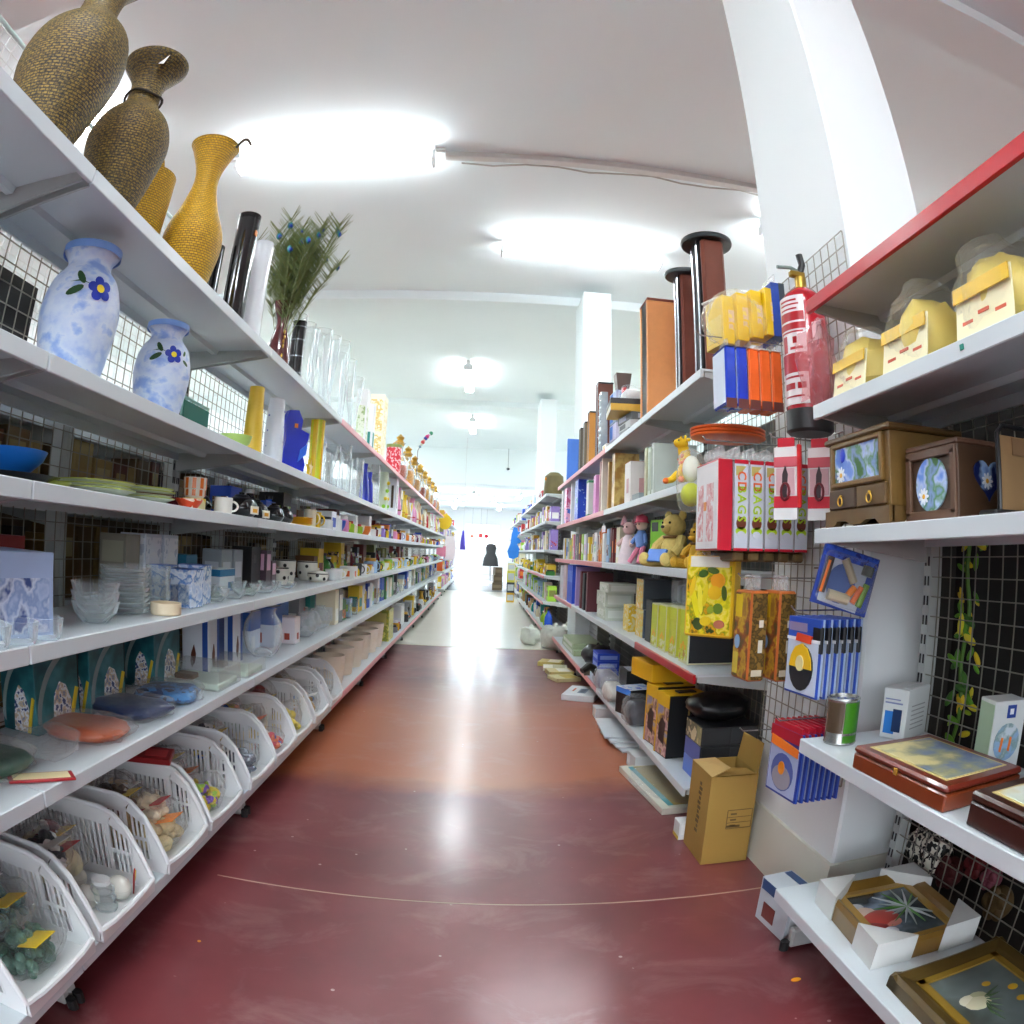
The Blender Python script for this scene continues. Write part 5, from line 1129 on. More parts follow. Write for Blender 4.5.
# bottom shelf: framed pictures
def framed(label, loc, w, l, h, rz, fw, fcol, inner, art, corners=False, tilt=0.):
    t = thing('framed_picture', label, 'framed picture', loc, rz)
    t.rotation_euler = (0, tilt, rz)
    m = MB()
    for s in (-1, 1):
        for ax in (0, 1):
            L = (l if ax else w) / 2; A = (w if ax else l) / 2
            q = [(-A, 0), (-A, h * .8), (-A + fw * .25, h), (-A + fw * .7, h * .82), (-A + fw, h * .6), (-A + fw, 0)]
            q = [(p * -s, z) for p, z in q]
            if ax: m.prism(q, -L, L, 'y')
            else: m.add([(x, p, z) for x in (-L, L) for p, z in q], [tuple(range(6)), tuple(range(6, 12))] + [(i, (i + 1) % 6, 6 + (i + 1) % 6, 6 + i) for i in range(6)])
    m.build('frame', fcol, t)
    m = MB()
    for s in (-1, 1): m.box((s * (w / 2 - fw - .008), 0, h * .56), (.018, l - 2 * fw, .012)); m.box((0, s * (l / 2 - fw - .008), h * .56), (w - 2 * fw, .018, .012))
    m.build('inner_moulding', inner, t)
    c = MB().box((0, 0, h * .5), (w - 2 * fw, l - 2 * fw, .006)).build('canvas', art, t)
    if corners:
        for sx in (-1, 1):
            for sy in (-1, 1):
                k = MB(); q = .10
                k.prism([(sx * (w / 2 + .006), sy * (l / 2 + .006)), (sx * (w / 2 - q), sy * (l / 2 + .006)), (sx * (w / 2 + .006), sy * (l / 2 - q))], 0, h + .014, 'z'); k.build('corner_protector', M('#d5d7d4', .6), t)
    return t, c
DKP = PIC(('#232a2c', '#3a4448', '#5a666c', '#8fa2b8', '#2c3438'), 5, .25, 'LINEAR', off=6., detail=4.)
t, c = framed('wrapped gilt-framed painting of a red bloom with white cardboard corners on the bottom shelf', (.968, 1.125, N5), .275, .33, .055, PI - .08, .032, M('#7a5a20', .3, var=.2, coat=.6), M('#a8843a', .3, coat=.4), DKP, True)
r = random.Random(5)
for k in range(16):
    a = -2.6 + k * .33; L = .075 + .03 * r.random()
    MB().tube([(-.04, -.01, .031), (-.04 + L * .5 * math.cos(a), -.01 + L * .5 * math.sin(a), .034), (-.04 + L * math.cos(a), -.01 + L * math.sin(a), .032)], [.004, .003, .001], 5).build('painted_leaf', M(('#a8b4b4', '#4f8a3a', '#c3cbd0')[k % 3], .4), c)
for k, (dx, dy, rr, cc) in enumerate(((.045, .01, .05, '#b5483f'), (.075, .045, .034, '#8a2f30'), (.03, .035, .03, '#d0867a'), (.075, -.03, .032, '#e0c8bc'), (.088, .06, .03, '#dcdde2'), (.09, .01, .026, '#7a2a28'), (.055, .075, .026, '#cfd3da'), (.085, -.06, .024, '#c9ccd4'))): MB().ball((dx, dy, .031), rr, 0, (1, .8, .12), 12, 6).build('painted_petal', M(cc, .4), c)
DKP2 = PIC(('#3c4440', '#5a6462', '#6f7a78', '#4a504a'), 4, .4, 'LINEAR', off=9.)
t, c = framed('dark gilt-framed painting of a pale rose lying nearest the camera on the bottom shelf', (.965, .70, N5), .315, .385, .034, PI - .03, .045, M('#4f3d18', .4, var=.25), M('#8f7028', .35, var=.2), DKP2)
for k, (dx, dy, rr, cc) in enumerate(((.035, -.015, .034, '#d8d2b0'), (.048, -.03, .026, '#e6e0c6'), (.025, -.03, .026, '#b9b890'), (-.02, -.06, .013, '#c8a02a'), (-.065, -.015, .015, '#d0a82a'), (-.055, .03, .014, '#c8a02a'))): MB().ball((dx, dy, .0195), rr, 0, (1, .8, .1), 12, 6).build('painted_bloom', M(cc, .5), c)
for k in range(6): MB().tube([(.02, -.02, .0195), (-.01 + .008 * k, -.03 + .012 * k, .021), (-.04 + .012 * k, -.04 + .022 * k, .0195)], [.002, .003, .001], 5).build('painted_stem', M('#3f5a34', .5), c)
d = (.10, .17, .145)
carton('small_carton', 'small blue and white carton on the floor under the end of the bottom shelf', 'box', (.885, 1.525, 0), d, '#c3ccd3', PI + .1, None, (('+x', (.05, .75, .95, .98), '#274a7a'), ('+x', (.2, .15, .6, .5), '#7a3a34'), ('+y', (.1, .2, .9, .9), '#dfe3e6'), ('+z', (.05, .05, .95, .3), '#274a7a')))
# goods of the next aisle behind the mesh
o = MB().tube([(0, .01 * math.sin(i * 1.3), .05 * i) for i in range(14)], .006, 6).build('hanging_flower_garland', M('#4f7a24', .5), None, (1.205, 1.31, .50)); tag(o, 'trailing garland of yellow and lime artificial flowers behind the wire mesh', 'artificial flowers')
r = random.Random(3)
for k in range(64):
    z = r.uniform(.0, .65); cc = r.choice(('#e0bd1c', '#8fb02a', '#5f9a24', '#4f8a24', '#3a6a20', '#c9a820', '#d8c82a', '#5f9a24')); MB().ball((r.uniform(-.03, .03), r.uniform(-.04, .04), z), r.uniform(.008, .016), 0, (.5, 1.9, .7), 8, 6, RX(r.uniform(0, 3))).build('bloom', M(cc, .5), o)
for k, (y, z, rr, cc, lab) in enumerate(((1.22, .25, .045, '#4a0c10', 'dark red artificial bloom'), (1.12, .31, .035, '#5f1016', 'smaller crimson artificial bloom'), (1.05, .30, .03, '#7a3a48', 'dusty pink artificial bloom'), (1.0, .25, .045, '#4f3a16', 'round brown woven ball'))):
    o = MB().ball((0, 0, 0), rr, 0, (.8, 1, 1), 12, 9).build('hanging_bloom' if k < 3 else 'hanging_ball', M(cc, .7, var=.3, scale=40), None, (1.22, y, z)); tag(o, lab + ' behind the lower wire mesh', 'artificial flower' if k < 3 else 'ornament')
    for j in range(5): MB().ball((-.02, rr * .6 * math.cos(j * 1.26), rr * .6 * math.sin(j * 1.26)), rr * .5, 0, (.6, 1, 1), 8, 6).build('petal' if k < 3 else 'strand', M(cc, .7, var=.3, scale=40), o)
o = blob(.06, .09, .07, 44, .15).build('patterned_bag', PIC(('#15130f', '#e6e2d2', '#15130f', '#e6e2d2'), 26, .5), None, (1.225, 1.34, .206)); tag(o, 'black and cream animal-print bag behind the lower wire mesh', 'bag'); MB().tube([(0, .04 * math.cos(a), .12 + .05 * math.sin(a)) for a in [i * PI / 8 for i in range(9)]], .004, 6).build('handle', M('#15130f', .5), o)

# ------------------------------------------------------------------ goods hung on the pillar's wire grid
t = thing('wire_grid_panel', 'white wire grid panel fixed on the aisle side of the pillar, hung with packets', 'wire grid', (.988, 1.815, 0), PI)
m = MB()
for k in range(13): m.box((0, -.294 + k * .049, 1.22), (.003, .003, 1.56))
for k in range(32): m.box((.003, 0, .44 + k * .0503), (.003, .59, .003))
m.build('wire_mesh', M('#9a978c', .4, metal=.5), t)
def hook(y, z, L):
    m = MB().tube([(.004, 1.815 - y, z + .03), (.006, 1.815 - y, z), (L, 1.815 - y, z), (L + .012, 1.815 - y, z + .012)], .0024, 6)
    m.tube([(.004, 1.815 - y - .03, z + .03), (.004, 1.815 - y + .03, z + .03)], .0024, 6); m.build('hook', M('#b9bcbc', .25, metal=.9), t)
for y, z, L in ((1.89, 1.41, .33), (1.9, 1.745, .34), (2.02, 1.065, .28), (1.76, 1.005, .26), (1.53, .93, .20), (1.53, .645, .22), (1.64, 1.385, .22), (1.97, .50, .13)): hook(y, z, L)
def header(parent, w, z0, z1, dx=0., mat=None):
    MB().box((dx, 0, (z0 + z1) / 2), (.003, w, z1 - z0)).build('clear_header', mat or FILM('#f4f6f8', .25, .12, 1., .6), parent)
RED = M('#b8182c', .3, var=.15, bump=.2); STRIP = M('#c3c8d2', .35); ORG = M('#e2642a', .4); LIM = M('#a8c81e', .4); WHT = M('#e6e8ea', .35)
lead = ('first', 'second', 'third', 'fourth', 'fifth', 'sixth')
for k in range(6):
    x = .685 + .050 * k; d = (.044, .20, .262)
    if k == 0:
        o = carton('hanging_disc_sleeve_pack', 'red-sided white packet with pink print hung foremost beside the CD sleeve packs', 'packet', (x, 1.895, 1.080), d, RED, PI, None, (('+x', (.02, .02, .98, .98), '#e6e2e2'), ('+x', (.1, .1, .35, .75), PIC(('#e6e2e2', '#d8a8a8', '#c8787a'), 40)), ('+x', (.5, .1, .8, .75), PIC(('#e6e2e2', '#d8a8a8', '#c8787a'), 40)), ('+x', (.38, .45, .5, .55), '#e08a2a')))
    else:
        o = carton('hanging_disc_sleeve_pack', 'CD sleeve pack with CD BAGS lettered down its pale edge, %s behind the red-sided packet' % lead[k - 1], 'packet', (x, 1.895, 1.080), d, M('#6a5a50', .35), PI, 'lettered disc sleeve packs', (('+x', (.02, .02, .98, .98), '#d5d8dc'),))
        panel(o, '+y', (.0, .0, 1, 1), STRIP, d, 'edge_label'); panel(o, '+y', (.0, .955, 1, 1), RED, d, 'red_top', .0016); panel(o, '+y', (.0, 0, 1, .03), RED, d, 'red_foot', .0016)
        flat_poly(o, ell(.5, .30, .36, .07), M('#6a3420', .4), '+y', d, 'brown_disc', .002); flat_poly(o, ell(.5, .215, .40, .045), LIM, '+y', d, 'lime_mark', .002); flat_poly(o, ell(.5, .175, .30, .04), STRIP, '+y', d, 'lime_mark_inner', .0024)
        flat_poly(o, [(.15, .93), (.9, .93), (.9, .82), (.6, .84)], M('#b8a860', .4), '+y', d, 'gold_corner', .002)
        for body, z, mt in (('CD', .200, ORG), ('BAGS', .135, LIM)):
            words_on(o, body, .038, mt, (.0, d[1] / 2 + .0022, z), (PI / 2, PI / 2, PI), ext=.0004)
    MB().box((0, .0, .285), (.020, .15, .04), ch=.008).build('clear_header', FILM('#f4f6f8', .3, .12, 1., .6), o)
    MB().box((0, 0, -.016), (.036, .18, .03), ch=.006).build('brown_base', M('#5f4a26', .4), o) if k else None
for k, (x, y) in enumerate(((.800, 1.625), (.888, 1.59))):
    d = (.014, .068, .195)
    o = carton('hanging_scissor_card', 'red and white carded scissors pack, %s the wooden cabinet' % ('farther from', 'closer to')[k], 'packet', (x, y, 1.163), d, '#d9d5d3', PI + .75, 'carded scissors', (('+x', (0, 0, 1, .16), '#dfe0de'), ('+x', (0, .16, 1, .32), '#b8182c'), ('+x', (0, .72, 1, .86), '#c0505a'), ('+x', (.1, .34, .9, .7), '#c8a0a4')))
    flat_poly(o, [(.35, .3), (.55, .3), (.62, .62), (.5, .74), (.38, .62)], M('#3a2c30', .35), '+x', d, 'scissor_blades', .005)
    o2 = MB().tube([(.011, .012 * math.cos(a) - .0, .075 + .022 * math.sin(a)) for a in [i * PI / 7 for i in range(14)]], .004, 6, 0, True).build('scissor_grip', M('#6a1a24', .4), o)
    MB().box((.0, .0, .205), (.004, .05, .03)).build('red_tab', RED, o)
    b = MB().box((.004, .040, .115), (.014, .012, .17), ch=.003).build('hanging_spine', M('#c81f24', .35), o)
FRUIT = PIC(('#5a6a1c', '#b8b01c', '#d8c81e', '#e0d060', '#d8c01c', '#7a8a24', '#d89a1c', '#3a4a24'), 22, .25, 'LINEAR', off=2., detail=5.)
o = carton('hanging_fruit_print_pack', 'yellow packet printed with fruit hung low in front of the pillar', 'packet', (.715, 1.96, .815), (.06, .165, .25), M('#d9b01e', .3), PI + .80, None, (('+x', (.05, .04, .95, .88), FRUIT), ('+x', (.1, .86, .9, .99), '#d8d4c6')), ch=.006)
def oblong(u, v, ru, rv, ang): return [(u + (p * math.cos(ang) - q * math.sin(ang)), v + (p * math.sin(ang) + q * math.cos(ang)) * .66) for p, q in ell(0, 0, ru, rv, 14)]
for k, (u, v, ru, rv, an, cc) in enumerate(((.22, .42, .06, .30, .25, '#dccf1e'), (.33, .46, .055, .28, .1, '#e3d640'), (.16, .62, .05, .2, -.2, '#d8b51c'), (.43, .52, .05, .22, -.15, '#d3c01e'), (.68, .70, .15, .14, 0, '#e39a20'), (.62, .55, .14, .13, 0, '#dcae1c'), (.30, .16, .10, .12, .4, '#3c4a24'), (.70, .36, .10, .10, .3, '#5f7a24'), (.55, .34, .07, .07, 0, '#8fa02a'), (.46, .20, .12, .09, .2, '#cfae1c'), (.74, .17, .11, .08, 0, '#a8604a'), (.38, .78, .10, .07, .3, '#3f5f24'), (.58, .82, .12, .06, -.2, '#4f6a2a'), (.82, .55, .05, .14, .1, '#4a6024'))): flat_poly(o, oblong(u, v, ru, rv, an), M(cc, .3, var=.25), '+x', (.06, .165, .25), 'fruit', .0018 + .0003 * k)
header(o, .12, .25, .262)
for k, (x, y) in enumerate(((.765, 1.765), (.845, 1.745))):
    d = (.056, .105, .255)
    o = carton('hanging_tea_pack', 'brown packet with orange edges, %s of the pair under the CD sleeve packs' % ('nearer the aisle', 'nearer the pillar')[k], 'packet', (x, y, .715), d, M('#b5602a', .3), PI + .08, 'brown packets', (('+x', (.06, .03, .94, .97), PIC(('#6f4a24', '#9a7030', '#c09a2e', '#8a3f28', '#5a4a2a'), 22, .3, 'LINEAR')), ('+y', (.08, .02, .92, .97), PIC(('#4a3818', '#6f5526', '#3a2c16', '#8a6a30'), 60, .3, 'LINEAR')), ('+x', (.1, .7, .5, .95), '#d8b81e'), ('+y', (.25, .6, .5, .68), '#d8d2c4'), ('+y', (.25, .32, .5, .46), '#d8d2c4'), ('+y', (.2, .06, .8, .13), '#c9c0a8'), ('+x', (.1, .06, .4, .3), '#c8b040')), ch=.006)
    flat_poly(o, ell(.3, .42, .16, .08), M('#7f9fc8', .4), '+x', d, 'blue_print', .002); MB().box((0, 0, .275), (.012, .085, .045), ch=.004).build('clear_header', FILM('#f4f6f8', .35, .12, 1., .6), o)
o = carton('hanging_tool_card', 'tilted blue card of hand tools in a clear blister beside the shelf of wooden boxes', 'packet', (.885, 1.475, .935), (.008, .165, .152), M('#1f3f9a', .35), 0, None, (('+x', (.02, .80, .98, .98), PIC(('#1d46c0', '#2f5fd8', '#16309a'), 40)),))
o.rotation_euler = (-.26, 0, -PI / 2 - .15)
flat_poly(o, [(.10, .06), (.80, .02), (.84, .80), (.10, .80)], M('#b9c3cf', .35), '+x', (.008, .165, .152), 'pale_insert', .002); flat_poly(o, ell(.42, .42, .25, .33), M('#3f5f9f', .35), '+x', (.008, .165, .152), 'round_print', .003)
m = MB(); m.tube([(.016, -.066, .03), (.016, -.062, .12)], .010, 10); m.build('tool_handle', M('#3a2a26', .4), o); MB().tube([(.024, -.070, .03), (.024, -.066, .11)], .004, 6).build('orange_stripe', M('#ef7a24', .4), o)
for k, (p, q, rr, cc) in enumerate((((.012, -.02, .125), (.012, .02, .075), .011, '#b9b090'), ((.012, -.045, .03), (.012, .015, .03), .014, '#d8cba8'), ((.012, .012, .04), (.012, .026, .065), .009, '#ef8a1c'), ((.012, .05, .1), (.012, .052, .125), .016, '#5a625a'), ((.012, .03, .025), (.012, .045, .07), .008, '#ef7a3a'), ((.012, .05, .02), (.012, .058, .08), .009, '#6f9a2a'))): MB().tube([p, q], rr, 10).build('tool', M(cc, .4), o)
MB().box((.014, 0, .072), (.03, .15, .13), ch=.01).build('blister', FILM('#f0f6fb', .1, .06), o)
for k in range(6):
    d = (.012, .15, .20); x = .822 + .023 * k
    o = carton('hanging_blister_card', 'blue card with a yellow and black gadget, %s from the front of its hook' % ordw(k + 1), 'packet', (x, 1.525, .712), d, M('#2148a8', .35), PI + .12, 'blue gadget cards', (('+x', (.03, .03, .97, .70), '#c3cfe2'), ('+y', (.0, .0, .5, 1.0), '#a9bede'), ('+x', (.05, .82, .6, .93), '#8f7f9f'), ('+x', (.0, .70, 1., .74), '#e8ecf2')))
    if k == 0:
        flat_poly(o, ell(.5, .36, .36, .30), M('#22262c', .35), '+x', d, 'gadget_base', .004); flat_poly(o, [(.16, .36), (.2, .5), (.32, .62), (.5, .67), (.68, .62), (.8, .5), (.84, .36)], M('#e8b81c', .35), '+x', d, 'gadget_shell', .007); flat_poly(o, ell(.5, .42, .12, .1), M('#e8dca0', .35), '+x', d, 'gadget_dial', .009)
        flat_poly(o, [(.3, .70), (.75, .68), (.78, .78), (.33, .80)], M('#d8451f', .4), '+x', d, 'orange_flash', .005)
    MB().box((.0, .058, .148), (.013, .04, .07), ch=.004).build('black_clip', M('#14161a', .35), o)
for k in range(8):
    d = (.009, .155, .185); x = .797 + .0175 * k
    o = carton('hanging_disc_card', 'blue card with a red header and a disc picture, %s on the low hook' % ordw(k + 1), 'packet', (x, 1.525, .437), d, M('#1c3590', .35), PI + .10, 'blue disc cards', (('+x', (.04, .04, .96, .74), '#a9b4d4'), ('+x', (.0, .84, 1., 1.), '#a8142a'), ('+y', (.0, .0, .55, .95), '#3f5fb8')))
    MB().box((0, 0, .192), (.006, .14, .016)).build('red_header', RED, o)
    if k == 0:
        flat_poly(o, ell(.5, .36, .36, .28), M('#4a5a9a', .35), '+x', d, 'disc_picture', .002); flat_poly(o, ell(.5, .28, .30, .18), M('#9a96a0', .35), '+x', d, 'disc_shade', .003); flat_poly(o, ell(.48, .42, .10, .1), M('#e88a1c', .35), '+x', d, 'disc_hub', .004); flat_poly(o, [(.06, .72), (.94, .66), (.94, .78), (.06, .86)], M('#ef7a24', .4), '+x', d, 'orange_flash', .004)
# fire extinguisher
t = thing('hanging_fire_extinguisher', 'red fire extinguisher with a white instruction label hung on the pillar', 'fire extinguisher', (.895, 1.655, 1.405), PI)
MB().lathe([(0, .06), (.067, .06), (.069, .08), (.069, .37), (.062, .405), (.04, .43), (.02, .44), (0, .44)], 36).build('cylinder', M('#a00d1c', .2, var=.06, coat=.6), t)
MB().lathe([(0, 0), (.062, 0), (.070, .008), (.070, .064), (0, .064)], 32).build('base_ring', M('#1a1b1d', .4), t)
lb = band(t, 'instruction_label', .0697, .075, .395, M('#dcd6d6', .35), 20, -.35, 1.12)
for k, (z0, z1, a, b) in enumerate(((.378, .384, -.1, .8), (.366, .371, -.1, .9), (.352, .357, -.1, .8), (.318, .345, -.2, 1.08), (.292, .312, -.35, 1.12), (.282, .287, -.2, 1.0), (.225, .275, -.1, .2), (.232, .24, .35, .95), (.25, .27, .5, .7), (.165, .222, -.35, 1.12), (.15, .156, -.1, .9), (.118, .136, -.1, .5), (.118, .136, .62, 1.0), (.095, .1, -.1, .9))): band(t, 'red_print', .0701, z0, z1, M('#a5121f', .3), 12, a, b)
m = MB(); m.cyl(.018, .44, .475, 14); m.box((.01, 0, .485), (.05, .022, .02), ch=.004); m.build('valve', M('#a8883a', .3, metal=.8), t)
m = MB(); m.tube([(-.01, 0, .49), (.03, .0, .505), (.075, .0, .500)], .006, 8); m.build('lower_lever', M('#8f9a94', .3, metal=.7), t)
m = MB(); m.tube([(0, 0, .49), (-.012, .0, .52), (-.005, .0, .555)], .011, 10); m.build('carry_handle', M('#131415', .35), t)
m = MB(); m.tube([(-.02, -.03, .46), (-.05, -.06, .44), (-.060, -.07, .38), (-.058, -.068, .2), (-.055, -.066, .1)], .009, 8); m.build('hose', M('#7a1a26', .4), t)
# yellow boxes in a clear bag, and the blue and orange packs under it
for k in range(4):
    o = carton('hanging_slim_carton', 'yellow slim carton in the clear bag by the fire extinguisher, %s' % ('farthest from the pillar', 'second from the aisle side', 'third from the aisle side', 'closest to the pillar')[k], 'box', (.735 + .047 * k, 1.95 - .01 * k, 1.725 + .012 * k), (.042, .12, .165), M('#e3bb12', .3, coat=.3), PI + .15, 'yellow slim cartons in the clear bag', (('+y', (.0, .3, .5, .7), PIC(('#e3bb12', '#d8b890', '#e8cf5a'), 30)), ('+x', (.1, .1, .9, .6), '#e0c458')))
o = blob(.135, .085, .11, 61, .12, 26, 14).build('hanging_clear_bag', FILM('#fbf8f0', .14, .08, 1., 1.), None, (.81, 1.94, 1.712)); tag(o, 'clear gathered bag around the yellow slim cartons left of the fire extinguisher', 'bag')
MB().tube([(.0, 0, .2), (-.08, .0, .19), (-.135, .01, .16)], .004, 6).build('wire_tie', M('#c9cdc8', .3, metal=.6), o)
for k in range(5):
    blue = k < 2; o = carton('hanging_wrapped_pack', '%s foil-bright wrapped pack under the yellow cartons, %s' % (('deep blue', 'bright orange')[not blue], ('nearest the aisle', 'second from the aisle', 'middle of the row', 'second from the extinguisher', 'nearest the extinguisher')[k]), 'packet', (.725 + .040 * k, 1.90, 1.515), (.036, .115, .185), M('#1f3fb8' if blue else '#e8662a', .22, var=.25, scale=24, bump=.3, coat=.5), PI, None, (('+x', (.04, .04, .96, .96), '#c9d2e2' if blue else '#e8a07a'), ('+z', (0, 0, 1, 1), '#16308a' if blue else '#b85a24')), ch=.005)
    MB().box((.0, 0, .2), (.006, .07, .035)).build('clear_header', FILM('#f4f6f8', .3, .12, 1., .6), o)
    MB().box((0, .058, .006), (.034, .002, .03)).build('brown_foot', M('#6a3a34', .4), o)
o = carton('hanging_deep_blue_pack', 'navy and dark pack behind the fire extinguisher, above the other hung packs', 'packet', (.915, 1.93, 1.76), (.05, .14, .19), M('#1c3f9a', .25, coat=.4), PI, None, (('+y', (.0, .0, .42, 1), '#2c353c'),)); header(o, .1, .19, .23)
for k in range(3):
    o = MB().lathe([(0, 0), (.12, .0), (.14, .006), (.142, .012), (.13, .010), (0, .008)], 40, sq=.8).build('hanging_orange_tray', M('#e0641e', .35, var=.1), None, (.855, 2.215, 1.474 + .0125 * k)); tag(o, 'flat oval orange tray above the CD sleeve packs, %s of three' % ('lowest', 'middle', 'topmost')[k], 'tray', 'orange trays'); MB().tube([(.136 * math.cos(a), .109 * math.sin(a), .012) for a in [i * PI / 16 for i in range(32)]], .003, 6, 0, True).build('rim', M('#c9561a', .35), o)
t = blob(.05, .045, .115, 72, .1).build('hanging_plush_packet', FILM('#f6f8f0', .2, .1, 1., .7), None, (.715, 2.215, 1.215)); tag(t, 'clear packet with a lime ball and white stuffing hung beyond the CD sleeve packs', 'packet')
MB().ball((0, 0, .06), .042, 0, (.9, .9, 1), 14, 10).build('lime_ball', M('#c3cf14', .5), t); MB().ball((0, 0, .15), .036, 0, (.9, .9, 1.3), 14, 10).build('white_stuffing', M('#e3e4d2', .7), t)
# opened cardboard box on the floor
KR = M('#a3813c', .75, var=.06, scale=8); KR2 = M('#b8965a', .75, var=.06)
t = thing('cardboard_box', 'opened tan cardboard box standing on the floor at the foot of the pillar', 'box', (.862, 2.103, .001), PI)
D, W, H = .172, .21, .335
m = MB(); w_ = .004
m.box((D / 2 - w_ / 2, 0, H / 2), (w_, W, H)); m.box((-D / 2 + w_ / 2, 0, H / 2), (w_, W, H)); m.box((0, W / 2 - w_ / 2, H / 2), (D - 2 * w_, w_, H)); m.box((0, -W / 2 + w_ / 2, H / 2), (D - 2 * w_, w_, H)); m.box((0, 0, .003), (D - 2 * w_, W - 2 * w_, .005)); m.build('body', KR, t)
MB().add([(D / 2, -W / 2, H), (D / 2, W / 2, H), (.012, W / 2 - .02, H + .022), (.012, -W / 2 + .03, H + .012), (D / 2, -W / 2, H - .003), (D / 2, W / 2, H - .003), (.012, W / 2 - .02, H + .019), (.012, -W / 2 + .03, H + .009)], [(0, 1, 2, 3), (4, 5, 6, 7), (0, 1, 5, 4), (1, 2, 6, 5), (2, 3, 7, 6), (3, 0, 4, 7)]).build('side_flap', KR2, t)
MB().add([(-D / 2, -W / 2 + .01, H), (-D / 2, W / 2 - .005, H), (-D / 2 - .012, W / 2 - .01, H + .105), (-D / 2 - .012, -W / 2 + .02, H + .10), (-D / 2 + .003, -W / 2 + .01, H), (-D / 2 + .003, W / 2 - .005, H), (-D / 2 - .009, W / 2 - .01, H + .105), (-D / 2 - .009, -W / 2 + .02, H + .10)], [(0, 1, 2, 3), (4, 5, 6, 7), (0, 1, 5, 4), (1, 2, 6, 5), (2, 3, 7, 6), (3, 0, 4, 7)]).build('raised_flap', KR, t)
MB().add([(D / 2 - .01, W / 2, H), (-D / 2 + .01, W / 2, H), (-D / 2 + .015, W / 2 - .085, H - .004), (D / 2 - .05, W / 2 - .09, H + .004), (D / 2 - .01, W / 2, H - .003), (-D / 2 + .01, W / 2, H - .003), (-D / 2 + .015, W / 2 - .085, H - .007), (D / 2 - .05, W / 2 - .09, H + .001)], [(0, 1, 2, 3), (4, 5, 6, 7), (0, 1, 5, 4), (1, 2, 6, 5), (2, 3, 7, 6), (3, 0, 4, 7)]).build('front_flap', KR, t)
INK = M('#5f4a22', .7); m = MB()
for a, b, c, d in ((-.005, .205, .092, .0025), (-.005, .135, .092, .0025), (-.051, .17, .0025, .07), (.041, .17, .0025, .07), (-.005, .178, .088, .0016), (-.005, .157, .088, .0016)): m.box((a - .03 + .0, W / 2 + .0004, b), (c, .0008, d))
for k in range(3): m.box((.0 - .012, W / 2 + .0004, .190 - .022 * k), (.022, .0008, .006))
m.box((-.015, W / 2 + .0004, .143), (.05, .0008, .008)); m.build('printed_form', INK, t)
m = MB()
for k in range(11): m.box((D / 2 + .0004, .01 + .005 * (k % 2), .10 + .018 * k), (.0008, .03 - .012 * (k % 3 == 1), .012))
m.build('printed_column', INK, t)

# ------------------------------------------------------------------ toys and media run
RFX = .792
def FX(off): return RFX + off
R1, R2, R3, R4, R5 = RT
BLKM = M('#17181b', .35); WALN = M('#6a3322', .35, var=.15, scale=30); PEACH = M('#d98f52', .45, var=.08, scale=30); CHROME = M('#c8ccd0', .2, metal=.9)
def tower(label, x, y, w, d, h, wood, style):
    t = thing('disc_tower', label, 'disc tower', (FX(x), y, R1), PI, 'disc towers')
    if style == 'oval':
        m = MB(); m.lathe([(0, 0), (.5, 0), (.5, .018), (0, .018)], 36); m.v = [(p[0] * (d + .07), p[1] * (w + .05), p[2]) for p in m.v]; m.build('base_plate', BLKM, t)
        m = MB(); m.lathe([(0, h - .022), (.48, h - .022), (.5, h - .012), (.49, h), (0, h)], 36); m.v = [(p[0] * (d + .09), p[1] * (w + .07), p[2]) for p in m.v]; m.build('top_plate', M('#2b3134', .35), t)
        MB().box((0, 0, h / 2), (d * .8, w * .55, h - .04)).build('core', BLKM, t)
        for s in (-1, 1): MB().box((.0, s * w * .40, h / 2), (d * .72, w * .2, h - .04), ch=.012).build('wood_column', WALN, t)
        for s in (-1, 1): MB().tube([(d * .42, s * w * .2, .02), (d * .42, s * w * .2, h - .02)], .005, 8).build('chrome_rod', CHROME, t)
    else:
        MB().box((0, 0, h / 2), (d * .94, w * .6, h - .004)).build('core', BLKM, t)
        for s in (-1, 1): MB().box((0, s * w * .42, h / 2), (d, w * .16, h), ch=.003).build('wood_side', wood, t)
        m = MB()
        for k in range(int(h / .016)): m.box((d * .47, 0, .012 + k * .016), (.006, w * .58, .004))
        m.build('disc_slot', M('#3c3f42', .4), t)
        MB().box((-.002, 0, h + .006), (d + .004, w + .01, .014), ch=.004).build('cap', M('#7a3a2a', .4) if wood is PEACH else BLKM, t)
    return t
tower('tallest disc tower with an oval black top and walnut columns, nearest the pillar', .16, 2.64, .17, .15, .71, WALN, 'oval')
tower('narrow black and walnut disc tower just behind the tallest one', .17, 3.0, .12, .14, .70, WALN, 'oval')
tower('peach wood-sided disc tower, wide and standing after the narrow one', .13, 3.43, .17, .17, .68, PEACH, 'slot')
for k, (y, w, h, wd) in enumerate(((5.05, .10, .62, WALN), (5.45, .10, .47, M('#c98a3a', .45)), (5.70, .09, .43, M('#6f6552', .45)), (5.95, .09, .42, M('#5a5246', .45)))):
    tower('small slotted disc tower, %s of the four above the pale red shelf lip' % ordw(k + 1), .12, y, w, .12, h, wd, 'slot')
for k in range(3): carton('flat_grey_box', 'flat grey boxed device, %s of the pile under the yellow case' % ('lowest', 'middle', 'topmost')[k], 'box', (FX(.14), 3.92, R1 + .047 * k), (.2, .26, .045), ('#8a9094', '#c3c7c9', '#5f666a')[k], PI + .06 * k, 'flat grey boxes', (('+x', (.1, .2, .6, .8), ('#c8ccd0', '#3a4046', '#a9b4c8')[k]), ('+y', (.1, .2, .8, .8), ('#c8ccd0', '#3a4046', '#a9b4c8')[k])))
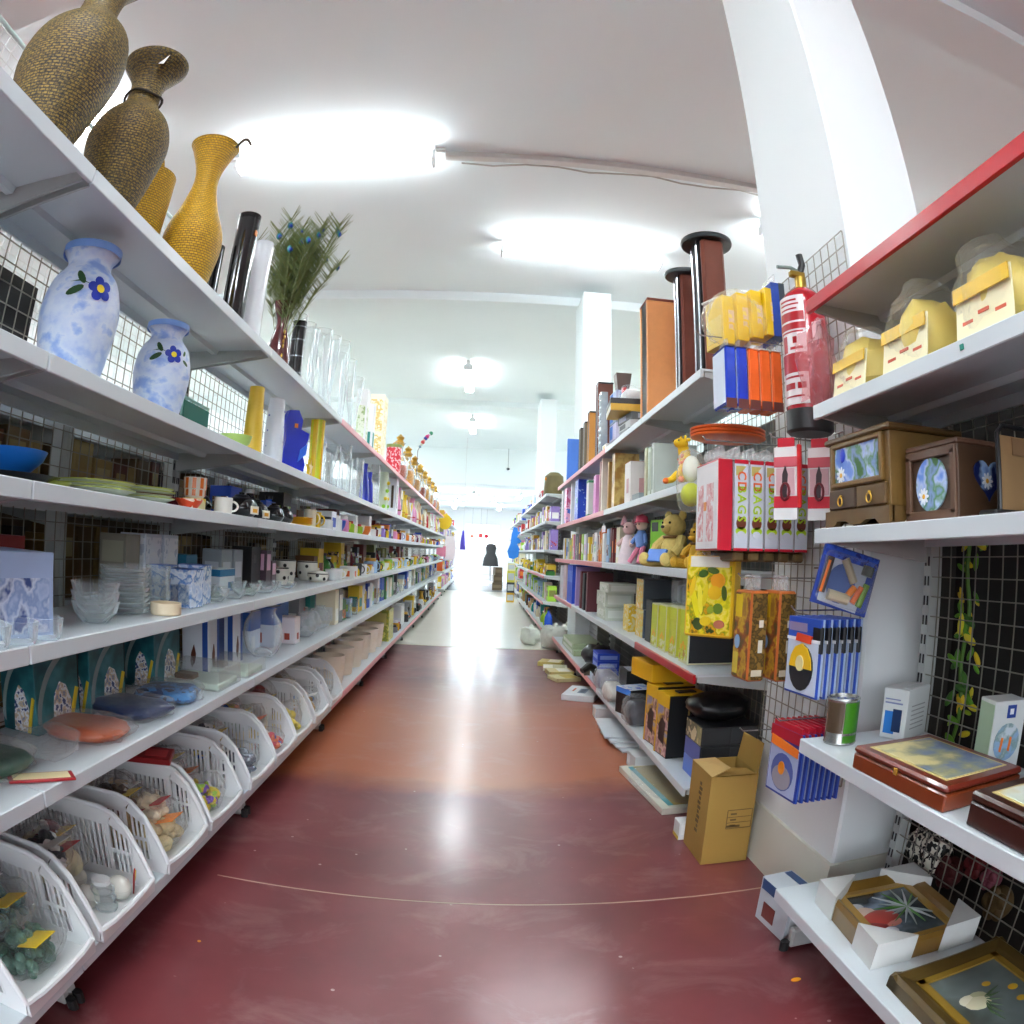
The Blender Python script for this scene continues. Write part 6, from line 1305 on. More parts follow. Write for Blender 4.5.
o = carton('yellow_case', 'flat case with a yellow underside and black lid jutting out from the top shelf', 'case', (FX(.06), 3.95, R1 + .145), (.22, .30, .075), '#c9a022', PI - .1, None, (('+z', (0, 0, 1, 1), '#1d1e20'),)); MB().box((0, 0, .058), (.224, .304, .036), ch=.004).build('black_lid', M('#1b1c1e', .4), o); panel(o, '+x', (0, 0, 1, .5), M('#d8d4c4', .5), (.22, .30, .075), 'white_edge')
o = soft_pack('white wrapped device with a red mark on top of the yellow case', (FX(.10), 3.98, R1 + .222), (.14, .2, .12), '#dcdedf', seed=17, rz=PI); MB().box((.05, .0, .09), (.02, .05, .03)).build('red_mark', M('#d8303a', .4), o)
o = carton('blister_strip', 'tall silver blister strip packaging standing on the top shelf', 'packet', (FX(.06), 4.75, R1), (.05, .09, .48), M('#aab4b8', .25, metal=.5, var=.3), PI, None, ())
for k in range(9): MB().ball((.026, 0, .03 + .052 * k), .02, 0, (.5, 1, 1), 10, 6).build('blister', M('#c8d0d2', .2, metal=.6), o)
for k, (z, h, c) in enumerate(((0, .10, '#3f4a5a'), (.102, .12, '#c9c3dc'), (.224, .14, '#8fa0b0'), (.366, .09, '#b9c4dc'))):
    carton('device_box', 'boxed device behind the silver strip, %s of its pile' % ordw(k + 1), 'box', (FX(.18), 4.62, R1 + z), (.15, .2, h - .002), c, PI + .04, 'piled device boxes', (('+x', (.1, .1, .5, .9), '#2f6fc8'), ('+y', (.2, .2, .8, .8), '#4f7fc8')))
t = pot('brown_planter', 'square-looking dark brown bowl on top of the piled device boxes', 'planter', (FX(.17), 4.6, R1 + .458), [(.05, 0), (.06, .02), (.075, .1), (.08, .13)], M('#5f4a42', .4), .005, 4, None, 2, PI / 4)
carton('small_carton', 'small white carton with an orange mark at the shelf edge before the red lip', 'box', (FX(.07), 4.50, R1), (.09, .14, .05), '#e3e3de', PI, None, (('+x', (.3, .2, .6, .8), '#e8b02a'), ('+y', (.3, .2, .6, .8), '#e8b02a')))
carton('album', 'tall thin blue album at the far end of the top shelf', 'album', (FX(.1), 6.35, R1), (.2, .05, .40), '#3f6fc0', PI)
fill('top shelf of the toys and media run', RFX, -1, R1, 6.42, 7.04, (.15, .3), ('carton', 'book', 'tall carton'), ('white', 'cream', 'grey', 'tan'), (.1, .14), .1, 61)
t = turned('round_tin', 'olive-brown round tin with an orange dot standing past the end of the toys run', 'tin', (FX(.12), 8.6, UT[0]), [(0, 0), (.13, 0), (.135, .02), (.12, .24), (.06, .29), (0, .29)], M('#6a5f34', .5, var=.3), 24); MB().ball((-.11, -.05, .2), .02).build('orange_dot', M('#e08a1c', .4), t)
# second shelf of that run: books and boxes
def bk(label, y, w, d, h, col, z=R2, off=.10, name='storage_album', cat='album', panels=(), rz=0.):
    return carton(name, label, cat, (FX(off) + d * .12, y, z), (d, w, h), col, PI + rz, None, panels)
bk('white ring album with grey spine, first past the toy giraffe', 3.12, .045, .22, .25, '#c3ccc2', panels=(('+x', (.1, .1, .5, .9), '#9aa69a'),))
bk('pale green album beside the white ring album', 3.19, .05, .22, .24, '#c9d2c0', panels=(('+x', (.2, .1, .9, .9), '#aab59f'),)); bk('olive-edged album, third past the toy giraffe', 3.27, .04, .22, .25, '#b8b894')
bk('white box with a pink emblem and pink top edge', 3.72, .15, .20, .235, '#e3ddd8', name='gift_box', cat='box', panels=(('+y', (.35, .25, .75, .6), '#c89a98'), ('+x', (.35, .25, .7, .6), '#c89a98'), ('+z', (0, 0, 1, 1), '#c8506a')))
bk('tan box standing behind the pink-emblem box', 3.62, .1, .12, .30, '#9a7040', off=.22, name='gift_box', cat='box')
bk('flat grey device lying at the shelf edge by the pink-emblem box', 3.42, .16, .10, .03, '#8f9a9c', off=.04, name='flat_device', cat='device', panels=(('+z', (.2, .2, .8, .8), '#c3cacc'),))
bk('gold marbled upright box', 4.22, .09, .16, .36, PIC(('#b08a3a', '#d8b86a', '#a87a34'), 14, .3, 'LINEAR'), name='gift_box', cat='box'); bk('darker gold upright box beside the marbled one', 4.40, .05, .16, .33, '#b0863a', name='gift_box', cat='box')
bk('cream thin album after the gold boxes', 4.60, .045, .18, .38, '#e0d4c4'); bk('dusty rose thin album after the cream one', 4.68, .03, .18, .37, '#c8a09a')
bk('tall plain pink box on the second shelf', 4.94, .10, .16, .30, '#e095cc', name='gift_box', cat='box', panels=(('+x', (.35, .8, .65, .9), '#efe0ec'),))
bk('white box with green end bands', 5.28, .11, .16, .30, '#dde3de', name='gift_box', cat='box', panels=(('+x', (0, .92, 1, .98), '#3f9a6a'), ('+x', (0, .02, 1, .08), '#3f9a6a'), ('+y', (0, .92, 1, .98), '#3f9a6a'), ('+y', (0, .02, 1, .08), '#3f9a6a')))
bk('maroon striped box standing high behind the pink one', 5.15, .2, .10, .35, '#8a5048', off=.22, name='gift_box', cat='box', panels=(('+x', (0, .7, 1, .78), '#c08a80'), ('+y', (0, .7, 1, .78), '#c08a80')))
o = bk('large bright blue box with white specks', 5.85, .20, .18, .36, PIC(('#123fb8',) * 11 + ('#9fb8e8',), 75, kind='vor'), name='gift_box', cat='box', panels=(('+x', (.6, .42, .85, .55), '#1f8a5a'),))
bk('white thin album after the blue box', 6.15, .06, .2, .36, '#e6e6ea'); bk('pink and blue printed box', 6.62, .18, .18, .36, PIC(('#e08ac0', '#d85a8a', '#e8b0d4', '#3f6fd0'), 12), name='gift_box', cat='box'); bk('white upright box at the end of the second shelf', 6.9, .12, .18, .36, '#e3e6ea', name='gift_box', cat='box')
# plush giraffe and friends
def spots(parent, c, r, n, mat, sc=(1, 1, 1), seed=0):
    q = random.Random(seed)
    for k in range(n):
        a = q.uniform(0, 6.28); b = q.uniform(-.9, 1.2); p = Vector((r * math.cos(b) * math.cos(a) * sc[0], r * math.cos(b) * math.sin(a) * sc[1], r * math.sin(b) * sc[2]))
        MB().ball(Vector(c) + p * .96, r * .34, 0, (.8, .8, .8), 8, 6).build('spot', mat, parent)
YP = M('#ecc01c', .8, var=.1, scale=40, bump=.3); OP = M('#e8742a', .8)
t = thing('plush_giraffe', 'yellow plush giraffe with orange spots on the second shelf beyond the orange trays', 'soft toy', (FX(.03), 2.60, R2), PI + .5); t.scale = (.78, .78, .72)
m = MB(); m.ball((-.02, 0, .075), .065, 0, (1.1, .9, 1), 16, 12); m.tube([(0, 0, .1), (.02, 0, .15), (.035, 0, .205)], [.04, .033, .03], 12); m.ball((.05, 0, .225), .034, 0, (1.4, .9, .9), 14, 10)
for s in (-1, 1): m.tube([(.03, s * .035, .06), (.07, s * .05, .02), (.10, s * .055, .012)], [.022, .018, .018], 10); m.ball((.03, s * .035, .245), .013, 0, (.6, 1.3, .8), 8, 6); m.tube([(.035, s * .014, .245), (.033, s * .016, .27)], .006, 6)
m.build('body', YP, t); spots(t, (-.02, 0, .075), .066, 12, OP, (1.1, .9, 1), 4); spots(t, (.02, 0, .15), .034, 12, OP, (1, 1, 1.4), 7)
for s in (-1, 1): MB().ball((.085, s * .018, .235), .006).build('eye', M('#111111', .2), t); MB().ball((.105, s * .055, .012), .02, 0, (.7, 1, .9), 8, 6).build('paw', OP, t)
def bear(label, x, y, s, col, rz, prop=None):
    t = thing('teddy_bear', label, 'soft toy', (FX(x), y, R3), PI + rz, None); c = M(col, .85, var=.15, scale=50, bump=.4); m = MB()
    P = lambda a, b, d: (a * s, b * s, d * s)
    m.ball(P(0, 0, .075), .068 * s, 0, (.9, .95, 1.1), 16, 12); m.ball(P(.01, 0, .185), .056 * s, 0, (1, 1, .95), 16, 12); m.ball(P(.058, 0, .172), .024 * s, 0, (1, 1.1, .9), 12, 8)
    for q in (-1, 1):
        m.ball(P(0, q * .045, .232), .022 * s, 0, (.6, 1, 1), 10, 8); m.tube([P(.01, q * .05, .125), P(.045, q * .075, .09), P(.07, q * .065, .06)], [.026 * s, .022 * s, .02 * s], 10); m.tube([P(.02, q * .04, .03), P(.075, q * .06, .026), P(.12, q * .068, .03)], [.032 * s, .028 * s, .028 * s], 10); m.ball(P(.125, q * .068, .034), .03 * s, 0, (.7, 1, 1), 10, 8)
    m.build('body', c, t)
    for q in (-1, 1): MB().ball(P(.058, q * .022, .197), .006 * s).build('eye', M('#120d0a', .2), t)
    MB().ball(P(.082, 0, .178), .009 * s, 0, (.7, 1.2, .8)).build('nose', M('#2a1a12', .4), t)
    MB().tube([(.05 * s * math.cos(a), .05 * s * math.sin(a), .135 * s) for a in [i * PI / 9 for i in range(18)]], .007 * s, 6, 0, True).build('ribbon', M('#7a5a34', .6), t)
    if prop: MB().box((.115 * s, .0, .05 * s), (.012, .11 * s, .06 * s), R=RY(-.5)).build('blue_book', M(prop, .4), t)
    return t
bear('cream teddy bear with a blue book in its lap on the third shelf', .12, 3.06, 1.05, '#d8c070', .5, '#4f7fd0')
bear('golden teddy bear leaning beside the cream one, nearest the pillar', .16, 2.80, .8, '#c89a28', .3)
bear('small brown teddy bear at the back behind the golden one', .26, 2.90, .65, '#4a3218', .3)
t = thing('rag_doll', 'pale pink long-eared plush doll in a white dress', 'soft toy', (FX(.10), 3.98, R3), PI + .6); m = MB()
m.lathe([(0, 0), (.065, 0), (.06, .05), (.035, .16), (.02, .175), (0, .18)], 18); m.build('dress', M('#e8d8dc', .8, var=.12, scale=40), t)
MB().ball((0, 0, .215), .042, 0, (1, 1, .95), 14, 10).build('head', M('#e6c3bc', .8), t)
for q in (-1, 1): MB().tube([(0, q * .03, .245), (-.005, q * .045, .28), (.0, q * .06, .235)], [.012, .016, .012], 8).build('ear', M('#e0aeb4', .8), t); MB().ball((.04, q * .015, .222), .005).build('eye', M('#20180f', .3), t); MB().tube([(.01, q * .03, .15), (.04, q * .06, .11)], .014, 8).build('arm', M('#e6c3bc', .8), t)
t = thing('rag_doll', 'doll with a pink hat and blue jacket leaning beside the lime board', 'soft toy', (FX(.10), 3.66, R3), PI + .5); MB().lathe([(0, .09), (.03, .1), (.036, .15), (.022, .19), (0, .195)], 16).build('jacket', M('#6f93d0', .7), t)
MB().ball((0, 0, .222), .034, 0, (1, 1, 1), 14, 10).build('head', M('#e8c8b0', .7), t); MB().lathe([(.045, .235), (.036, .245), (.032, .27), (0, .285)], 16).build('hat', M('#d8506a', .7), t)
for q in (-1, 1): MB().tube([(.0, q * .018, .1), (.03, q * .03, .05), (.05, q * .04, .012)], [.016, .014, .014], 8).build('leg', M('#e0809a', .7), t); MB().tube([(0, q * .03, .17), (.02, q * .06, .12)], .011, 8).build('arm', M('#6f93d0', .7), t); MB().ball((.032, q * .012, .226), .004).build('eye', M('#20180f', .3), t)
o = carton('play_board', 'lime green board propped upright between the doll and the cream teddy bear', 'board', (FX(.14), 3.40, R3), (.03, .17, .24), '#86cf2a', PI + .25, None, (('+x', (.1, .75, .5, .95), '#2a2f2a'), ('+x', (.1, .05, .4, .2), '#2a3f2a')))
carton('price_card', 'blank white price card at the edge of the third shelf above the books', 'card', (FX(.02), 4.40, R3 + .20), (.004, .12, .045), '#e3dce8', PI).name = 'hanging_price_card'
MB().box((0, 0, .055), (.003, .02, .02)).build('clip', M('#c9cdd0', .3), bpy.data.objects['hanging_price_card'])
fill('third shelf of the toys and media run', RFX, -1, R3, 4.18, 7.02, (.19, .24), ('book', 'book', 'tall carton'), ('white', 'pale blue', 'cream', 'white', 'grey', 'pink', 'lime', 'orange', 'yellow', 'maroon'), (.07, .12), .09, 71)
# fourth shelf of that run
LM = M('#c3cc14', .35)
for i, (y, h) in enumerate(((2.62, .225), (2.80, .22), (2.97, .215), (3.12, .21))):
    d = (.13 if i else .24, .105 if i else .12, h); o = carton('lime_carton', 'lime yellow printed carton, %s from the pillar on the fourth shelf' % ordw(i + 1), 'box', (FX(.115 if i else .165), y, R4), d, '#cfcfa8', PI, 'lime cartons', (('+x', (.03, .25, .97, .97), LM), ('+x', (.03, .05, .97, .25), PIC(('#d8d8b0', '#c3cc14', '#b88a3a'), 40)), ('+y', (.03, .03, .97, .97), '#15161a' if i == 0 else '#c8c83a')))
    for k in range(3): flat_poly(o, ell(.3 + .2 * k, .3 + .06 * (k % 2), .09, .05), M('#e8b01c', .4), '+x', d, 'yellow_bloom', .002)
for i, (y, z, h) in enumerate(((2.79, .222, .10), (2.96, .217, .11), (2.80, .324, .05))):
    o = carton('clear_display_box', 'clear plastic display box on the lime cartons, %s of three' % ordw(i + 1), 'box', (FX(.16), y, R4 + z), (.12, .12, h), FILM('#d8dee6', .3, .08, 1.), PI, 'clear display boxes', ()); MB().box((0, 0, h * .42), (.08, .08, h * .75), ch=.01).build('grey_contents', M('#77808a', .4, var=.3), o)
bk('tall charcoal box beside the lime cartons', 3.30, .12, .14, .215, '#20282c', R4, .12, 'carton', 'box', (('+x', (.05, .05, .95, .95), '#2d383c'),))
for i, (y, z, w, h, c) in enumerate(((3.52, 0, .18, .15, '#4a5a6e'), (3.54, .152, .17, .16, '#505a60'))): bk('slate blue carton with a yellow printed side, %s of two stacked' % ('lower', 'upper')[i], y, w, .17, h, c, R4 + z, .14, 'carton', 'box', (('+x', (.0, .0, .9, 1), PIC(('#e0d8a8', '#d8c86a', '#e8b82a', '#e8e6d8'), 34)),))
bk('yellow and cream carton with a red edge on the fourth shelf', 3.80, .14, .16, .15, PIC(('#e2d490', '#e8c02a', '#ece6cc'), 30), R4, .12, 'carton', 'box', (('+y', (.0, .1, .35, .9), '#8a3040'),))
for i, (y, z, h) in enumerate(((4.52, 0, .085), (4.55, .087, .10), (4.45, .189, .06))): bk('pale green-white flat carton, %s of the pile on the fourth shelf' % ordw(i + 1), y, .32, .2, h, '#c9cfbf', R4 + z, .12, 'carton', 'box', (('+x', (.1, .2, .9, .8), PIC(('#c9cfbf', '#dfe3d8', '#a9b89a'), 30)), ('+y', (.1, .2, .9, .8), '#dfe3d8')))
bk('dark maroon upright folder on the fourth shelf', 5.05, .06, .2, .30, '#5a2028', R4); bk('black upright folder beside the maroon one', 5.22, .10, .2, .29, '#15171a', R4); bk('second maroon folder past the black one', 5.38, .07, .2, .3, '#6a2830', R4)
for i in range(4): bk('bright blue ring binder, %s of the row on the fourth shelf' % ordw(i + 1), 5.85 + .085 * i, .075, .22, .34, '#1f4fd0', R4, panels=(('+x', (.3, .55, .7, .85), '#7fa0e8'),))
bk('lilac binder after the blue binders', 5.645, .055, .2, .33, '#a98fc8', R4); bk('pale pink wide album at the end of the fourth shelf', 6.4, .2, .2, .33, '#d8bcc0', R4); bk('white album at the far end of the fourth shelf', 6.7, .15, .2, .32, '#dfdfe3', R4)
# base shelf of that run
SKIN = PIC(('#c99a90', '#a8707a', '#d8b8a8', '#6a3f48', '#d0a81c', '#8a8ab0'), 12, .3, 'LINEAR', off=5.)
for i, y in enumerate((2.80, 3.00)):
    d = (.19, .14, .285); o = carton('tool_case_box', 'yellow-topped upright box with a photo front and black side, %s of two' % ('nearer', 'farther')[i], 'box', (FX(.12), y, R5), d, '#17181a', PI + .12, 'yellow-topped boxes', (('+x', (.02, .02, .98, .98), SKIN), ('+z', (0, 0, 1, 1), '#e3b414'), ('+x', (.0, .80, 1., 1.), '#e0b020'), ('+x', (.0, .0, .1, .8), '#d8a81c')))
    flat_poly(o, [(.3, .25), (.75, .2), (.8, .55), (.5, .62), (.28, .5)], M('#2c1c1e', .4), '+x', d, 'photo_shade', .002); MB().box((-.01, 0, .289), (.09, .05, .008), ch=.003).build('handle', M('#1a1a1c', .4), o); MB().box((.0, .0715, .22), (.008, .002, .05)).build('latch', M('#a9894a', .4), o)
o = carton('yellow_carton', 'plain yellow carton balanced on top of the yellow-topped boxes', 'box', (FX(.10), 3.14, R5 + .292), (.20, .27, .085), '#dba91a', PI + .15, None, (('+x', (.05, .1, .95, .9), '#d8a414'), ('+z', (.1, .1, .9, .9), '#e3b424')))
for k in range(3):
    d = (.24, .20, .075); o = carton('photo_carton', 'photo-sided carton, %s of the pile behind the cardboard box' % ('lowest', 'middle', 'topmost')[k], 'box', (FX(.19), 2.475, R5 + .077 * k), d, ('#6f86c8', '#26282a', '#26282a')[k], PI, 'photo cartons', (('+x', (.02, .02, .98, .98), ('#5f7fd0', '#4f62a8', PIC(('#c9b98a', '#8a8a5a', '#5a5a44', '#d8cba4'), 14))[k]), ('+y', (.02, .08, .48, .92), ('#8fa6dc', '#2f3134', '#34373a')[k]), ('+y', (.52, .08, .98, .92), ('#7f98d4', '#26292c', '#2f3134')[k])))
o = blob(.135, .125, .055, 47, .08, 24, 12).build('black_bag', M('#101113', .35, bump=.2), None, (FX(.19), 2.53, R5 + .235)); tag(o, 'flat black zipped bag lying on the pile of photo cartons', 'bag'); MB().tube([(.13 * math.cos(a), .12 * math.sin(a), .05) for a in [i * PI / 16 for i in range(32)]], .004, 6, 0, True).build('zip', M('#2c2d30', .4), o)
soft_pack('crumpled clear packet of grey fabric beside the yellow-topped boxes', (FX(.06), 3.36, R5), (.16, .2, .16), '#4a4a50', seed=27, rz=PI)
o = carton('printed_carton', 'blue and white topped black carton on the base shelf', 'box', (FX(.1), 3.60, R5), (.17, .16, .15), '#16171a', PI + .3, None, (('+z', (.0, .0, 1, 1), PIC(('#2f6fd8', '#dfe6f0', '#7fb0e8'), 14)), ('+x', (.0, .8, 1, 1), '#3f7fd8')))
soft_pack('silvery wrapped white packet leaning over the base shelf lip', (FX(.04), 3.95, R5), (.13, .26, .14), '#c3c0b8', seed=37, rz=PI)
o = carton('printed_carton', 'dark carton with a small blue label on top, behind the silvery packet', 'box', (FX(.17), 3.92, R5), (.16, .2, .20), '#1d2226', PI, None, (('+z', (.1, .1, .9, .9), '#c3ccd6'), ('+z', (.6, .3, .9, .7), '#2f7fe0')))
soft_pack('grey crumpled plastic packet on the base shelf', (FX(.07), 4.35, R5), (.16, .24, .15), '#8a8a96', seed=39, rz=PI)
for k in range(3): carton('blue_box', 'blue printed flat box, %s of the pile at the back of the base shelf' % ordw(k + 1), 'box', (FX(.16), 4.85, R5 + .057 * k), (.16, .22, .055), '#2148c8', PI, 'blue flat boxes', (('+x', (.1, .2, .9, .7), '#8fa6e8'), ('+y', (.1, .2, .9, .7), '#8fa6e8')))
o = blob(.12, .16, .085, 49, .12).build('black_bag', M('#15161a', .4), None, (FX(.17), 5.25, R5)); tag(o, 'black fabric bag past the pile of blue flat boxes', 'bag'); MB().tube([(0, .06 * math.cos(a), .13 + .05 * math.sin(a)) for a in [i * PI / 8 for i in range(9)]], .006, 6).build('handle', M('#15161a', .4), o)
t = MB().tube([(-.03, -.03, .03), (.0, .0, .08), (.04, .02, .10), (.09, .05, .07)], [.02, .028, .03, .022], 10).build('black_tool', M('#17150f', .4), None, (FX(.03), 4.62, R5), (0, 0, PI)); tag(t, 'black handled tool hanging over the lip of the base shelf', 'tool'); MB().box((.05, .02, .06), (.04, .03, .05)).build('brown_grip', M('#5a5240', .5), t)
for k in range(2): carton('flat_pack', 'wide pale green flat pack, %s of two at the far part of the base shelf' % ('lower', 'upper')[k], 'box', (FX(.17), 6.1, R5 + .052 * k), (.26, .8 - .1 * k, .05), '#aebf9a', PI, 'pale green flat packs', (('+x', (.1, .2, .9, .8), '#dfe6d8'), ('+z', (.05, .05, .95, .95), '#b9c9a6')))
# things on the floor along that run
o = carton('flat_board', 'large flat wrapped board, tan with a teal stripe, half under the base shelf', 'board', (.885, 2.80, .0), (.30, .60, .03), '#c9c6b8', PI + .10, None, (('+z', (.05, .04, .95, .80), '#93803a'), ('+z', (.05, .80, .95, .88), '#4f98a0')))
o2 = blob(.165, .32, .022, 53, .05, 24, 8).build('clear_wrap', FILM('#f4f6f8', .12, .1, 1., .8), o)
for k in range(4): carton('flat_envelope', 'white flat envelope, %s of the fanned pile on the floor' % ordw(k + 1), 'envelope', (.885 - .012 * k, 3.62 + .05 * k, .0125 * k), (.24, .44, .011), '#c9ced2', PI + .1 - .05 * k, 'white flat envelopes', (('+z', (.1, .1, .4, .3), '#aab3b8'),))
carton('white_carton', 'white flat carton on the floor against the tan wrapped board', 'box', (.875, 3.15, 0), (.20, .13, .075), '#c8ccce', PI + .1, None, (('+x', (.1, .2, .4, .8), '#dfe2e4'),))
o = carton('white_gadget_box', 'white box with a grey display picture lying on the red floor', 'box', (.79, 4.85, 0), (.24, .36, .045), '#d8dde0', PI - .35, None, (('+z', (.3, .35, .75, .6), '#77879a'), ('+z', (.35, .40, .7, .55), '#3f4f66'), ('+z', (.3, .75, .6, .8), '#d8704a')))
carton('white_carton', 'white stub carton poking out between the envelopes and the white box', 'box', (.90, 4.22, 0), (.26, .12, .07), '#d3d8da', PI, None, (('+x', (.1, .1, .9, .9), '#dfe2e0'),))
for k in range(4): carton('cream_booklet', 'cream and yellow booklet, %s of the untidy pile on the floor' % ordw(k + 1), 'booklet', (.735 - .01 * k, 5.52 + .25 * k, .0), (.22, .20, .03 + .01 * (k % 2)), ('#d8cf9a', '#cfc080', '#dfdcc8', '#c3b060')[k], PI + .3 - .2 * k, 'cream booklets', (('+z', (.1, .1, .9, .6), ('#c9b04a', '#e3e0d0', '#b8b48a', '#e3ddc0')[k]),))
for k, (x, y, s) in enumerate(((.86, 7.35, .9), (.62, 7.72, .7), (1.05, 7.78, .8))):
    o = blob(.16 * s, .2 * s, .15 * s, 57 + k, .2).build('plastic_sack', M('#c9cdc3', .35, var=.2, scale=18, bump=.5), None, (x, y, 0)); tag(o, 'crumpled pale plastic sack, %s of three on the floor in the gap' % ('largest', 'closest to the aisle', 'farthest')[k], 'sack', 'plastic sacks'); MB().ball((0, 0, .28 * s), .04 * s, 0, (1, 1, 1.3), 8, 6).build('knot', M('#c9cdc3', .4), o)
# ------------------------------------------------------------------ farther runs
U1, U2, U3, U4, U5, U6 = UT
nm = ('top', 'second', 'third', 'fourth', 'fifth', 'base')
for i, (z, hr, kinds, hues) in enumerate(((U1, (.12, .26), ('carton', 'book', 'tall carton'), ('white', 'maroon', 'blue', 'pale blue', 'red', 'cream')), (U2, (.16, .26), ('book', 'tall carton', 'carton'), ('yellow', 'white', 'red', 'violet', 'cream', 'mustard')),
                                          (U3, (.14, .26), ('book', 'carton', 'bottle'), ('white', 'violet', 'mustard', 'grey', 'cream')), (U4, (.08, .2), ('carton', 'jar', 'bottle'), ('yellow', 'red', 'brown', 'mustard', 'yellow', 'green')),
                                          (U5, (.14, .26), ('carton', 'carton', 'tall carton'), ('cream', 'white', 'lime', 'pink', 'pale blue')), (U6, (.14, .26), ('carton', 'tall carton', 'bottle'), ('teal', 'blue', 'tan', 'brown', 'cream', 'lime')))):
    fill('%s shelf of the second media run' % nm[i], RFX, -1, z, 8.86 if i == 0 else 8.45, 13.85, hr, kinds, hues, (.10, .17), .09, 80 + i)
for i, z in enumerate(LT):
    fill('%s shelf of the far housewares run' % nm[i], LF, 1, z, 15.4, 22.2, (.14, .28), ('carton', 'tall carton', 'vase', 'carton'), ('yellow', 'white', 'red', 'blue', 'mustard', 'pink', 'violet', 'cream'), (.16, .26), .09, 90 + i)
for i, z in enumerate(UT):
    fill('%s shelf of the far media run' % nm[i], .86, -1, z, 15.7, 21.1, (.14, .28), ('carton', 'tall carton', 'book'), ('yellow', 'white', 'red', 'blue', 'pink', 'lime', 'cream'), (.16, .26), .09, 100 + i)
def sign(label, x, y, z, w, h, col, shape='ell'):
    pts = ell(0, 0, w / 2, h / 2, 20) if shape == 'ell' else [(-w / 2, -h / 2), (w / 2, -h / 2), (w / 2, h / 2), (-w / 2, h / 2)]
    o = MB().prism(pts, -.01, .01, 'y').build('hanging_tag', M(col, .45), None, (x, y, z)); tag(o, label, 'hanging tag'); MB().box((0, 0, h / 2 + .02), (.01, .01, .05)).build('strap', M('#dddddd', .4), o); return o
sign('round yellow hanging tag at the end of the housewares run', -.79, 14.26, 1.65, .29, .33, '#eec218')
sign('orange hanging tag low at the end of the housewares run', -.88, 14.26, .73, .16, .26, '#e8642a', 'rect')
sign('pink hanging tag above the orange one', -.85, 14.30, 1.02, .2, .22, '#e88aa8', 'rect')
sign('white dotted hanging panel beside the pink tag', -.66, 14.45, 1.1, .22, .5, '#efe6ec', 'rect')
bd = [(-.10, -.30), (.0, -.32), (.10, -.27), (.12, -.1), (.06, .0), (.16, .06), (.10, .12), (.06, .14), (.08, .2), (.16, .24), (.07, .27), (.06, .34), (-.02, .36), (-.06, .2), (-.08, .0), (-.14, -.16)]
o = MB().prism(bd, -.012, .012, 'y').build('hanging_display_figure', M('#1f7fe0', .4), None, (.70, 14.2, 1.24)); tag(o, 'bright blue cut-out figure hung at the end of the second media run', 'display'); MB().box((.0, 0, .38), (.01, .01, .06)).build('strap', M('#dddddd', .4), o)
for k, (z, w, h, c) in enumerate(((0, .2, .2, '#d8a82a'), (.202, .16, .22, '#3a3f46'), (.424, .2, .24, '#d8d04a'), (.666, .16, .16, '#e8e0b0'))):
    carton('display_carton', '%s carton of the stack below the blue cut-out figure, %s' % (('mustard', 'charcoal', 'lime', 'cream')[k], ('lowest', 'second', 'third', 'topmost')[k]), 'box', (.66, 14.25, z), (.16, w, h), c, PI, None, (('+y', (.1, .2, .9, .8), '#c9cfd2'),))
o = turned('hanging_net', 'purple cone-shaped net hanging over the far left of the aisle', 'net', (-.47, 17.2, 1.08), [(0, 0), (.07, 0), (.06, .2), (.02, .48), (0, .5)], M('#4a3fb8', .5), 14); MB().tube([(0, 0, .49), (0, 0, 2.9)], .004, 5).build('cord', M('#cccccc', .5), o)
for k in range(3): carton('brown_carton', 'brown carton stacked on the far aisle floor before the black dress, %s' % ('lowest', 'middle', 'topmost')[k], 'box', (.49, 18.6, .212 * k), (.28 - .04 * k, .3, .21), '#6f5f48', .1 * k, 'brown cartons on the far floor', (('-y', (.1, .3, .9, .7), '#8a7a60'),))
t = thing('dress_form', 'black sleeveless dress on a stand at the far end of the aisle', 'dress', (.38, 25.0, 0))
MB().lathe([(.3, .52), (.26, .8), (.17, 1.0), (.2, 1.2), (.16, 1.32), (.06, 1.36), (0, 1.37)], 20, sq=.7).build('dress', M('#0e0e10', .6), t)
MB().cyl(.03, .02, .6, 10).build('pole', M('#b9b9b9', .3, metal=.6), t); MB().cyl(.2, 0, .025, 20).build('base', M('#9a9a9a', .4), t)
m = MB(); m.cyl(.05, 1.36, 1.46, 14); m.ball((0, 0, 1.48), .055); m.build('neck', M('#d8c8b4', .5), t)
for s in (-1, 1): MB().ball((s * .16, 0, 1.30), .05, 0, (1, .9, 1)).build('shoulder', M('#d8c8b4', .5), t)
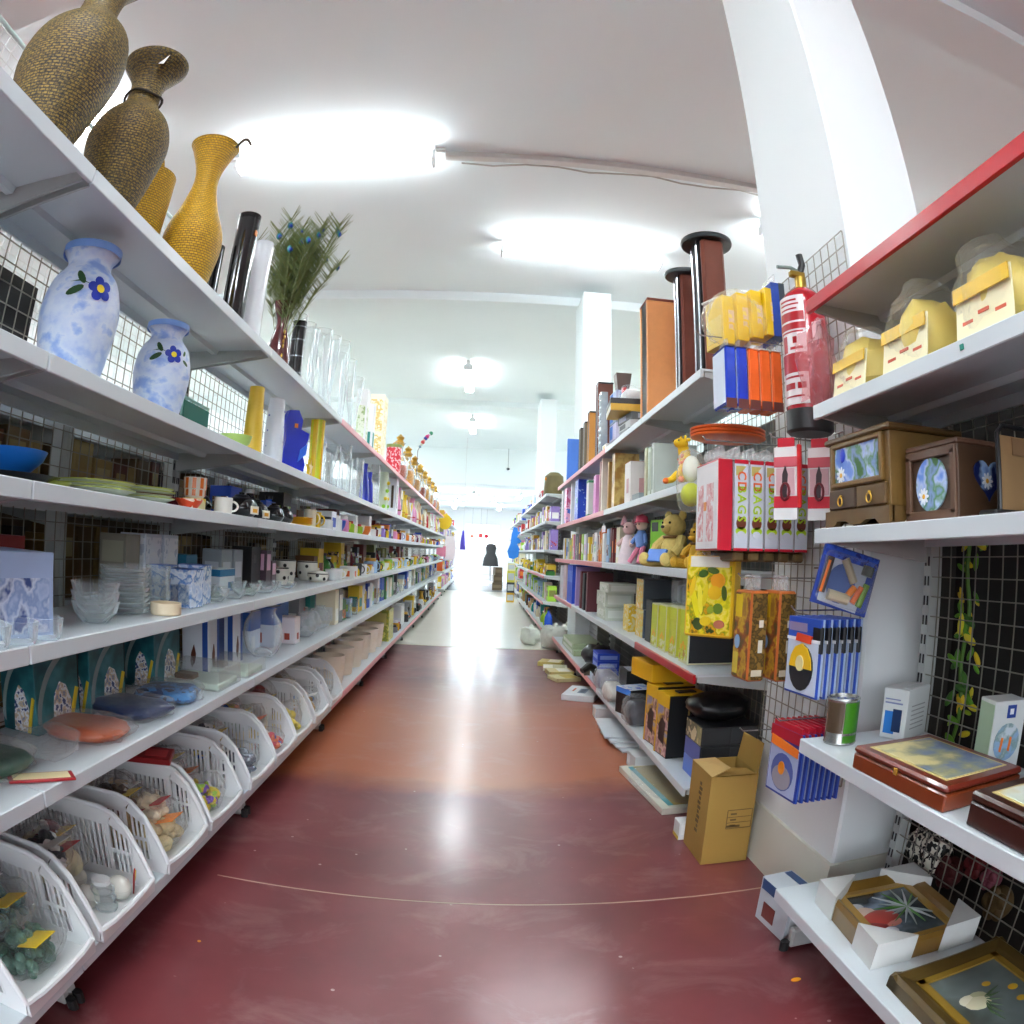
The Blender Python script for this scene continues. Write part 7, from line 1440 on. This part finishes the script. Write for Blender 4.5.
for k, (x, c, h) in enumerate(((-.42, '#b86a5a', .12), (-.04, '#c9484a', .2), (.22, '#d82a3a', .16))):
    o = turned('hanging_lantern', 'small red hanging lantern in the far window, %s' % ('palest', 'tallest', 'brightest')[k], 'lantern', (x, 30.2, 1.66), [(0, 0), (.06, .01), (.11, h * .5), (.06, h), (0, h + .01)], M(c, .5), 16, 'red lanterns'); MB().tube([(0, 0, h), (0, 0, 1.33)], .006, 5).build('cord', M('#aaaaaa', .5), o)
t = thing('hanging_dome_camera', 'small dark dome on a thin rod hanging from the ceiling far down the aisle', 'ceiling fixture', (.686, 19.2, 3.46)); MB().tube([(0, 0, .03), (0, 0, CEIL - 3.46)], .012, 6).build('rod', M('#a9b0b4', .4), t); MB().ball((0, 0, 0), .05, 0, (1, 1, .8)).build('dome', M('#3a3f44', .3), t)
# tall wire rack behind the vases at the near end
t = thing('hanging_wire_rack', 'white wire grid rack rising behind the brown wicker vases', 'wire grid', (-1.68, .2, 1.38)); m = MB()
for k in range(56): m.box((0, .05 * k, .66), (.003, .003, 1.22))
for k in range(26): m.box((.003, 1.37, .06 + k * .048), (.003, 2.75, .003))
m.build('wire_mesh', M('#dfe5e4', .4), t); m = MB(); m.tube([(0, 0, 0), (0, 0, 1.28), (0, 2.75, 1.28), (0, 2.75, 0)], .01, 8); m.build('rack_frame', M('#b9c8c4', .4), t)

o = carton('white_carton', 'small white carton on the floor just behind the tan cardboard box', 'box', (.80, 2.262, 0), (.08, .07, .07), '#d8dbdb', PI, None, (('+x', (0, 0, 1, .2), '#c9a83a'), ('+y', (.1, .3, .9, .9), '#e3e5e4')))
o = MB().cyl(.011, 0, .0012, 14).build('price_sticker', M('#f09a1c', .5), None, (.804, 1.244, 0)); o.scale = (1.3, .8, 1); tag(o, 'orange price sticker stuck to the red floor near the bottom shelf', 'sticker')
o = MB().cyl(.005, 0, .0012, 12).build('price_sticker', M('#d89a2c', .5), None, (-.70, 1.386, 0)); tag(o, 'tiny orange sticker scrap on the red floor by the baskets', 'sticker')
# ------------------------------------------------------------------ a hair of clearance under everything that stands on a shelf
for o in list(SC.objects):
    if o.parent is None and o.get('kind') != 'structure' and o.name.split('.')[0] not in ('shelving_unit', 'ceiling_light', 'camera'):
        o.location.z += .0012
